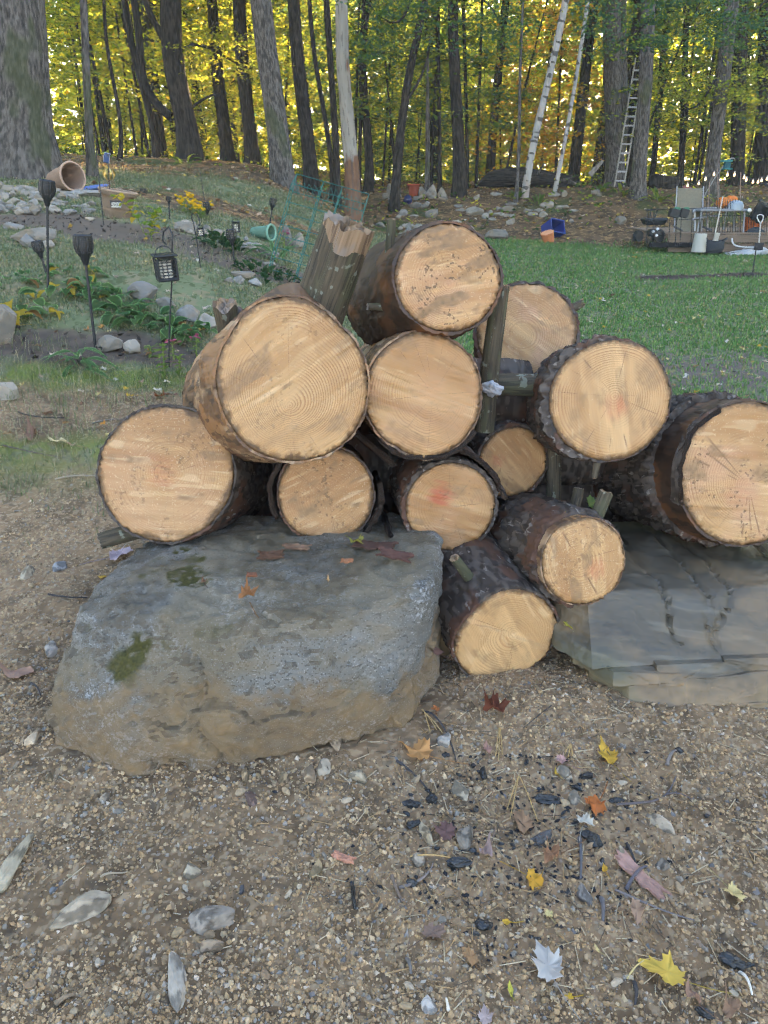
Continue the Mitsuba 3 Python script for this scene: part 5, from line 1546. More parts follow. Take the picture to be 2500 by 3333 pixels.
rng = np.random.default_rng(8)
for k, (px, py, n, sp, lab, wt) in enumerate((
        (30, 935, 14, 0.20, 'hosta clump at the left edge of the hosta bed', (4, 3, 2, 3, 1, 0.4)), (40, 1000, 9, 0.16, 'hosta with broad yellow edged leaves at the left edge below the leaning torch', (2, 2, 1, 3, 3, 0.5)),
        (235, 905, 18, 0.20, 'hosta clump behind the near slatted torch', (3, 3, 2, 3, 2, 0.6)), (205, 960, 10, 0.14, 'yellowing hosta between the two tall torches', (1, 1, 1, 1, 4, 2)),
        (300, 970, 18, 0.17, 'hosta clump at the foot of the near slatted torch', (4, 3, 2, 3, 0.6, 0.4)), (370, 985, 20, 0.18, 'hosta clump right of the near slatted torch', (4, 3, 2, 3, 0.3, 0.2)),
        (420, 1030, 18, 0.17, 'pale bordered hosta in the middle of the bed', (4, 3, 2, 3, 0.2, 0.2)), (480, 1055, 18, 0.18, 'pale bordered hosta left of the lantern rod', (4, 3, 3, 3, 0.2, 0.2)),
        (570, 1090, 16, 0.17, 'pale bordered hosta at the foot of the lantern rod', (4, 3, 3, 3, 0.2, 0.2)), (640, 1110, 14, 0.16, 'hosta with a yellow leaf at the bed end by the small broken stub', (4, 3, 3, 3, 1, 0.2)),
        (75, 1050, 7, 0.10, 'small yellowing hosta on the dark mulch near the left edge', (2, 1, 1, 2, 3, 1)), (150, 1045, 6, 0.10, 'small brown tipped hosta right of the yellowing one', (1, 1, 0, 1, 2, 3)))):
    clump('hosta', lab, 'hosta', ground_at(px, py), HOSTA, n, sp, 1.0, rng, 'hostas in the bed', wt)

STRAP = leaf_dicts([dict(L=0.26, W=0.032, droop=d, cols=((0.12, 0.21, 0.09), (0.55, 0.62, 0.48))) for d in (0.5, 0.9, 1.25)])
clump('strap_leaved_plant', 'strap leaved plant with white edged arching leaves on the moss below the round white stone', 'plant', ground_at(265, 1205), STRAP, 16, 0.04, 1.0, rng, None, None, (10, 45))
clump('strap_leaved_plant', 'grassy strap leaved clump in the far bed left of the wire cage', 'plant', ground_at(905, 860), STRAP, 16, 0.15, 1.4, rng, None, None, (30, 70))

SMALL = leaf_dicts([dict(L=0.055, W=0.024, droop=0.4, cols=((0.17, 0.27, 0.06), (0.22, 0.33, 0.08))), dict(L=0.05, W=0.022, droop=0.6, cols=((0.25, 0.34, 0.08), (0.3, 0.4, 0.1)))])
BIG = leaf_dicts([dict(L=0.15, W=0.085, droop=0.8, cols=((0.60, 0.45, 0.05), (0.55, 0.47, 0.08))), dict(L=0.14, W=0.09, droop=0.5, cols=((0.20, 0.30, 0.04), (0.24, 0.34, 0.05))), dict(L=0.14, W=0.085, droop=0.7, cols=((0.42, 0.44, 0.06), (0.4, 0.42, 0.07)))])


def stem_plant(name, label, px, py, hpx, dicts, n, rng, size=1.0, lean=0.0, group=None, flower=None, wts=None, curvex=0.0):
    g = ground_at(px, py)
    s = g[1] / ray(px, py)[1] / 2500
    H = hpx * s
    k = thing(name, label, 'plant', group)
    P = curve([g - [0, 0, 0.03], g + [lean * H * 0.4, 0, H * 0.5], g + [lean * H + curvex, 0, H]], 10)
    m = tube(P, np.linspace(0.006, 0.003, 10) * size ** 0.5, 5)
    part(k, 'stem', m, 'mat_matte', flat(m, (0.14, 0.19, 0.05)))
    w = None if wts is None else np.array(wts) / np.sum(wts)
    for j in range(n):
        q = 0.25 + 0.75 * (j + 0.5) / n
        p = P[int(q * 9)]
        part(k, 'leaf', dicts[rng.choice(len(dicts), p=w)], None, to=xform(p, (rng.uniform(-20, 20), -rng.uniform(0, 35), 137.5 * j), size * rng.uniform(0.7, 1.2)))
    if flower:
        for j in range(flower[1]):
            d = lathe([(0, 0.004), (0.018, 0.010), (0.024, 0.004), (0, -0.004)], 8)
            m = move(d, P[-1] + rng.normal(0, flower[2], 3) * [1, 1, 0.5], (rng.uniform(-50, 10), rng.uniform(-30, 30), 0), flower[3])
            part(k, 'flower', m, 'mat_matte', flat(m, flower[0]))
    return k


stem_plant('leafy_plant', 'young leafy plant with pale green leaves right of the round white stone', 537, 1235, 120, SMALL, 26, rng, 1.3, 0.05)
stem_plant('leafy_plant', 'smaller pale green leafy plant just right of the young leafy one', 585, 1225, 70, SMALL, 18, rng, 1.1, 0.1)
stem_plant('leafy_plant', 'low light green seedling between the brownish stone and the young leafy plant', 492, 1160, 36, SMALL, 10, rng, 1.1)
stem_plant('leafy_plant', 'tall stem with big yellow leaves arching left in front of the standing flowerpot', 470, 760, 120, BIG, 13, rng, 0.95, -0.55, None, None, (5, 1, 3), -0.1)
stem_plant('leafy_plant', 'bushy plant with big light green leaves right of the yellow leaved stem', 492, 785, 105, BIG, 20, rng, 0.9, 0.25, None, None, (0.5, 5, 2))
stem_plant('leafy_plant', 'small plant with pink flowers by the foot of the lantern rod', 566, 1170, 60, SMALL, 12, rng, 1.0, 0.0, None, ((0.36, 0.08, 0.14), 7, 0.02, 0.6))
stem_plant('leafy_plant', 'small plant with pink flowers left of the small broken stub', 640, 1160, 60, SMALL, 12, rng, 1.0, 0.1, None, ((0.36, 0.08, 0.14), 7, 0.02, 0.6))
stem_plant('leafy_plant', 'small plant with dark red flowers beside the wire cage foot', 925, 815, 55, SMALL, 12, rng, 1.8, 0.1, None, ((0.25, 0.05, 0.10), 6, 0.03, 1.0))
for k in range(12):
    q = k / 11
    stem_plant('coneflower', 'yellow coneflower in the row of yellow flowers right of the standing flowerpot', 592 + 75 * q + rng.uniform(-5, 5), 690 + 22 * q + rng.uniform(-6, 6), rng.uniform(30, 46), SMALL, 5, rng, 1.6, rng.uniform(-0.1, 0.1), 'yellow coneflowers', ((0.72, 0.46, 0.02), 4, 0.06, 1.25))
DARKL = leaf_dicts([dict(L=0.10, W=0.05, droop=0.7, cols=((0.035, 0.075, 0.03), (0.05, 0.10, 0.04))), dict(L=0.09, W=0.05, droop=0.4, cols=((0.06, 0.11, 0.05), (0.08, 0.14, 0.07)))])
clump('bush', 'small dark green bush behind the torch by the leaning stones', 'bush', ground_at(725, 815), DARKL, 60, 0.24, 1.4, rng, None, None, (20, 80))
clump('bush', 'low grey green plants below the wire cage', 'bush', ground_at(860, 905), DARKL, 50, 0.35, 1.2, rng, None, None, (20, 80))
FERN = leaf_dicts([dict(L=0.35, W=0.07, droop=0.8, cols=((0.26, 0.30, 0.05), (0.3, 0.34, 0.06))), dict(L=0.35, W=0.07, droop=0.5, cols=((0.12, 0.19, 0.05), (0.14, 0.22, 0.06)))])
for lab, px, py in (('yellow green fern on the far bank left of the thicker birch', 1682, 655), ('pale fern on the far bank below the thinner birch', 1750, 670), ('green fern on the bank between the standing stones and the fallen trunk', 1396, 600),
                    ('pale green plant on the bank right of the ladder tree', 2140, 660), ('green leafy plant left of the patio chair', 2205, 668), ('leafy plant at the foot of the dark maple', 600, 540), ('plants under the ladder', 2020, 640), ('low fern left of the ladder', 1960, 630)):
    clump('fern', lab, 'plant', ground_at(px, py), FERN, 12, 0.18, 1.2, rng, None, None, (30, 75))

# ------------------------------------------------------------------ the wooden deck and what stands about it
DY = 17.6
gD = at(2150, 812, DY)
zD = float(terrain(gD[0], gD[1]))
deck = thing('deck', 'low brown wooden deck at the right edge of the lawn', 'deck')
zt = at(2170, 757, DY)[2]
x0, x1 = at(2166, 760, DY)[0], at(2750, 780, DY)[0]
for j in range(14):
    m = boxm(x1 - x0, 0.185, 0.035, 0.004, ((x0 + x1) / 2, DY + 0.1 + 0.20 * j, zt - 0.018))
    part(deck, 'deck_board', m, 'mat_board', uv=np.stack([m[0][:, 1] * 3 + j, m[0][:, 0]], -1))
for j, (zc, hh) in enumerate(((zt - 0.12, 0.16), (zt - 0.31, 0.18))):
    m = boxm(x1 - x0 - 0.1 * j, 0.05, hh, 0.004, ((x0 + x1) / 2 + 0.05, DY - 0.04 + 0.05 * j, zc))
    part(deck, 'fascia_board', m, 'mat_board', uv=np.stack([m[0][:, 2] * 2 + j * 3, m[0][:, 0]], -1))
m = boxm(1.4, 0.03, 0.10, 0.003, at(2220, 797, DY - 0.09))
part(deck, 'dark_vent', m, 'mat_matte', flat(m, (0.015, 0.015, 0.017)))

D = lambda px, py, y=DY + 0.4: at(px, py, y)  # noqa: E731
# wire fence along the deck and the lawn
fence = thing('wire_fence', 'black wire fence of thin bars standing on the deck', 'wire fence')
for px in np.arange(2300, 2520, 8.5):
    m = tube([D(px, 790, DY + 0.15), D(px + 1, 648 if px < 2420 else 690, DY + 0.15)], 0.006, 4)
    part(fence, 'bar', m, 'mat_satin', flat(m, BLACK))
for py in (700, 755):
    m = tube([D(2300, py, DY + 0.15), D(2520, py + 4, DY + 0.15)], 0.006, 4)
    part(fence, 'rail', m, 'mat_satin', flat(m, BLACK))
fence = thing('wire_fence', 'black wire fence between the wheeled spreader and the patio chair', 'wire fence')
for px in (2105, 2125, 2178, 2200, 2215, 2250, 2275):
    m = tube([at(px - 2, 805, DY - 0.25), at(px + 4, 683, DY - 0.25)], 0.007, 4)
    part(fence, 'bar', m, 'mat_satin', flat(m, BLACK))
for py in (682, 718):
    m = tube([at(2100, py, DY - 0.25), at(2300, py - 5, DY - 0.25)], 0.006, 4)
    part(fence, 'rail', m, 'mat_satin', flat(m, BLACK))
# patio chair
ch = thing('patio_chair', 'reclining patio chair with a beige fabric back standing on the deck', 'chair')
m = boxm(0.56, 0.02, 1.0, 0.005)
cb = D(2243, 690, DY + 0.6)
part(ch, 'back_rest', move(m, cb, (-14, 0, 4)), 'mat_matte', flat(m, (0.20, 0.18, 0.13)))
for sx in (-1, 1):
    m = rod([cb + [sx * 0.29, 0.14, 0.52], cb + [sx * 0.30, -0.02, -0.10], cb + [sx * 0.31, -0.25, -0.75], cb + [sx * 0.31, -0.40, -0.98]], 0.016)
    part(ch, 'frame', m, 'mat_satin', flat(m, (0.30, 0.31, 0.33)), smooth=True)
    m = rod([cb + [sx * 0.31, -0.1, -0.30], cb + [sx * 0.32, -0.6, -0.36]], 0.02)
    part(ch, 'armrest', m, 'mat_satin', flat(m, (0.10, 0.10, 0.11)), smooth=True)
m = boxm(0.54, 0.5, 0.025, 0.005)
part(ch, 'seat', move(m, cb + [0, -0.42, -0.62], (8, 0, 0)), 'mat_matte', flat(m, (0.20, 0.18, 0.13)))
for px, w_, lab in ((2195, 26, 'black box planter hanging on the fence, left one'), (2226, 22, 'black box planter hanging on the fence, right one in front of the chair')):
    kp = thing('planter_box', lab, 'planter')
    m = boxm(w_ * 0.0075, 0.16, 0.17, 0.01)
    part(kp, 'box', move(m, at(px, 694, DY - 0.33), (0, 14, 0)), 'mat_satin', flat(m, BLACK))
    m = move(rock(px, 2, (0.07, 0.05, 0.05)), at(px + 8, 681, DY - 0.33))
    part(kp, 'plant', m, 'mat_matte', flat(m, (0.06, 0.16, 0.10)))
# table with two pumpkins and a glass cover
tb = thing('table', 'white framed garden table on the deck carrying the two pumpkins', 'table')
tt = D(2340, 683)
m = boxm(1.05, 0.6, 0.05, 0.01)
part(tb, 'table_top', move(m, tt), 'mat_satin', flat(m, (0.20, 0.21, 0.225)))
for sx in (-1, 1):
    for sy in (-1, 1):
        m = tube([tt + [sx * 0.46, sy * 0.24, 0], tt + [sx * 0.50, sy * 0.26, zt - tt[2]]], 0.02, 8)
        part(tb, 'leg', m, 'mat_satin', flat(m, (0.22, 0.23, 0.24)))
rl = thing('railing', 'pale grey curved railing around the table on the deck', 'railing')
for py in (686, 712):
    m = rod([D(2256, py + 2, DY + 0.3), D(2300, py - 8, DY + 0.6), D(2330, py - 9, DY + 0.8)], 0.025)
    part(rl, 'rail', m, 'mat_satin', flat(m, (0.36, 0.38, 0.41)), smooth=True)
for px in (2262, 2302):
    m = tube([D(px, 680, DY + 0.42), D(px, 752, DY + 0.42)], 0.022, 8)
    part(rl, 'post', m, 'mat_satin', flat(m, (0.50, 0.51, 0.53)))


def pumpkin(label, p, r):
    k = thing('pumpkin', label, 'pumpkin', 'orange pumpkins')
    th, ph = np.meshgrid(np.linspace(0, 2 * np.pi, 49)[:-1], np.linspace(-np.pi / 2, np.pi / 2, 17), indexing='ij')
    rib = 1 - 0.10 * np.abs(np.sin(th * 5)) ** 0.5 * 0 - 0.07 * (np.cos(th * 10) < -0.2) * np.cos(ph)
    v = np.stack([rib * np.cos(ph) * np.cos(th), rib * np.cos(ph) * np.sin(th), 0.86 * np.sin(ph) - 0.12 * np.exp(-(np.cos(ph) / 0.25) ** 2) * np.sign(ph)], -1) * r
    i, j = np.meshgrid(np.arange(48), np.arange(16), indexing='ij')
    q = np.stack([i * 17 + j, ((i + 1) % 48) * 17 + j, ((i + 1) % 48) * 17 + j + 1, i * 17 + j + 1], -1).reshape(-1, 4)
    m = move((v.reshape(-1, 3), q), p + [0, 0, r * 0.8])
    part(k, 'shell', m, 'mat_satin', flat(m, (0.55, 0.155, 0.02)), smooth=True)
    m = tube([p + [0, 0, r * 1.45], p + [0.02, 0, r * 1.85]], [r * 0.16, r * 0.10], 7)
    part(k, 'stalk', m, 'mat_matte', flat(m, (0.16, 0.15, 0.06)))


pumpkin('orange pumpkin on the table, left of the pair', D(2349, 676), 0.135)
pumpkin('orange pumpkin on the table, right of the pair and a little farther', D(2377, 673, DY + 0.62), 0.145)
m = lathe([(0.17, 0), (0.17, 0.10), (0.13, 0.17), (0.05, 0.20), (0, 0.205)], 24)
whole('cover', 'clear silvery dome cover on the table beside the pumpkins', 'cover', move(m, D(2392, 684, DY + 0.25)), 'mat_gloss', flat(m, (0.28, 0.33, 0.38)), smooth=True)
# black tilted container, orange bucket, dark bags
kc2 = thing('container', 'black plastic container tilted against the rail with a white ball on its front', 'container')
m = lathe([(0, 0), (0.14, 0), (0.19, 0.34), (0.21, 0.35), (0.20, 0.38), (0, 0.36)], 22)
part(kc2, 'tub', move(m, D(2455, 716, DY + 0.2), (20, 28, 0)), 'mat_satin', flat(m, BLACK), smooth=True)
m = move(rock(3, 3, (0.04, 0.04, 0.04), 40, 0, 0.97), D(2440, 684, DY + 0.0))
part(kc2, 'ball', m, 'mat_satin', flat(m, (0.75, 0.75, 0.74)), smooth=True)
ko2 = thing('bucket', 'orange bucket on the deck near the right edge, half hidden by a dark round pot', 'bucket')
m = lathe([(0, 0), (0.15, 0), (0.19, 0.40), (0.205, 0.41), (0.205, 0.44), (0, 0.43)], 24)
part(ko2, 'shell', move(m, D(2444, 776, DY + 0.5)), 'mat_satin', flat(m, (0.52, 0.12, 0.03)), smooth=True)
m = move(rock(17, 3, (0.20, 0.18, 0.19), 40, 0.04, 0.95), D(2455, 768, DY + 0.2))
whole('pot', 'dark grey round pot in front of the orange bucket on the deck', 'pot', m, 'mat_matte', flat(m, (0.05, 0.055, 0.065)), smooth=True)
# white pail upside down, grey fabric pot, tools
kw = thing('pail', 'white plastic pail standing upside down on the lawn before the deck', 'bucket')
gw = at(2273, 820, DY - 0.35)
m = lathe([(0.15, 0), (0.155, 0.02), (0.148, 0.03), (0.125, 0.36), (0.118, 0.37), (0, 0.372)], 26)
part(kw, 'shell', move(m, gw), 'mat_satin', flat(m, (0.40, 0.385, 0.34)), smooth=True)
kf = thing('grow_bag', 'dark grey fabric planting bag with two handles right of the white pail', 'planter')
gf = at(2321, 822, DY - 0.35)
m = lathe([(0, 0), (0.18, 0), (0.205, 0.10), (0.195, 0.24), (0.185, 0.245), (0.17, 0.20), (0, 0.19)], 24)
v = move(m, gf)
part(kf, 'bag', v, 'mat_matte', flat(m, (0.045, 0.05, 0.055)), smooth=True)
for sx in (-1, 1):
    m = rod([gf + [sx * 0.16, -0.08, 0.23], gf + [sx * 0.21, -0.1, 0.29], gf + [sx * 0.17, 0.05, 0.24]], 0.012)
    part(kf, 'handle', m, 'mat_matte', flat(m, (0.06, 0.065, 0.07)))
kb2 = thing('broom', 'pale wooden handled broom leaning on the table', 'broom')
m = tube([at(2323, 785, DY - 0.2), at(2353, 640, DY + 0.1)], 0.014, 8)
part(kb2, 'handle', m, 'mat_matte', flat(m, (0.48, 0.44, 0.38)))
m = boxm(0.10, 0.06, 0.22, 0.01)
part(kb2, 'head', move(m, at(2331, 775, DY - 0.25), (0, 8, 0)), 'mat_matte', flat(m, (0.42, 0.40, 0.34)))
ks = thing('spade', 'spade with a pale D shaped grip standing in front of the deck', 'spade')
m = tube([at(2470, 797, DY - 0.3), at(2476, 725, DY - 0.25)], 0.016, 8)
part(ks, 'shaft', m, 'mat_matte', flat(m, (0.45, 0.42, 0.38)))
m = rod([at(2476, 726, DY - 0.25), at(2466, 712, DY - 0.25), at(2466, 702, DY - 0.25), at(2483, 701, DY - 0.25), at(2484, 712, DY - 0.25), at(2476, 726, DY - 0.25)], 0.013)
part(ks, 'grip', m, 'mat_satin', flat(m, (0.50, 0.50, 0.50)))
m = boxm(0.19, 0.02, 0.16, 0.006)
part(ks, 'blade', move(m, at(2470, 803, DY - 0.3), (6, 0, 0)), 'mat_satin', flat(m, (0.03, 0.03, 0.035)))
# white hose
kh = thing('hose', 'white hose lying in loops in front of the deck at the right edge', 'hose')
m = rod([at(2383, 775, DY - 0.2), at(2392, 798, DY - 0.25), at(2410, 803, DY - 0.25), at(2480, 806, DY - 0.25), at(2496, 812, DY - 0.25), at(2492, 828, DY - 0.3), at(2470, 836, DY - 0.35), at(2430, 836, DY - 0.4)], 0.018)
part(kh, 'pipe', m, 'mat_satin', flat(m, (0.50, 0.51, 0.53)), smooth=True)
for j in range(5):
    th = np.linspace(0, 2 * np.pi, 26)
    c = at(2425 + 9 * j, 836 + 1.0 * j, DY - 0.45)
    P = np.stack([c[0] + (0.42 - 0.03 * j) * np.cos(th), c[1] + 0.22 * np.sin(th), terrain(c[0], c[1]) + 0.03 + 0.02 * j + 0.012 * np.sin(3 * th + j)], -1)
    m = tube(P, 0.013, 6, False)
    part(kh, 'coil', m, 'mat_satin', flat(m, (0.45, 0.47, 0.50)), smooth=True)
# wheeled spreader
sp = thing('spreader', 'black wheeled lawn spreader at the edge of the lawn left of the deck', 'lawn spreader')
gs = at(2118, 782, DY + 0.2)
m = boxm(0.52, 0.36, 0.16, 0.03)
v = m[0] * np.where(m[0][:, 2:] < 0, 0.8, 1.0)
part(sp, 'hopper', move((v, m[1]), gs + [0.02, 0, 0.38]), 'mat_satin', flat(m, BLACK))
for px, r_ in ((2077, 0.11), (2142, 0.14)):
    m = tube([[0, -0.05, 0], [0, 0.05, 0]], r_, 22)
    c = at(px, 768, DY + 0.05)
    part(sp, 'wheel', move(m, c, (0, 0, 25)), 'mat_satin', flat(m, BLACK))
m = boxm(0.28, 0.22, 0.14, 0.03)
part(sp, 'spinner_housing', move(m, gs + [0.03, -0.1, 0.16]), 'mat_satin', flat(m, BLACK))
for dx_, dz_ in ((0.04, 0.24), (-0.05, 0.19), (0.03, 0.11)):
    m = move(rock(9, 2, (0.03, 0.03, 0.03), 30, 0, 0.95), gs + [dx_, -0.25, dz_])
    part(sp, 'knob', m, 'mat_satin', flat(m, (0.7, 0.71, 0.72)), smooth=True)
for a_, b_ in (((2112, 730), (2120, 682)), ((2125, 730), (2140, 684)), ((2104, 685), (2142, 680))):
    m = tube([at(*a_, DY + 0.2), at(*b_, DY + 0.5)], 0.013, 6)
    part(sp, 'handle_tube', m, 'mat_satin', flat(m, BLACK))
# poles with the string of lights, feeder
for px0, py0, px1, py1, lab in ((2342, 700, 2335, 548, 'thin rusty pole carrying the string of lights, left one'), (2408, 700, 2411, 560, 'thin rusty pole carrying the string of lights, right one'), (2300, 640, 2310, 590, 'short pale rod under the string of lights')):
    m = tube([D(px0, 760, DY + 0.35), D(px1, py1, DY + 0.35)], 0.011, 7)
    whole('pole', lab, 'pole', m, 'mat_matte', flat(m, (0.23, 0.17, 0.13)))
bf = thing('bird_feeder', 'blue green wooden bird feeder hanging on a grey pole at the right', 'bird feeder')
yf = 19.0
m = rod([at(2372, 640, yf), at(2381, 515, yf), at(2388, 514, yf), at(2391, 518, yf)], 0.013)
part(bf, 'pole', m, 'mat_matte', flat(m, (0.25, 0.25, 0.24)))
g_ = at(2372, 640, yf)
m = tube([[g_[0], g_[1], float(terrain(g_[0], g_[1])) - 0.1], g_], 0.014, 7)
part(bf, 'post', m, 'mat_matte', flat(m, (0.25, 0.25, 0.24)))
TQ = (0.05, 0.20, 0.19)
for nm, m in (('roof', move(boxm(0.21, 0.19, 0.045, 0.006), at(2365, 524, yf - 0.05))), ('feed_box', move(boxm(0.12, 0.12, 0.15, 0.005), at(2367, 538, yf - 0.05))), ('tray', move(boxm(0.18, 0.17, 0.025, 0.004), at(2367, 550, yf - 0.05)))):
    part(bf, nm, m, 'mat_matte', flat(m, TQ if nm != 'feed_box' else (0.03, 0.10, 0.12)))
sl = thing('string_lights', 'string of small warm lights hung between the poles over the deck', 'string lights')
bul = [(870, 610), (980, 590), (1045, 548), (1130, 500), (1260, 505), (1330, 505), (1425, 530), (1446, 555), (1512, 576), (1562, 575), (1596, 560), (1650, 545)]
ys = np.interp([b[0] for b in bul], [870, 1045, 1165, 1385, 1650], [19.5, 18.6, DY + 0.35, DY + 0.35, DY + 1.2])
BP = [at(1950 + 0.3315 * b[0], 400 + 0.3315 * b[1], yy) for b, yy in zip(bul, ys)]
m = tube(curve([p + [0, 0, 0.05] for p in BP], 60), 0.005, 4)
part(sl, 'cable', m, 'mat_matte', flat(m, (0.04, 0.04, 0.04)))
for p in BP:
    m = move(lathe([(0, -0.045), (0.018, -0.038), (0.026, -0.02), (0.020, 0.008), (0.010, 0.025), (0, 0.025)], 10), p)
    d = mikit.ply(m, 'mat_bulb', smooth=True)
    d['emitter'] = {'type': 'area', 'radiance': rgb(0.085, 0.05, 0.02)}
    scene[numbered(sl + '__bulb')] = d
    m = move(lathe([(0, 0.022), (0.015, 0.024), (0.013, 0.06), (0, 0.06)], 8), p)
    part(sl, 'socket', m, 'mat_matte', flat(m, (0.5, 0.5, 0.5)))
scene['mat_bulb'] = principled(rgb(0.8, 0.7, 0.5), 0.3)
# pole on the lawn, ornament
gl = ground_at(2450, 893)
m = rod([gl - [0, 0, 0.2], at(2463, 800, gl[1])], 0.011)
whole('lawn_pole', 'thin dark pole standing at the right end of the dark mulch strip', 'pole', m, 'mat_satin', flat(m, BLACK))
g_ = at(2241, 634, 20.0)
m = move(rock(5, 3, (0.13, 0.07, 0.06), 20, 0.1, 0.8), at(2238, 615, 20.0), (0, 20, 0))
m2 = tube([[g_[0], 20.0, float(terrain(g_[0], 20.0))], at(2243, 620, 20.0)], 0.025, 7)
ko3 = thing('bird_ornament', 'small dull red bird ornament on a post behind the patio chair', 'garden ornament')
part(ko3, 'bird', m, 'mat_matte', flat(m, (0.20, 0.09, 0.08)), smooth=True)
part(ko3, 'post', m2, 'mat_matte', flat(m2, (0.12, 0.07, 0.06)))

# ------------------------------------------------------------------ ladder
ld = thing('ladder', 'tall aluminium ladder leaning against the trunks at the right', 'ladder')
LB, LT = at(2011, 634, 27.6), at(2084, 190, 29.2)
half = np.array([0.165, 0.03, 0])
for s_1 in (-1, 1):
    m = tube([LB + half * s_1, LT + half * s_1], 0.028, 6)
    part(ld, 'rail', m, 'mat_matte', flat(m, (0.34, 0.31, 0.27)))
Ll = np.linalg.norm(LT - LB)
for j in range(int(Ll / 0.305)):
    p = LB + (LT - LB) * (0.16 + 0.305 * j) / Ll
    m = tube([p - half, p + half], 0.030, 6)
    part(ld, 'rung', m, 'mat_matte', flat(m, (0.40, 0.40, 0.41)))
# ------------------------------------------------------------------ grass
rng = np.random.default_rng(5)


def grass(x, y, h, lean, w, pal, rng):
    z = gz(x, y)
    n = len(x)
    th = rng.uniform(0, 2 * np.pi, n)
    d = np.stack([np.cos(th), np.sin(th), 0 * th], -1)
    s = np.stack([-np.sin(th), np.cos(th), 0 * th], -1)
    b = np.stack([x, y, z - 0.005], -1)
    h = (h * rng.uniform(0.5, 1.25, n))[:, None]
    w = (w * rng.uniform(0.7, 1.3, n))[:, None]
    l_ = (lean * rng.uniform(0.1, 1.0, n))[:, None]
    up = np.array([0, 0, 1.0])
    m = b + up * h * 0.6 + d * h * l_ * 0.4
    v = np.stack([b - s * w / 2, b + s * w / 2, m - s * w * 0.38, m + s * w * 0.38, b + up * h * (1 - 0.3 * l_) + d * h * l_], 1).reshape(-1, 3)
    f = (np.arange(n)[:, None, None] * 5 + np.array([[0, 1, 3], [0, 3, 2], [2, 3, 4]])[None]).reshape(-1, 3)
    c = leaf_cols(n, pal, rng, 0.3)[::4]
    return (v, f), np.repeat(c, 5, axis=0)


G_LAWN = [((0.14, 0.27, 0.085), 5), ((0.18, 0.32, 0.115), 4), ((0.28, 0.37, 0.15), 2.5), ((0.40, 0.36, 0.19), 0.7)]
G_ROUGH = [((0.20, 0.235, 0.12), 4), ((0.27, 0.29, 0.16), 3), ((0.40, 0.36, 0.25), 3), ((0.15, 0.18, 0.09), 2)]
n = 215000
y = 3.4 + 17.3 * rng.uniform(0, 1, n) ** 1.5
x = rng.uniform(-0.62, 0.62, n) * (y + 0.5)
dz, bd, br, lt, sp_, ms_ = zones(NP, x, y)
clumpy = meshkit.fbm(np.stack([x * 2.2, y * 2.2, 0 * x], -1), 3, 4)
left = ss(1.0, -0.5, x - 0.1 * (y - 6))
dens = (1 - dz) * (1 - bd) * (1 - br * 0.75) * (1 - lt * 0.85) * (1 - sp_) * (1 - ms_ * 0.85) * np.where(left > 0.5, ss(0.22, 0.5, clumpy), ss(0.12, 0.4, clumpy))
ok = rng.uniform(0, 1, n) < dens
x, y, left = x[ok], y[ok], left[ok]
sel = left > 0.5
m1, c1 = grass(x[~sel], y[~sel], 0.045 + 0.001 * y[~sel], 0.9, 0.0055 + 0.0009 * y[~sel], G_LAWN, rng)
m2, c2 = grass(x[sel], y[sel], 0.045 + 0.001 * y[sel], 1.2, 0.0030 + 0.0006 * y[sel], G_ROUGH, rng)
m, c = join([m1, m2]), np.vstack([c1, c2])
whole('grass', 'mown lawn grass and thinner grass on the slope', 'grass', m, 'mat_leaf', color=c, kind='stuff')
# long wild tufts near the left edge and thin stalks in the dirt
tx, ty = [], []
for px, py, s_, cnt in ((40, 1230, 0.25, 260), (150, 1130, 0.15, 90), (330, 1300, 0.35, 160), (30, 1420, 0.3, 160), (470, 1290, 0.25, 180), (600, 1260, 0.2, 150), (230, 1240, 0.25, 140), (120, 1330, 0.3, 200), (200, 1480, 0.4, 90), (330, 1560, 0.2, 26), (360, 1760, 0.12, 10), (500, 1240, 0.2, 140), (560, 800, 0.3, 80), (760, 850, 0.35, 200), (900, 900, 0.4, 260), (640, 720, 0.4, 160)):
    g = ground_at(px, py)
    tx.append(g[0] + rng.normal(0, s_, cnt))
    ty.append(g[1] + rng.normal(0, s_ * 0.5, cnt))
tx, ty = np.concatenate(tx), np.concatenate(ty)
m, c = grass(tx, ty, 0.13, 1.3, 0.0028, [((0.22, 0.26, 0.13), 4), ((0.42, 0.38, 0.26), 3), ((0.14, 0.18, 0.08), 2)], rng)
whole('wild_grass', 'long loose grass blades and dry stalks on the left slope', 'grass', m, 'mat_leaf', color=c, kind='stuff')
# mulch crumbs of the beds and the strip
n = 9000
x, y = rng.uniform(-5, 7, n), rng.uniform(4.6, 14.5, n)
dz, bd, br, lt, sp_, ms_ = zones(NP, x, y)
ok = np.maximum(np.maximum(bd, sp_), 0.25 * br) > rng.uniform(0.2, 1, n)
x, y = x[ok], y[ok]
m = leaf_cards(np.stack([x, y, gz(x, y) + rng.uniform(0.005, 0.035, len(x))], -1), 0.05, rng, 0.9, 0.5)
whole('mulch', 'dark bark mulch crumbs in the beds and in the strip on the lawn', 'mulch', m, 'mat_matte', color=leaf_cols(len(x), [((0.03, 0.025, 0.022), 4), ((0.07, 0.055, 0.045), 3), ((0.15, 0.10, 0.07), 1)], rng), kind='stuff')

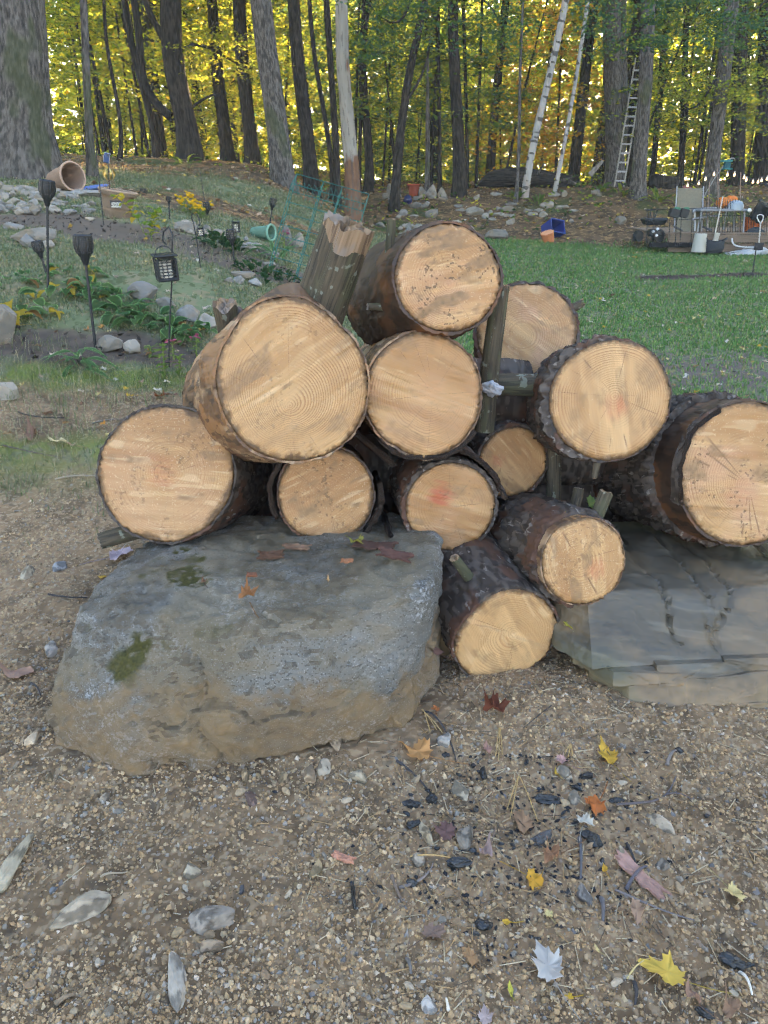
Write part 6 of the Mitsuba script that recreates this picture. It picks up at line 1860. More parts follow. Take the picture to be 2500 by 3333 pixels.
# ------------------------------------------------------------------ fallen leaves
MAPLE = np.array([(0, -0.48), (0.10, -0.46), (0.34, -0.52), (0.30, -0.36), (0.58, -0.26), (0.46, -0.14), (0.78, 0.12), (0.56, 0.12), (0.62, 0.34), (0.36, 0.22), (0.30, 0.34), (0.36, 0.62), (0.22, 0.56), (0.0, 0.95)])
OVAL = np.array([(0, -0.9), (0.16, -0.75), (0.30, -0.45), (0.40, -0.1), (0.38, 0.2), (0.26, 0.55), (0.10, 0.85), (0, 1.0)])


def fallen_leaf(kind, size, curl, seed, col, spots=0.4, torn=0.0):
    rng = np.random.default_rng(seed)
    half = MAPLE if kind == 'maple' else OVAL
    out = np.vstack([half, half[-2:0:-1] * [-1, 1]])
    # halve the steps so that the rim can bend
    mid = (out + np.roll(out, -1, 0)) / 2
    out = np.stack([out, mid], 1).reshape(-1, 2)
    out = out * (1 + 0.06 * rng.normal(0, 1, (len(out), 1)) * (0.8 + 2 * torn)) * [rng.uniform(0.75, 1.0), 1]
    curl = curl * 1.15 + 0.25
    rings = np.array([0.0, 0.3, 0.6, 0.85, 1.0])
    P = np.concatenate([out[None] * q for q in rings])
    n = len(out)
    v = P.reshape(-1, 2) * size / 2
    r = np.linalg.norm(v, axis=1) / (size / 2)
    a = np.arctan2(v[:, 1], v[:, 0])
    a0 = rng.uniform(0, np.pi)
    across = (v[:, 0] * math.cos(a0) + v[:, 1] * math.sin(a0)) / (size / 2)
    z = size * (curl * (0.30 * across ** 2 + 0.10 * r * np.sin(3 * a + seed) + 0.10 * r ** 2 * np.sin(5 * a + 2 * seed)) + 0.05 * (meshkit.noise(np.stack([v[:, 0] / size * 5, v[:, 1] / size * 5, 0 * r + seed], -1), 2) - 0.5))
    # curled edges roll over
    k = np.clip(curl * 0.5 * np.abs(across), 0, 0.5)
    v = v * (1 - k)[:, None]
    z = z - z.min() + 0.002
    V3 = np.column_stack([v, z])
    i, j = np.meshgrid(np.arange(4), np.arange(n), indexing='ij')
    f = np.stack([i * n + j, (i + 1) * n + j, (i + 1) * n + (j + 1) % n, i * n + (j + 1) % n], -1).reshape(-1, 4)
    mot = meshkit.fbm(np.stack([v[:, 0] / size * 6, v[:, 1] / size * 6, 0 * r + seed], -1), 3, seed)
    c = np.array(col)[None] * (0.75 + 0.55 * mot[:, None])
    c = c * (1 - spots * ss(0.58, 0.66, mot)[:, None]) + np.array([0.12, 0.06, 0.03]) * spots * ss(0.58, 0.66, mot)[:, None]
    vein = np.exp(-(np.sin(2.5 * a + 0.1) / 0.12) ** 2) * (r > 0.05)
    c = c * (1 - 0.35 * vein[:, None])
    stalk = tube(curve([(0, -0.2 * size, z.min() + 0.004), (0.03 * size, -0.5 * size, 0.008), (0.10 * size, -0.85 * size, 0.012)], 6), 0.0011, 4)
    (m, cc) = join([(V3, np.vstack([f[:, [0, 1, 2]], f[:, [0, 2, 3]]])), stalk], [c, np.array(col) * 0.6])
    return m, cc


YL, TANL, BRL, RBL, LIL, WHT, ORL, PYL, PUR = ((0.52, 0.34, 0.055), (0.34, 0.21, 0.11), (0.17, 0.10, 0.065), (0.13, 0.05, 0.03), (0.30, 0.235, 0.235), (0.46, 0.44, 0.40), (0.42, 0.14, 0.05), (0.55, 0.45, 0.21), (0.16, 0.095, 0.085))


def on_surface(px, py, dz=0.0):
    g = ground_at(px, py)
    g[2] = float(gz(g[0], g[1])) + dz
    return g


def lay_leaf(label, px, py, size_px, kind, col, curl, rz, seed, tilt=(0, 0), y=None, torn=0.0):
    g = on_surface(px, py, 0.004) if y is None else at(px, py, y)
    s = g[1] / ray(px, py)[1] / 2500
    m, c = fallen_leaf(kind, size_px * s * 1.38, curl, seed, col, 0.4, torn)
    return whole('fallen_leaf', label, 'leaf', move(m, g, (tilt[0], tilt[1], rz)), 'mat_litter', color=c, smooth=True)


for a in (('large curled dark red brown leaf on the soil below the lowest log', 1612, 2352, 135, 'maple', RBL, 1.6, 200, 1, (25, 0)), ('ragged tan orange leaf below the right corner of the mossy boulder', 1362, 2478, 140, 'maple', (0.46, 0.25, 0.10), 0.5, 60, 2),
          ('upright yellow spotted maple leaf below the slate boulder', 1977, 2475, 112, 'maple', YL, 0.5, 10, 3), ('orange red pointed leaf among the charcoal', 1935, 2638, 105, 'maple', ORL, 0.7, 140, 4), ('brown dry leaf with a visible vein above the curled pair', 1702, 2690, 110, 'maple', (0.30, 0.19, 0.12), 0.6, 20, 5),
          ('curled brown leaf with its edge rolled over, in the middle of the litter', 1795, 2800, 120, 'maple', (0.30, 0.17, 0.10), 1.5, 110, 6), ('lilac grey folded leaf right of the long charcoal piece', 1580, 2800, 95, 'oval', LIL, 1.2, 150, 7), ('bright yellow orange torn leaf near the middle of the litter', 1735, 2878, 105, 'maple', (0.55, 0.31, 0.05), 0.9, 230, 8, (0, 0), None, 0.6),
          ('flat purple brown leaf left in the litter', 1450, 2725, 105, 'maple', PUR, 0.4, 80, 9), ('grey brown leaf at the lower left of the litter', 1410, 3055, 92, 'maple', (0.20, 0.145, 0.12), 0.5, 300, 10), ('tan dry leaf left of the white maple leaf', 1530, 3135, 88, 'maple', TANL, 0.8, 30, 11),
          ('large whitish maple leaf near the bottom of the picture', 1780, 3170, 165, 'maple', WHT, 0.35, 12, 12), ('large clear yellow leaf near the bottom right', 2168, 3192, 160, 'maple', (0.58, 0.41, 0.09), 0.5, 60, 13), ('pale yellow torn leaf lying alone at the right', 2385, 2925, 95, 'maple', PYL, 0.7, 200, 14, (0, 0), None, 0.6),
          ('curled brown leaf just below the clear yellow leaf', 2250, 3268, 90, 'oval', (0.26, 0.17, 0.13), 1.6, 30, 15), ('curled brown leaf in the bottom right corner', 2378, 3298, 110, 'maple', (0.28, 0.18, 0.12), 1.4, 70, 16), ('tan crumpled leaf right of the twigs in the litter', 2070, 2975, 110, 'maple', (0.36, 0.24, 0.17), 1.2, 250, 17),
          ('pinkish grey torn leaf with yellow scraps below the slate boulder', 1828, 2494, 62, 'maple', (0.42, 0.27, 0.26), 0.8, 40, 18, (0, 0), None, 0.5), ('small yellow scrap under the pinkish grey leaf', 1812, 2522, 34, 'oval', YL, 0.4, 10, 19), ('pale lilac leaf beside the left end of the mossy boulder', 392, 1815, 110, 'maple', (0.42, 0.36, 0.40), 0.5, 300, 20),
          ('small bright yellow leaf beside the boulder at the left', 336, 1886, 34, 'oval', YL, 0.4, 80, 21), ('flat pinkish tan leaf at the left edge of the picture', 62, 2204, 125, 'oval', (0.34, 0.22, 0.16), 0.4, 95, 22), ('yellow green leaf lying against the slate under the low right log', 1866, 2035, 84, 'maple', (0.40, 0.36, 0.06), 0.5, 20, 23, (40, 0), 2.19),
          ('purplish leaf in the gap left of the lowest log', 1406, 2118, 70, 'oval', PUR, 0.7, 60, 24, (20, 0), 2.12), ('yellow chip leaf above the white maple leaf', 1785, 2995, 40, 'maple', PYL, 0.4, 10, 25), ('yellow stemmed scrap in the lower left litter', 1650, 3018, 46, 'oval', YL, 0.9, 80, 26),
          ('small yellow scrap right of the white maple leaf', 1853, 3260, 36, 'maple', YL, 0.6, 80, 27), ('yellow green scrap left of the white maple leaf', 1660, 3238, 38, 'oval', (0.45, 0.42, 0.08), 0.4, 0, 28), ('small pale yellow scrap above the clear yellow leaf', 1942, 3102, 30, 'oval', PYL, 0.4, 20, 29), ('white torn scrap of leaf on the charcoal', 1900, 2695, 80, 'maple', (0.48, 0.46, 0.40), 0.8, 330, 30, (0, 0), None, 0.8),
          ('yellow leaf piece beside the twigs right of the litter', 1968, 2832, 40, 'oval', (0.6, 0.36, 0.05), 0.6, 0, 31), ('pinkish grey leaf at the bottom edge', 1580, 3322, 80, 'maple', (0.40, 0.32, 0.30), 0.5, 0, 32), ('small orange leaf on the soil in the gap', 1416, 2350, 36, 'maple', (0.40, 0.15, 0.06), 0.6, 0, 33), ('pinkish brown leaf below the ragged tan one', 1584, 2464, 50, 'maple', (0.34, 0.20, 0.16), 0.6, 0, 34),
          ('dark brown leaf left in the moss by the left log', 105, 1432, 95, 'maple', (0.24, 0.15, 0.11), 1.2, 30, 35), ('pale yellow leaf right of the dark brown one on the moss', 195, 1448, 80, 'oval', (0.66, 0.55, 0.32), 0.7, 250, 36), ('reddish brown leaf on the ground behind the left log', 520, 1300, 60, 'maple', (0.28, 0.10, 0.04), 0.8, 0, 37), ('small yellow leaf low at the left in the dirt', 125, 1905, 24, 'oval', TANL, 0.5, 0, 38),
          ('bright yellow leaf on the mulch at the left edge', 45, 1062, 52, 'oval', (0.70, 0.45, 0.05), 0.5, 80, 39), ('orange tan maple leaf on the mulch below the hostas', 330, 1068, 40, 'maple', (0.50, 0.27, 0.08), 0.5, 0, 40), ('orange leaf left of the tan maple leaf on the mulch', 283, 1076, 34, 'maple', (0.46, 0.22, 0.08), 0.5, 0, 41), ('yellow tan leaf by the stones near the small broken stub', 660, 1078, 42, 'maple', (0.55, 0.36, 0.10), 0.6, 0, 42)):
    lay_leaf(*a)
for a in (('curled orange brown leaf on top of the mossy boulder', 808, 1945, 110, 'maple', (0.30, 0.15, 0.07), 1.5, 20, 51, (18, 0), 1.955), ('small crumpled brown leaf left on top of the mossy boulder', 664, 1896, 46, 'maple', BRL, 1.4, 20, 52, (10, 0), 2.02), ('tiny orange scrap at the right on top of the mossy boulder', 1068, 1892, 30, 'oval', (0.50, 0.32, 0.15), 1.0, 0, 53, (0, 0), 2.06),
          ('yellow green leaf under the small log with sawdust', 1160, 1772, 95, 'maple', (0.36, 0.34, 0.08), 0.7, 200, 54, (10, 0), 2.36), ('greyish purple curled leaf on the back of the lowest log', 1678, 1812, 84, 'maple', (0.26, 0.18, 0.17), 1.3, 100, 55, (0, 0), 2.46), ('green and white leaf behind the stub of the low right log', 1925, 1640, 70, 'maple', (0.20, 0.28, 0.10), 0.5, 20, 56, (50, 0), 2.86), ('pale leaf standing in the gap beside the low right log', 1668, 1765, 46, 'oval', (0.50, 0.46, 0.28), 0.4, 10, 57, (70, 0), 2.62)):
    lay_leaf(*a[:3], a[3] * 0.85, *a[4:])

# leaves strewn over the lawn, the slope and the bank
LV = []
for k, (kind, col) in enumerate((('maple', YL), ('maple', PYL), ('maple', (0.55, 0.45, 0.36)), ('maple', TANL), ('oval', BRL), ('maple', (0.50, 0.24, 0.06)), ('maple', (0.60, 0.57, 0.50)), ('oval', (0.36, 0.24, 0.17)))):
    m, c = fallen_leaf(kind, 0.10, 0.7, 300 + k, col)
    LV.append(ply(m, 'mat_litter', True, None, c))
spots = []
while len(spots) < 215:
    px, py = rng.uniform(1640, 2500), 800 + 560 * rng.uniform(0, 1) ** 1.4
    if meshkit.fbm(np.array([[px * 0.008, py * 0.016, 0.0]]), 2, 3)[0] > 0.40:
        spots.append((px, py, 'leaves strewn over the lawn', 'pale fallen leaf lying on the green lawn', (3, 4, 5, 2, 1, 1, 5, 1)))
for k in range(85):
    spots.append((rng.uniform(0, 720), rng.uniform(690, 1500), 'leaves strewn over the left slope', 'dry fallen leaf lying on the grassy slope at the left', (1, 2, 3, 3, 3, 1, 3, 3)))
for px, py, grp, lab, wt in spots:
    g = on_surface(px, py, 0.03)
    if g[1] > 30:
        continue
    w = np.array(wt) / np.sum(wt)
    key = thing('fallen_leaf', lab, 'leaf', grp)
    scene[key] = {**LV[rng.choice(8, p=w)], 'to_world': xform(g, (rng.uniform(-25, 25), rng.uniform(-25, 25), rng.uniform(0, 360)), rng.uniform(0.6, 1.1))}
# the rest, too many to count: the leaf litter of the wood floor, the far bed and the far lawn
n = 26000
x, y = rng.uniform(-20, 22, n), 8.5 + 28 * rng.uniform(0, 1, n)
dz, bd, br, lt, sp_, ms_ = zones(NP, x, y)
ok = rng.uniform(0, 1, n) < np.maximum(lt * 0.85, 0.05) * ss(0.3, 0.6, meshkit.fbm(np.stack([x, y, 0 * x], -1), 2, 2)) * 1.1
x, y = x[ok], y[ok]
m = leaf_cards(np.stack([x, y, gz(x, y) + rng.uniform(0.005, 0.04, len(x))], -1), 0.11, rng, 0.35, 0.8)
whole('leaf_litter', 'dry brown and yellow leaves covering the wood floor and the bank', 'leaf litter', m, 'mat_litter', color=leaf_cols(len(x), [((0.30, 0.17, 0.08), 4), ((0.42, 0.30, 0.20), 3), ((0.55, 0.38, 0.10), 2), ((0.17, 0.10, 0.06), 3), ((0.5, 0.45, 0.38), 1)], rng), kind='stuff')

# ------------------------------------------------------------------ stones of the drive
def ground_stone(label, px, py, wpx, hpx, seed, col, rz=0, tilt=(0, 0), name='stone', group=None, sink=0.35, flatness=0.5, mat='mat_matte', planes=11):
    g = on_surface(px, py)
    s = g[1] / ray(px, py)[1] / 2500
    fore = max(0.35, (CAM_H - g[2]) / np.linalg.norm(g - EYE))
    a, b = wpx * s / 2, hpx * s / 2 / fore
    h = min(a, b) * flatness * 2
    m = rock(seed, 3, (a * 1.1, b * 1.1, h * 1.1), planes, 0.10, 0.48)
    m = move(m, g + [0, 0, h * (1 - 2 * sink) * 0.6], (tilt[0], tilt[1], rz))
    c = np.array(col)[None] * (0.7 + 0.6 * meshkit.fbm(m[0] * 60 + seed, 3, seed)[:, None])
    mud = ss(0.47, 0.56, meshkit.fbm(m[0] * 45 + 9 + seed, 3, seed + 1))[:, None]
    c = c * (1 - 0.55 * mud)
    return whole(name, label, 'stone', m, mat, color=c, group=group)


PALE_S, GREY_S, TAN_S, BLUE_S, ROSE_S = (0.32, 0.272, 0.20), (0.185, 0.165, 0.135), (0.31, 0.235, 0.145), (0.15, 0.15, 0.152), (0.21, 0.145, 0.125)
for a in (('long tan and grey stone at the left edge of the bare ground', 60, 2790, 62, 150, 1, (0.34, 0.29, 0.21)), ('long pointed whitish stone lying diagonally at the lower left', 264, 2972, 155, 62, 2, PALE_S, 38), ('long flat bluish white stone lying level in the lower left middle', 685, 3014, 160, 62, 3, (0.24, 0.21, 0.17), 4),
          ('slim white stone pointing down at the bottom left', 580, 3220, 52, 165, 4, (0.32, 0.285, 0.235), 22), ('brown flat splinter stone below the level bluish one', 682, 3092, 78, 34, 5, (0.26, 0.20, 0.14), 12), ('pale knobbly stone above the level bluish one', 620, 2838, 62, 40, 6, PALE_S), ('tan block shaped stone left of the litter', 1024, 2846, 42, 58, 7, TAN_S),
          ('pointed orange tan stone before the boulder foot', 1004, 2552, 48, 56, 8, (0.38, 0.29, 0.19), 0, (0, 0)), ('grey white pointed stone right of the orange tan one', 1058, 2540, 36, 48, 9, PALE_S), ('small orange tan stone left before the boulder foot', 802, 2550, 30, 46, 10, (0.38, 0.28, 0.18)), ('tan slab stone leaning on the foot of the mossy boulder', 1092, 2448, 58, 62, 11, (0.32, 0.25, 0.17)),
          ('flat pale stone left of the ragged tan leaf', 1172, 2554, 62, 34, 12, PALE_S, 12), ('tan cube like pebble before the boulder', 926, 2556, 28, 32, 13, TAN_S), ('rose coloured stone before the boulder', 818, 2616, 40, 40, 14, ROSE_S, 30), ('tan egg shaped stone left in the litter', 1384, 2720, 40, 66, 15, (0.36, 0.29, 0.19), 20), ('grey rounded stone in the litter beside the purple brown leaf', 1520, 2745, 60, 54, 16, GREY_S),
          ('pale wedge stone with a tan edge in the upper litter', 1496, 2588, 40, 58, 17, PALE_S, 30), ('grey stone above the upper litter, right of the ragged tan leaf', 1450, 2438, 48, 44, 18, (0.30, 0.28, 0.24)), ('pale brown stone under the pinkish grey leaf', 1840, 2527, 34, 42, 19, (0.36, 0.31, 0.24), 30), ('grey white long stone at the right of the litter', 2152, 2686, 46, 62, 20, PALE_S, 35), ('round grey stone right of the litter', 2158, 2820, 42, 38, 21, GREY_S),
          ('pale stone at the bottom left of the litter', 1394, 3278, 52, 40, 22, (0.36, 0.34, 0.32)), ('grey triangular stone below the litter twigs', 1902, 2915, 40, 56, 23, (0.22, 0.20, 0.18)), ('tan stone left of the long charcoal piece', 1360, 2808, 46, 38, 24, (0.33, 0.28, 0.21)), ('white and brown stone near the reddish bark strip', 2022, 2794, 40, 42, 25, PALE_S), ('pale stone beside the orange red leaf', 1868, 2600, 40, 30, 26, (0.30, 0.26, 0.2)),
          ('tan pebble lying left of the boulder', 167, 2562, 26, 28, 27, TAN_S), ('tan angular stone at the left foot of the boulder', 112, 2432, 40, 42, 28, (0.40, 0.32, 0.22)), ('pale stone left of the boulder on the slope of soil', 170, 2120, 40, 42, 29, (0.34, 0.30, 0.25)), ('whitish pebble in front of the boulder foot', 345, 2602, 30, 26, 30, (0.34, 0.28, 0.20)), ('pale pebble at the bottom left edge', 355, 3308, 30, 30, 31, (0.33, 0.28, 0.21)),
          ('white pebble high at the left beside the leaves', 92, 1870, 36, 26, 32, PALE_S), ('grey white stone on the dirt left of the boulder', 195, 1848, 34, 20, 33, (0.26, 0.26, 0.26)), ('blue grey pebble in the left foreground', 175, 2898, 22, 20, 34, BLUE_S), ('blue grey stone in the middle foreground', 786, 2908, 28, 26, 35, BLUE_S), ('round pale pebble in the lower foreground', 978, 3104, 20, 20, 36, (0.34, 0.28, 0.20))):
    ground_stone(*a)
PEB = []
for k in range(14):
    m = rock(900 + k, 2, (1, 0.62 + 0.03 * (k % 9), 0.55), 8, 0.10, 0.5)
    for col in (TAN_S, GREY_S, (0.28, 0.205, 0.125), (0.20, 0.145, 0.09), (0.31, 0.24, 0.155)) if k % 3 else (PALE_S, TAN_S, (0.25, 0.18, 0.11)):
        c = np.array(col)[None] * (0.75 + 0.5 * meshkit.fbm(m[0] * 1.7 + k, 3, k)[:, None])
        PEB.append(ply(m, 'mat_matte', False, None, c))
for k in range(250):
    px = rng.uniform(0, 2500)
    py = 2480 + 850 * rng.uniform(0, 1) if k % 6 else rng.uniform(1650, 2450)
    if k % 6 == 0:
        px = rng.uniform(0, 200)
    g = on_surface(px, py)
    if -1.02 < g[0] < 0.2 and g[1] > 1.68 or (g[0] > 0.2 and g[1] > 2.05 and py > 1700 and px > 1500):
        continue
    key = thing('pebble', 'small pebble lying on the bare gravelly soil', 'pebble', 'pebbles strewn over the bare soil')
    r = rng.uniform(0.0055, 0.0125) * (0.8 + 0.5 * (k % 5 == 0))
    scene[key] = {**PEB[rng.integers(len(PEB))], 'to_world': xform(g + [0, 0, r * 0.25], (rng.uniform(-30, 30), rng.uniform(-30, 30), rng.uniform(0, 360)), r)}
# grit too small and too many to pick apart
n = 170000
x, y = rng.uniform(-1.75, 1.75, n), 0.95 + 2.9 * rng.uniform(0, 1, n) ** 1.5
ok = (np.abs(x) < 0.62 * y + 0.12) & ~((x > -0.95) & (x < 0.2) & (y > 1.74)) & ~((x > 0.7) & (y > 2.0)) & (meshkit.fbm(np.stack([x * 4, y * 4, 0 * x], -1), 3, 4) > rng.uniform(0.12, 0.58, n))
x, y = x[ok], y[ok]
n = len(x)
base = np.array([[1, 0, -0.35], [0, 1, -0.35], [-1, 0, -0.35], [0, -1, -0.35], [0.1, 0, 0.75]])
bf_ = np.array([[0, 1, 4], [1, 2, 4], [2, 3, 4], [3, 0, 4]])
rr = np.minimum(0.0021 + 0.0024 * rng.pareto(2.6, n), 0.0085)
v = base[None] * rng.uniform(0.55, 1.25, (n, 5, 3)) * rr[:, None, None]
v[:, 4, :2] += rng.normal(0, 0.45, (n, 2)) * rr[:, None]
th = rng.uniform(0, 6.28, n)
cs, sn = np.cos(th)[:, None], np.sin(th)[:, None]
v = np.stack([v[..., 0] * cs - v[..., 1] * sn, v[..., 0] * sn + v[..., 1] * cs, v[..., 2]], -1) + np.stack([x, y, gz(x, y) + rr * 0.2], -1)[:, None]
f = (np.arange(n)[:, None, None] * 5 + bf_[None]).reshape(-1, 3)
pal = np.array([(0.34, 0.235, 0.13), (0.24, 0.165, 0.092), (0.42, 0.315, 0.195), (0.27, 0.24, 0.20), (0.42, 0.35, 0.27), (0.16, 0.15, 0.14), (0.12, 0.085, 0.05)])
ci = rng.choice(7, n, p=[0.32, 0.22, 0.21, 0.08, 0.05, 0.05, 0.07])
whole('gravel', 'fine brown grit and small gravel all over the bare soil', 'gravel', (v.reshape(-1, 3), f), 'mat_matte', color=np.repeat(pal[ci] * rng.uniform(0.75, 1.2, (n, 1)), 5, axis=0), kind='stuff')

n = 5200
x, y = rng.uniform(-1.4, 1.4, n), 1.0 + 1.5 * rng.uniform(0, 1, n) ** 1.3
ok = ~((x > -0.95) & (x < 0.2) & (y > 1.72)) & ~((x > 0.7) & (y > 2.0))
x, y = x[ok], y[ok]
n = len(x)
v1, f1 = rock(4242, 0, (1, 0.8, 0.7), 8, 0.1, 0.55)
rr = rng.uniform(0.004, 0.0095, n)
v = v1[None] * rng.uniform(0.8, 1.2, (n, len(v1), 1)) * rr[:, None, None]
th = rng.uniform(0, 6.28, n)
cs, sn = np.cos(th)[:, None], np.sin(th)[:, None]
v = np.stack([v[..., 0] * cs - v[..., 1] * sn, v[..., 0] * sn + v[..., 1] * cs, v[..., 2]], -1) + np.stack([x, y, gz(x, y) + rr * 0.2], -1)[:, None]
f = (np.arange(n)[:, None, None] * len(v1) + f1[None]).reshape(-1, 3)
ci = rng.choice(4, n, p=[0.5, 0.25, 0.2, 0.05])
whole('soil_crumbs', 'crumbly brown clods of earth on the bare soil', 'soil', (v.reshape(-1, 3), f), 'mat_matte', color=np.repeat(pal[ci] * rng.uniform(0.7, 1.1, (n, 1)), len(v1), axis=0), kind='stuff')
# black dust and splinters of the burnt patch
n = 800
P = [on_surface(a, b, 0.003) for a, b in zip(rng.normal(1720, 250, n), np.clip(rng.normal(2730, 170, n), 2470, 3300))]
P = np.array(P)
rr = 0.0015 + 0.006 * rng.uniform(0, 1, n) ** 2
v = base[None] * rng.uniform(0.4, 1.3, (n, 5, 3)) * rr[:, None, None] * np.array([1.5, 0.8, 0.9])
th = rng.uniform(0, 6.28, n)
cs, sn = np.cos(th)[:, None], np.sin(th)[:, None]
v = np.stack([v[..., 0] * cs - v[..., 1] * sn, v[..., 0] * sn + v[..., 1] * cs, v[..., 2]], -1) + P[:, None]
f = (np.arange(n)[:, None, None] * 5 + bf_[None]).reshape(-1, 3)
whole('charcoal_dust', 'fine black charcoal bits strewn around the burnt litter', 'charcoal', (v.reshape(-1, 3), f), 'mat_matte', color=flat_n(n * 5, (0.022, 0.022, 0.024)), kind='stuff')

# ------------------------------------------------------------------ charcoal, twigs, needles, bark chips
COAL = (0.016, 0.017, 0.020)


def coal(label, px, py, wpx, hpx, rz, seed, col=COAL, group=None):
    g = on_surface(px, py)
    s = g[1] / ray(px, py)[1] / 2500
    m = rock(seed, 2, (wpx * s / 2 * 1.0, hpx * s / 2 * 1.0, hpx * s / 2 * 0.9), 7, 0.45, 0.42)
    m = move(m, g + [0, 0, hpx * s * 0.22], (0, 0, rz))
    return whole('charcoal', label, 'charcoal', m, 'mat_coal', color=flat(m, col), group=group)


scene['mat_coal'] = {'type': 'twosided', 'bsdf': {'type': 'bumpmap', 'tex': proc(lambda p, n, uv: 0.004 * FB(p.x * 160, p.y * 160, p.z * 160)), 'scale': 1.0, 'bsdf': {'type': 'principled', 'base_color': attr(), 'roughness': 0.38, 'specular': 0.5}}}
for a in (('long black charcoal piece with a notched end in the left litter', 1487, 2822, 100, 38, 5, 1), ('black charcoal piece with a stub, right of the pine needles', 1781, 2603, 80, 36, -12, 2), ('rounded charcoal lump in the upper left litter', 1404, 2614, 42, 34, 20, 3), ('charcoal fragment at the left end of the litter', 1337, 2628, 56, 26, 0, 4), ('small round charcoal lump below the left litter', 1337, 2886, 34, 30, 0, 5),
          ('striped charcoal piece in the lower litter', 1574, 3018, 52, 40, 10, 6), ('black charcoal lump near the pinkish grey leaf', 1902, 2536, 42, 28, 0, 7), ('charcoal fragment above the orange red leaf', 1876, 2570, 52, 26, -25, 8), ('charcoal fragment at the thin branched twig', 2007, 2614, 44, 18, 0, 9), ('charcoal with two arms at the lower right', 2382, 3142, 74, 44, -20, 10), ('charcoal arm at the lower right edge', 2432, 3132, 56, 18, 15, 11),
          ('charcoal lump under the white torn scrap', 1930, 2742, 80, 44, -40, 12), ('upright charcoal splinter in the upper litter', 1574, 2528, 24, 44, 0, 13), ('grey burnt bark piece in the middle of the litter', 1762, 2740, 72, 46, 30, 14, (0.055, 0.055, 0.058)), ('charcoal piece beside the rock at the right of the litter', 2208, 2462, 26, 22, 0, 15), ('thin charcoal stick left of the litter', 1150, 2934, 12, 86, 8, 16), ('charcoal in the bottom right corner', 2290, 3305, 66, 34, -30, 17),
          ('charcoal near the pine needles at the top of the litter', 1450, 2478, 24, 16, 0, 18), ('charcoal fragment right of the tan egg shaped stone', 1345, 2690, 40, 34, 0, 19), ('charcoal fragment left of the lilac leaf', 1537, 2788, 30, 22, 0, 20)):
    coal(*a)
for k in range(90):
    px, py = rng.normal(1720, 260), rng.normal(2740, 190)
    if py < 2480 or py > 3320:
        continue
    coal('small charcoal crumb strewn in the burnt litter', px, py, rng.uniform(9, 26), rng.uniform(7, 16), rng.uniform(0, 180), 50 + k, COAL if k % 4 else (0.05, 0.045, 0.04), 'charcoal crumbs in the litter')


def twig(label, pts, w, col, lift=0.008, group=None, name='twig'):
    P = [on_surface(px, py, lift * (0.5 + (j % 2))) for j, (px, py) in enumerate(pts)]
    P = curve(P, 14) if len(P) > 2 else np.linspace(P[0], P[1], 6)
    m = tube(P, np.linspace(w, w * 0.5, len(P)), 6, True, 0.2, len(labels))
    return whole(name, label, 'twig', m, 'mat_matte', color=flat(m, col), group=group)


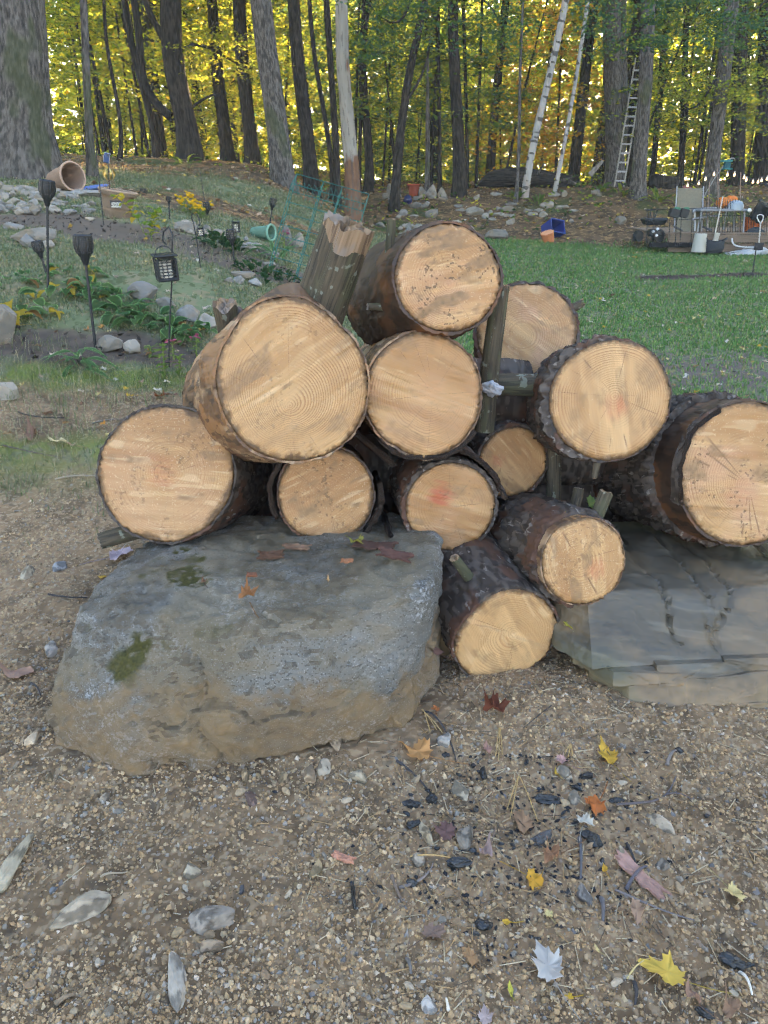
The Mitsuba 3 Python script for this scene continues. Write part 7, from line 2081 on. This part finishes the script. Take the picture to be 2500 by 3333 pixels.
DK, MD, LT_ = (0.05, 0.045, 0.045), (0.14, 0.11, 0.085), (0.42, 0.34, 0.22)
for a in (('black bent twig at the left of the upper litter', [(1290, 2505), (1345, 2535), (1402, 2592)], 0.004, DK), ('dark twig running from the gap into the litter', [(1378, 2352), (1450, 2420), (1478, 2466), (1484, 2500)], 0.0035, DK), ('long forked twig lying right of the litter, longer arm', [(2003, 2628), (2130, 2624), (2170, 2590), (2196, 2550)], 0.0035, (0.10, 0.085, 0.085)),
          ('short arm of the forked twig right of the litter', [(2165, 2596), (2205, 2598), (2250, 2610)], 0.0022, (0.10, 0.085, 0.085)), ('thin upright dark twig in the middle litter', [(1884, 2740), (1890, 2800), (1888, 2870)], 0.005, (0.09, 0.09, 0.10)), ('thick grey twig piece below the middle litter', [(1956, 2925), (1962, 2970), (1960, 3010)], 0.006, (0.11, 0.105, 0.11)), ('dark straight stick in the middle foreground', [(1144, 2886), (1152, 2930), (1157, 2976)], 0.004, (0.03, 0.035, 0.045)),
          ('grey knobbly twig left of the litter', [(1298, 2900), (1370, 2872), (1410, 2815)], 0.004, (0.17, 0.14, 0.13)), ('orange tan grass stalk left of the litter', [(1335, 2795), (1420, 2802), (1495, 2815)], 0.0022, (0.42, 0.28, 0.12)), ('dark stick crossing the reddish bark strip', [(2040, 2888), (2070, 2855), (2105, 2822)], 0.005, (0.10, 0.09, 0.10)), ('long thin twig descending right of the litter', [(2003, 2895), (2060, 2925), (2150, 2955), (2260, 3000)], 0.003, (0.17, 0.15, 0.14)),
          ('pale straw stick at the lower right', [(2407, 3168), (2425, 3205), (2446, 3248)], 0.004, (0.60, 0.57, 0.50)), ('brown twig piece at the left of the lower litter', [(1275, 2870), (1290, 2910), (1310, 2945)], 0.005, MD), ('small upright twig in the lower left litter', [(1325, 3120), (1333, 3145), (1338, 3175)], 0.005, (0.14, 0.13, 0.12)), ('dark twig near the clear yellow leaf', [(2062, 3210), (2068, 3240), (2066, 3275)], 0.005, DK),
          ('pale stalk leading to the clear yellow leaf', [(2040, 3200), (2075, 3160), (2130, 3130)], 0.002, (0.45, 0.36, 0.16)), ('wavy pale root in the left foreground', [(330, 2858), (370, 2856), (400, 2845), (415, 2848)], 0.003, (0.30, 0.25, 0.18)), ('grey stick on the slope left of the boulder', [(100, 2230), (125, 2255), (135, 2275)], 0.004, DK), ('long thin twig on the moss at the left', [(60, 1345), (130, 1365), (210, 1362)], 0.004, DK), ('second thin twig on the dirt at the left', [(10, 1450), (100, 1480), (190, 1490)], 0.004, (0.10, 0.08, 0.07)),
          ('grey twig lying behind the left log', [(300, 1378), (360, 1368), (400, 1366)], 0.004, (0.16, 0.14, 0.13)), ('pale stick on the dirt left of the left log', [(180, 1560), (250, 1558), (310, 1550)], 0.005, (0.32, 0.27, 0.20)), ('dark twig on the soil left of the boulder', [(160, 1945), (230, 1957), (285, 1950)], 0.004, DK), ('thin dark stick lying on the soil under the orange twig', [(1790, 2330), (1700, 2400)], 0.002, DK), ('brown stick near the bottom left edge', [(185, 3270), (215, 3255), (240, 3240)], 0.006, (0.24, 0.18, 0.12)),
          ('pale stub of a stick near the bottom', [(1460, 3300), (1452, 3262)], 0.004, (0.55, 0.5, 0.42)), ('dark twig right of the curled pair', [(2040, 2750), (2060, 2800), (2075, 2830)], 0.004, DK), ('grey twig beside the lumps at the right of the litter', [(2168, 2508), (2185, 2475), (2200, 2460)], 0.006, (0.15, 0.13, 0.12))):
    twig(*a)
for lab, fan in (('bundle of tan pine needles hanging below the dark red leaf', [((1622, 2398), (1612, 2480)), ((1624, 2398), (1622, 2490)), ((1626, 2398), (1634, 2470))]), ('long tan pine needles in the middle of the litter', [((1688, 2540), (1660, 2668)), ((1690, 2540), (1750, 2680)), ((1687, 2540), (1650, 2640))]),
                 ('tan pine needles in the gap before the lowest log', [((1372, 2350), (1420, 2410)), ((1374, 2352), (1440, 2420)), ((1376, 2350), (1400, 2420))]), ('pale pine needles near the pinkish grey leaf', [((1855, 2448), (1835, 2470)), ((1855, 2448), (1862, 2475)), ((1855, 2448), (1848, 2478))])):
    k = thing('pine_needles', lab, 'pine needles')
    for a, b in fan:
        P = np.linspace(on_surface(*a, 0.012), on_surface(*b, 0.006), 6)
        P[:, 2] += 0.006 * np.sin(np.linspace(0, np.pi, 6))
        m = tube(P, 0.0012, 4)
        part(k, 'needle', m, 'mat_matte', flat(m, (0.42, 0.29, 0.12)))
n = 900
x, y = rng.normal(0.45, 0.45, n), rng.uniform(1.0, 2.1, n)
m = [tube([(a, b, float(c) + 0.004), (a + math.cos(t) * l, b + math.sin(t) * l, float(c) + 0.006)], 0.0011, 3) for a, b, c, t, l in zip(x, y, gz(x, y), rng.uniform(0, 6.28, n), rng.uniform(0.015, 0.06, n))]
pc = np.array([(0.30, 0.20, 0.10), (0.10, 0.075, 0.055), (0.40, 0.33, 0.22)])
m, c = join(m, pc[rng.integers(0, 3, n)])
whole('plant_litter', 'tiny twigs, needles and stalk bits mixed into the soil', 'plant litter', m, 'mat_matte', color=c, kind='stuff')


def chip(label, p, w, h, rot, seed, col, th=0.006):
    rng_ = np.random.default_rng(seed)
    nx, ny = 12, 7
    X, Y = np.meshgrid(np.linspace(-1, 1, nx), np.linspace(-1, 1, ny), indexing='ij')
    ed = 1 + 0.25 * (meshkit.noise(np.stack([X * 3, Y * 3, 0 * X + seed], -1), 3) - 0.5) * 2
    top = np.stack([X * w / 2 * ed, Y * h / 2 * ed, th * (1 + meshkit.noise(np.stack([X * 4, Y * 4, 0 * X + seed], -1), 5)) + 0.12 * h * X ** 2], -1).reshape(-1, 3)
    bot = top - [0, 0, th]
    i, j = np.meshgrid(np.arange(nx - 1), np.arange(ny - 1), indexing='ij')
    q = np.stack([i * ny + j, (i + 1) * ny + j, (i + 1) * ny + j + 1, i * ny + j + 1], -1).reshape(-1, 4)
    nn = nx * ny
    edge = np.concatenate([np.arange(ny - 1), np.arange(nx - 1) * ny + ny - 1, (nn - 1) - np.arange(ny - 1), (np.arange(nx - 1)[::-1] + 1) * ny])
    nxt = np.roll(edge, -1)
    f = np.vstack([q, q[:, ::-1] + nn, np.stack([edge, edge + nn, nxt + nn, nxt], 1)])
    m = move((np.vstack([top, bot]), f), p, rot)
    c = np.array(col)[None] * (0.7 + 0.6 * meshkit.fbm(m[0] * 50, 2, seed)[:, None])
    return whole('bark_chip', label, 'bark chip', m, 'mat_matte', color=c)


chip('long reddish bark strip at the right of the litter', on_surface(2082, 2860), 0.13, 0.035, (0, 0, -62), 1, (0.28, 0.17, 0.14))
chip('dark red bark piece on the boulder below the red stained log', at(1290, 1812, 2.20), 0.11, 0.035, (18, 0, -28), 2, (0.085, 0.045, 0.034))
chip('reddish bark piece on the boulder beside the pine needles', at(965, 1785, 2.36), 0.085, 0.025, (10, 0, -16), 3, (0.20, 0.12, 0.08))
chip('crumbled dark red rotten bark on the boulder', at(880, 1812, 2.28), 0.075, 0.035, (12, 0, 8), 4, (0.10, 0.052, 0.032))
chip('long dark bark piece on the boulder under the small sawdust fringed log', at(1220, 1780, 2.34), 0.13, 0.04, (10, 0, -10), 5, (0.075, 0.042, 0.034))
chip('small brown bark crumb in the middle of the boulder top', at(820, 1876, 2.08), 0.03, 0.015, (12, 0, 0), 6, (0.16, 0.07, 0.04))
chip('orange brown bark crumb right on the boulder top', at(1130, 1830, 2.18), 0.035, 0.015, (12, 0, 0), 7, (0.28, 0.13, 0.07))
chip('reddish wood chip left of the litter', on_surface(1118, 2810), 0.055, 0.018, (0, 0, -25), 8, (0.36, 0.18, 0.12))
# torn plastic by the end of the grey branch
m = rock(88, 3, (0.035, 0.02, 0.03), 8, 0.5, 0.6)
whole('plastic_scrap', 'crumpled silvery plastic scrap at the end of the level grey branch', 'plastic scrap', move(m, at(1600, 1262, 2.66)), 'mat_gloss', flat(m, (0.30, 0.31, 0.33)))

# ------------------------------------------------------------------ the moist morning air
scene['air'] = {'type': 'homogeneous', 'albedo': 0.95, 'sigma_t': 0.0012}
scene['haze'] = {'type': 'cube', 'to_world': T().translate([0.0, 200.0, 16.5]).scale([620.0, 420.0, 18.0]), 'bsdf': {'type': 'null'}, 'interior': {'type': 'ref', 'id': 'air'}}
labels['haze'] = {'label': 'pale bluish haze in the air over the yard and the wood', 'category': 'haze', 'kind': 'stuff'}
scene['camera']['medium'] = {'type': 'ref', 'id': 'air'}
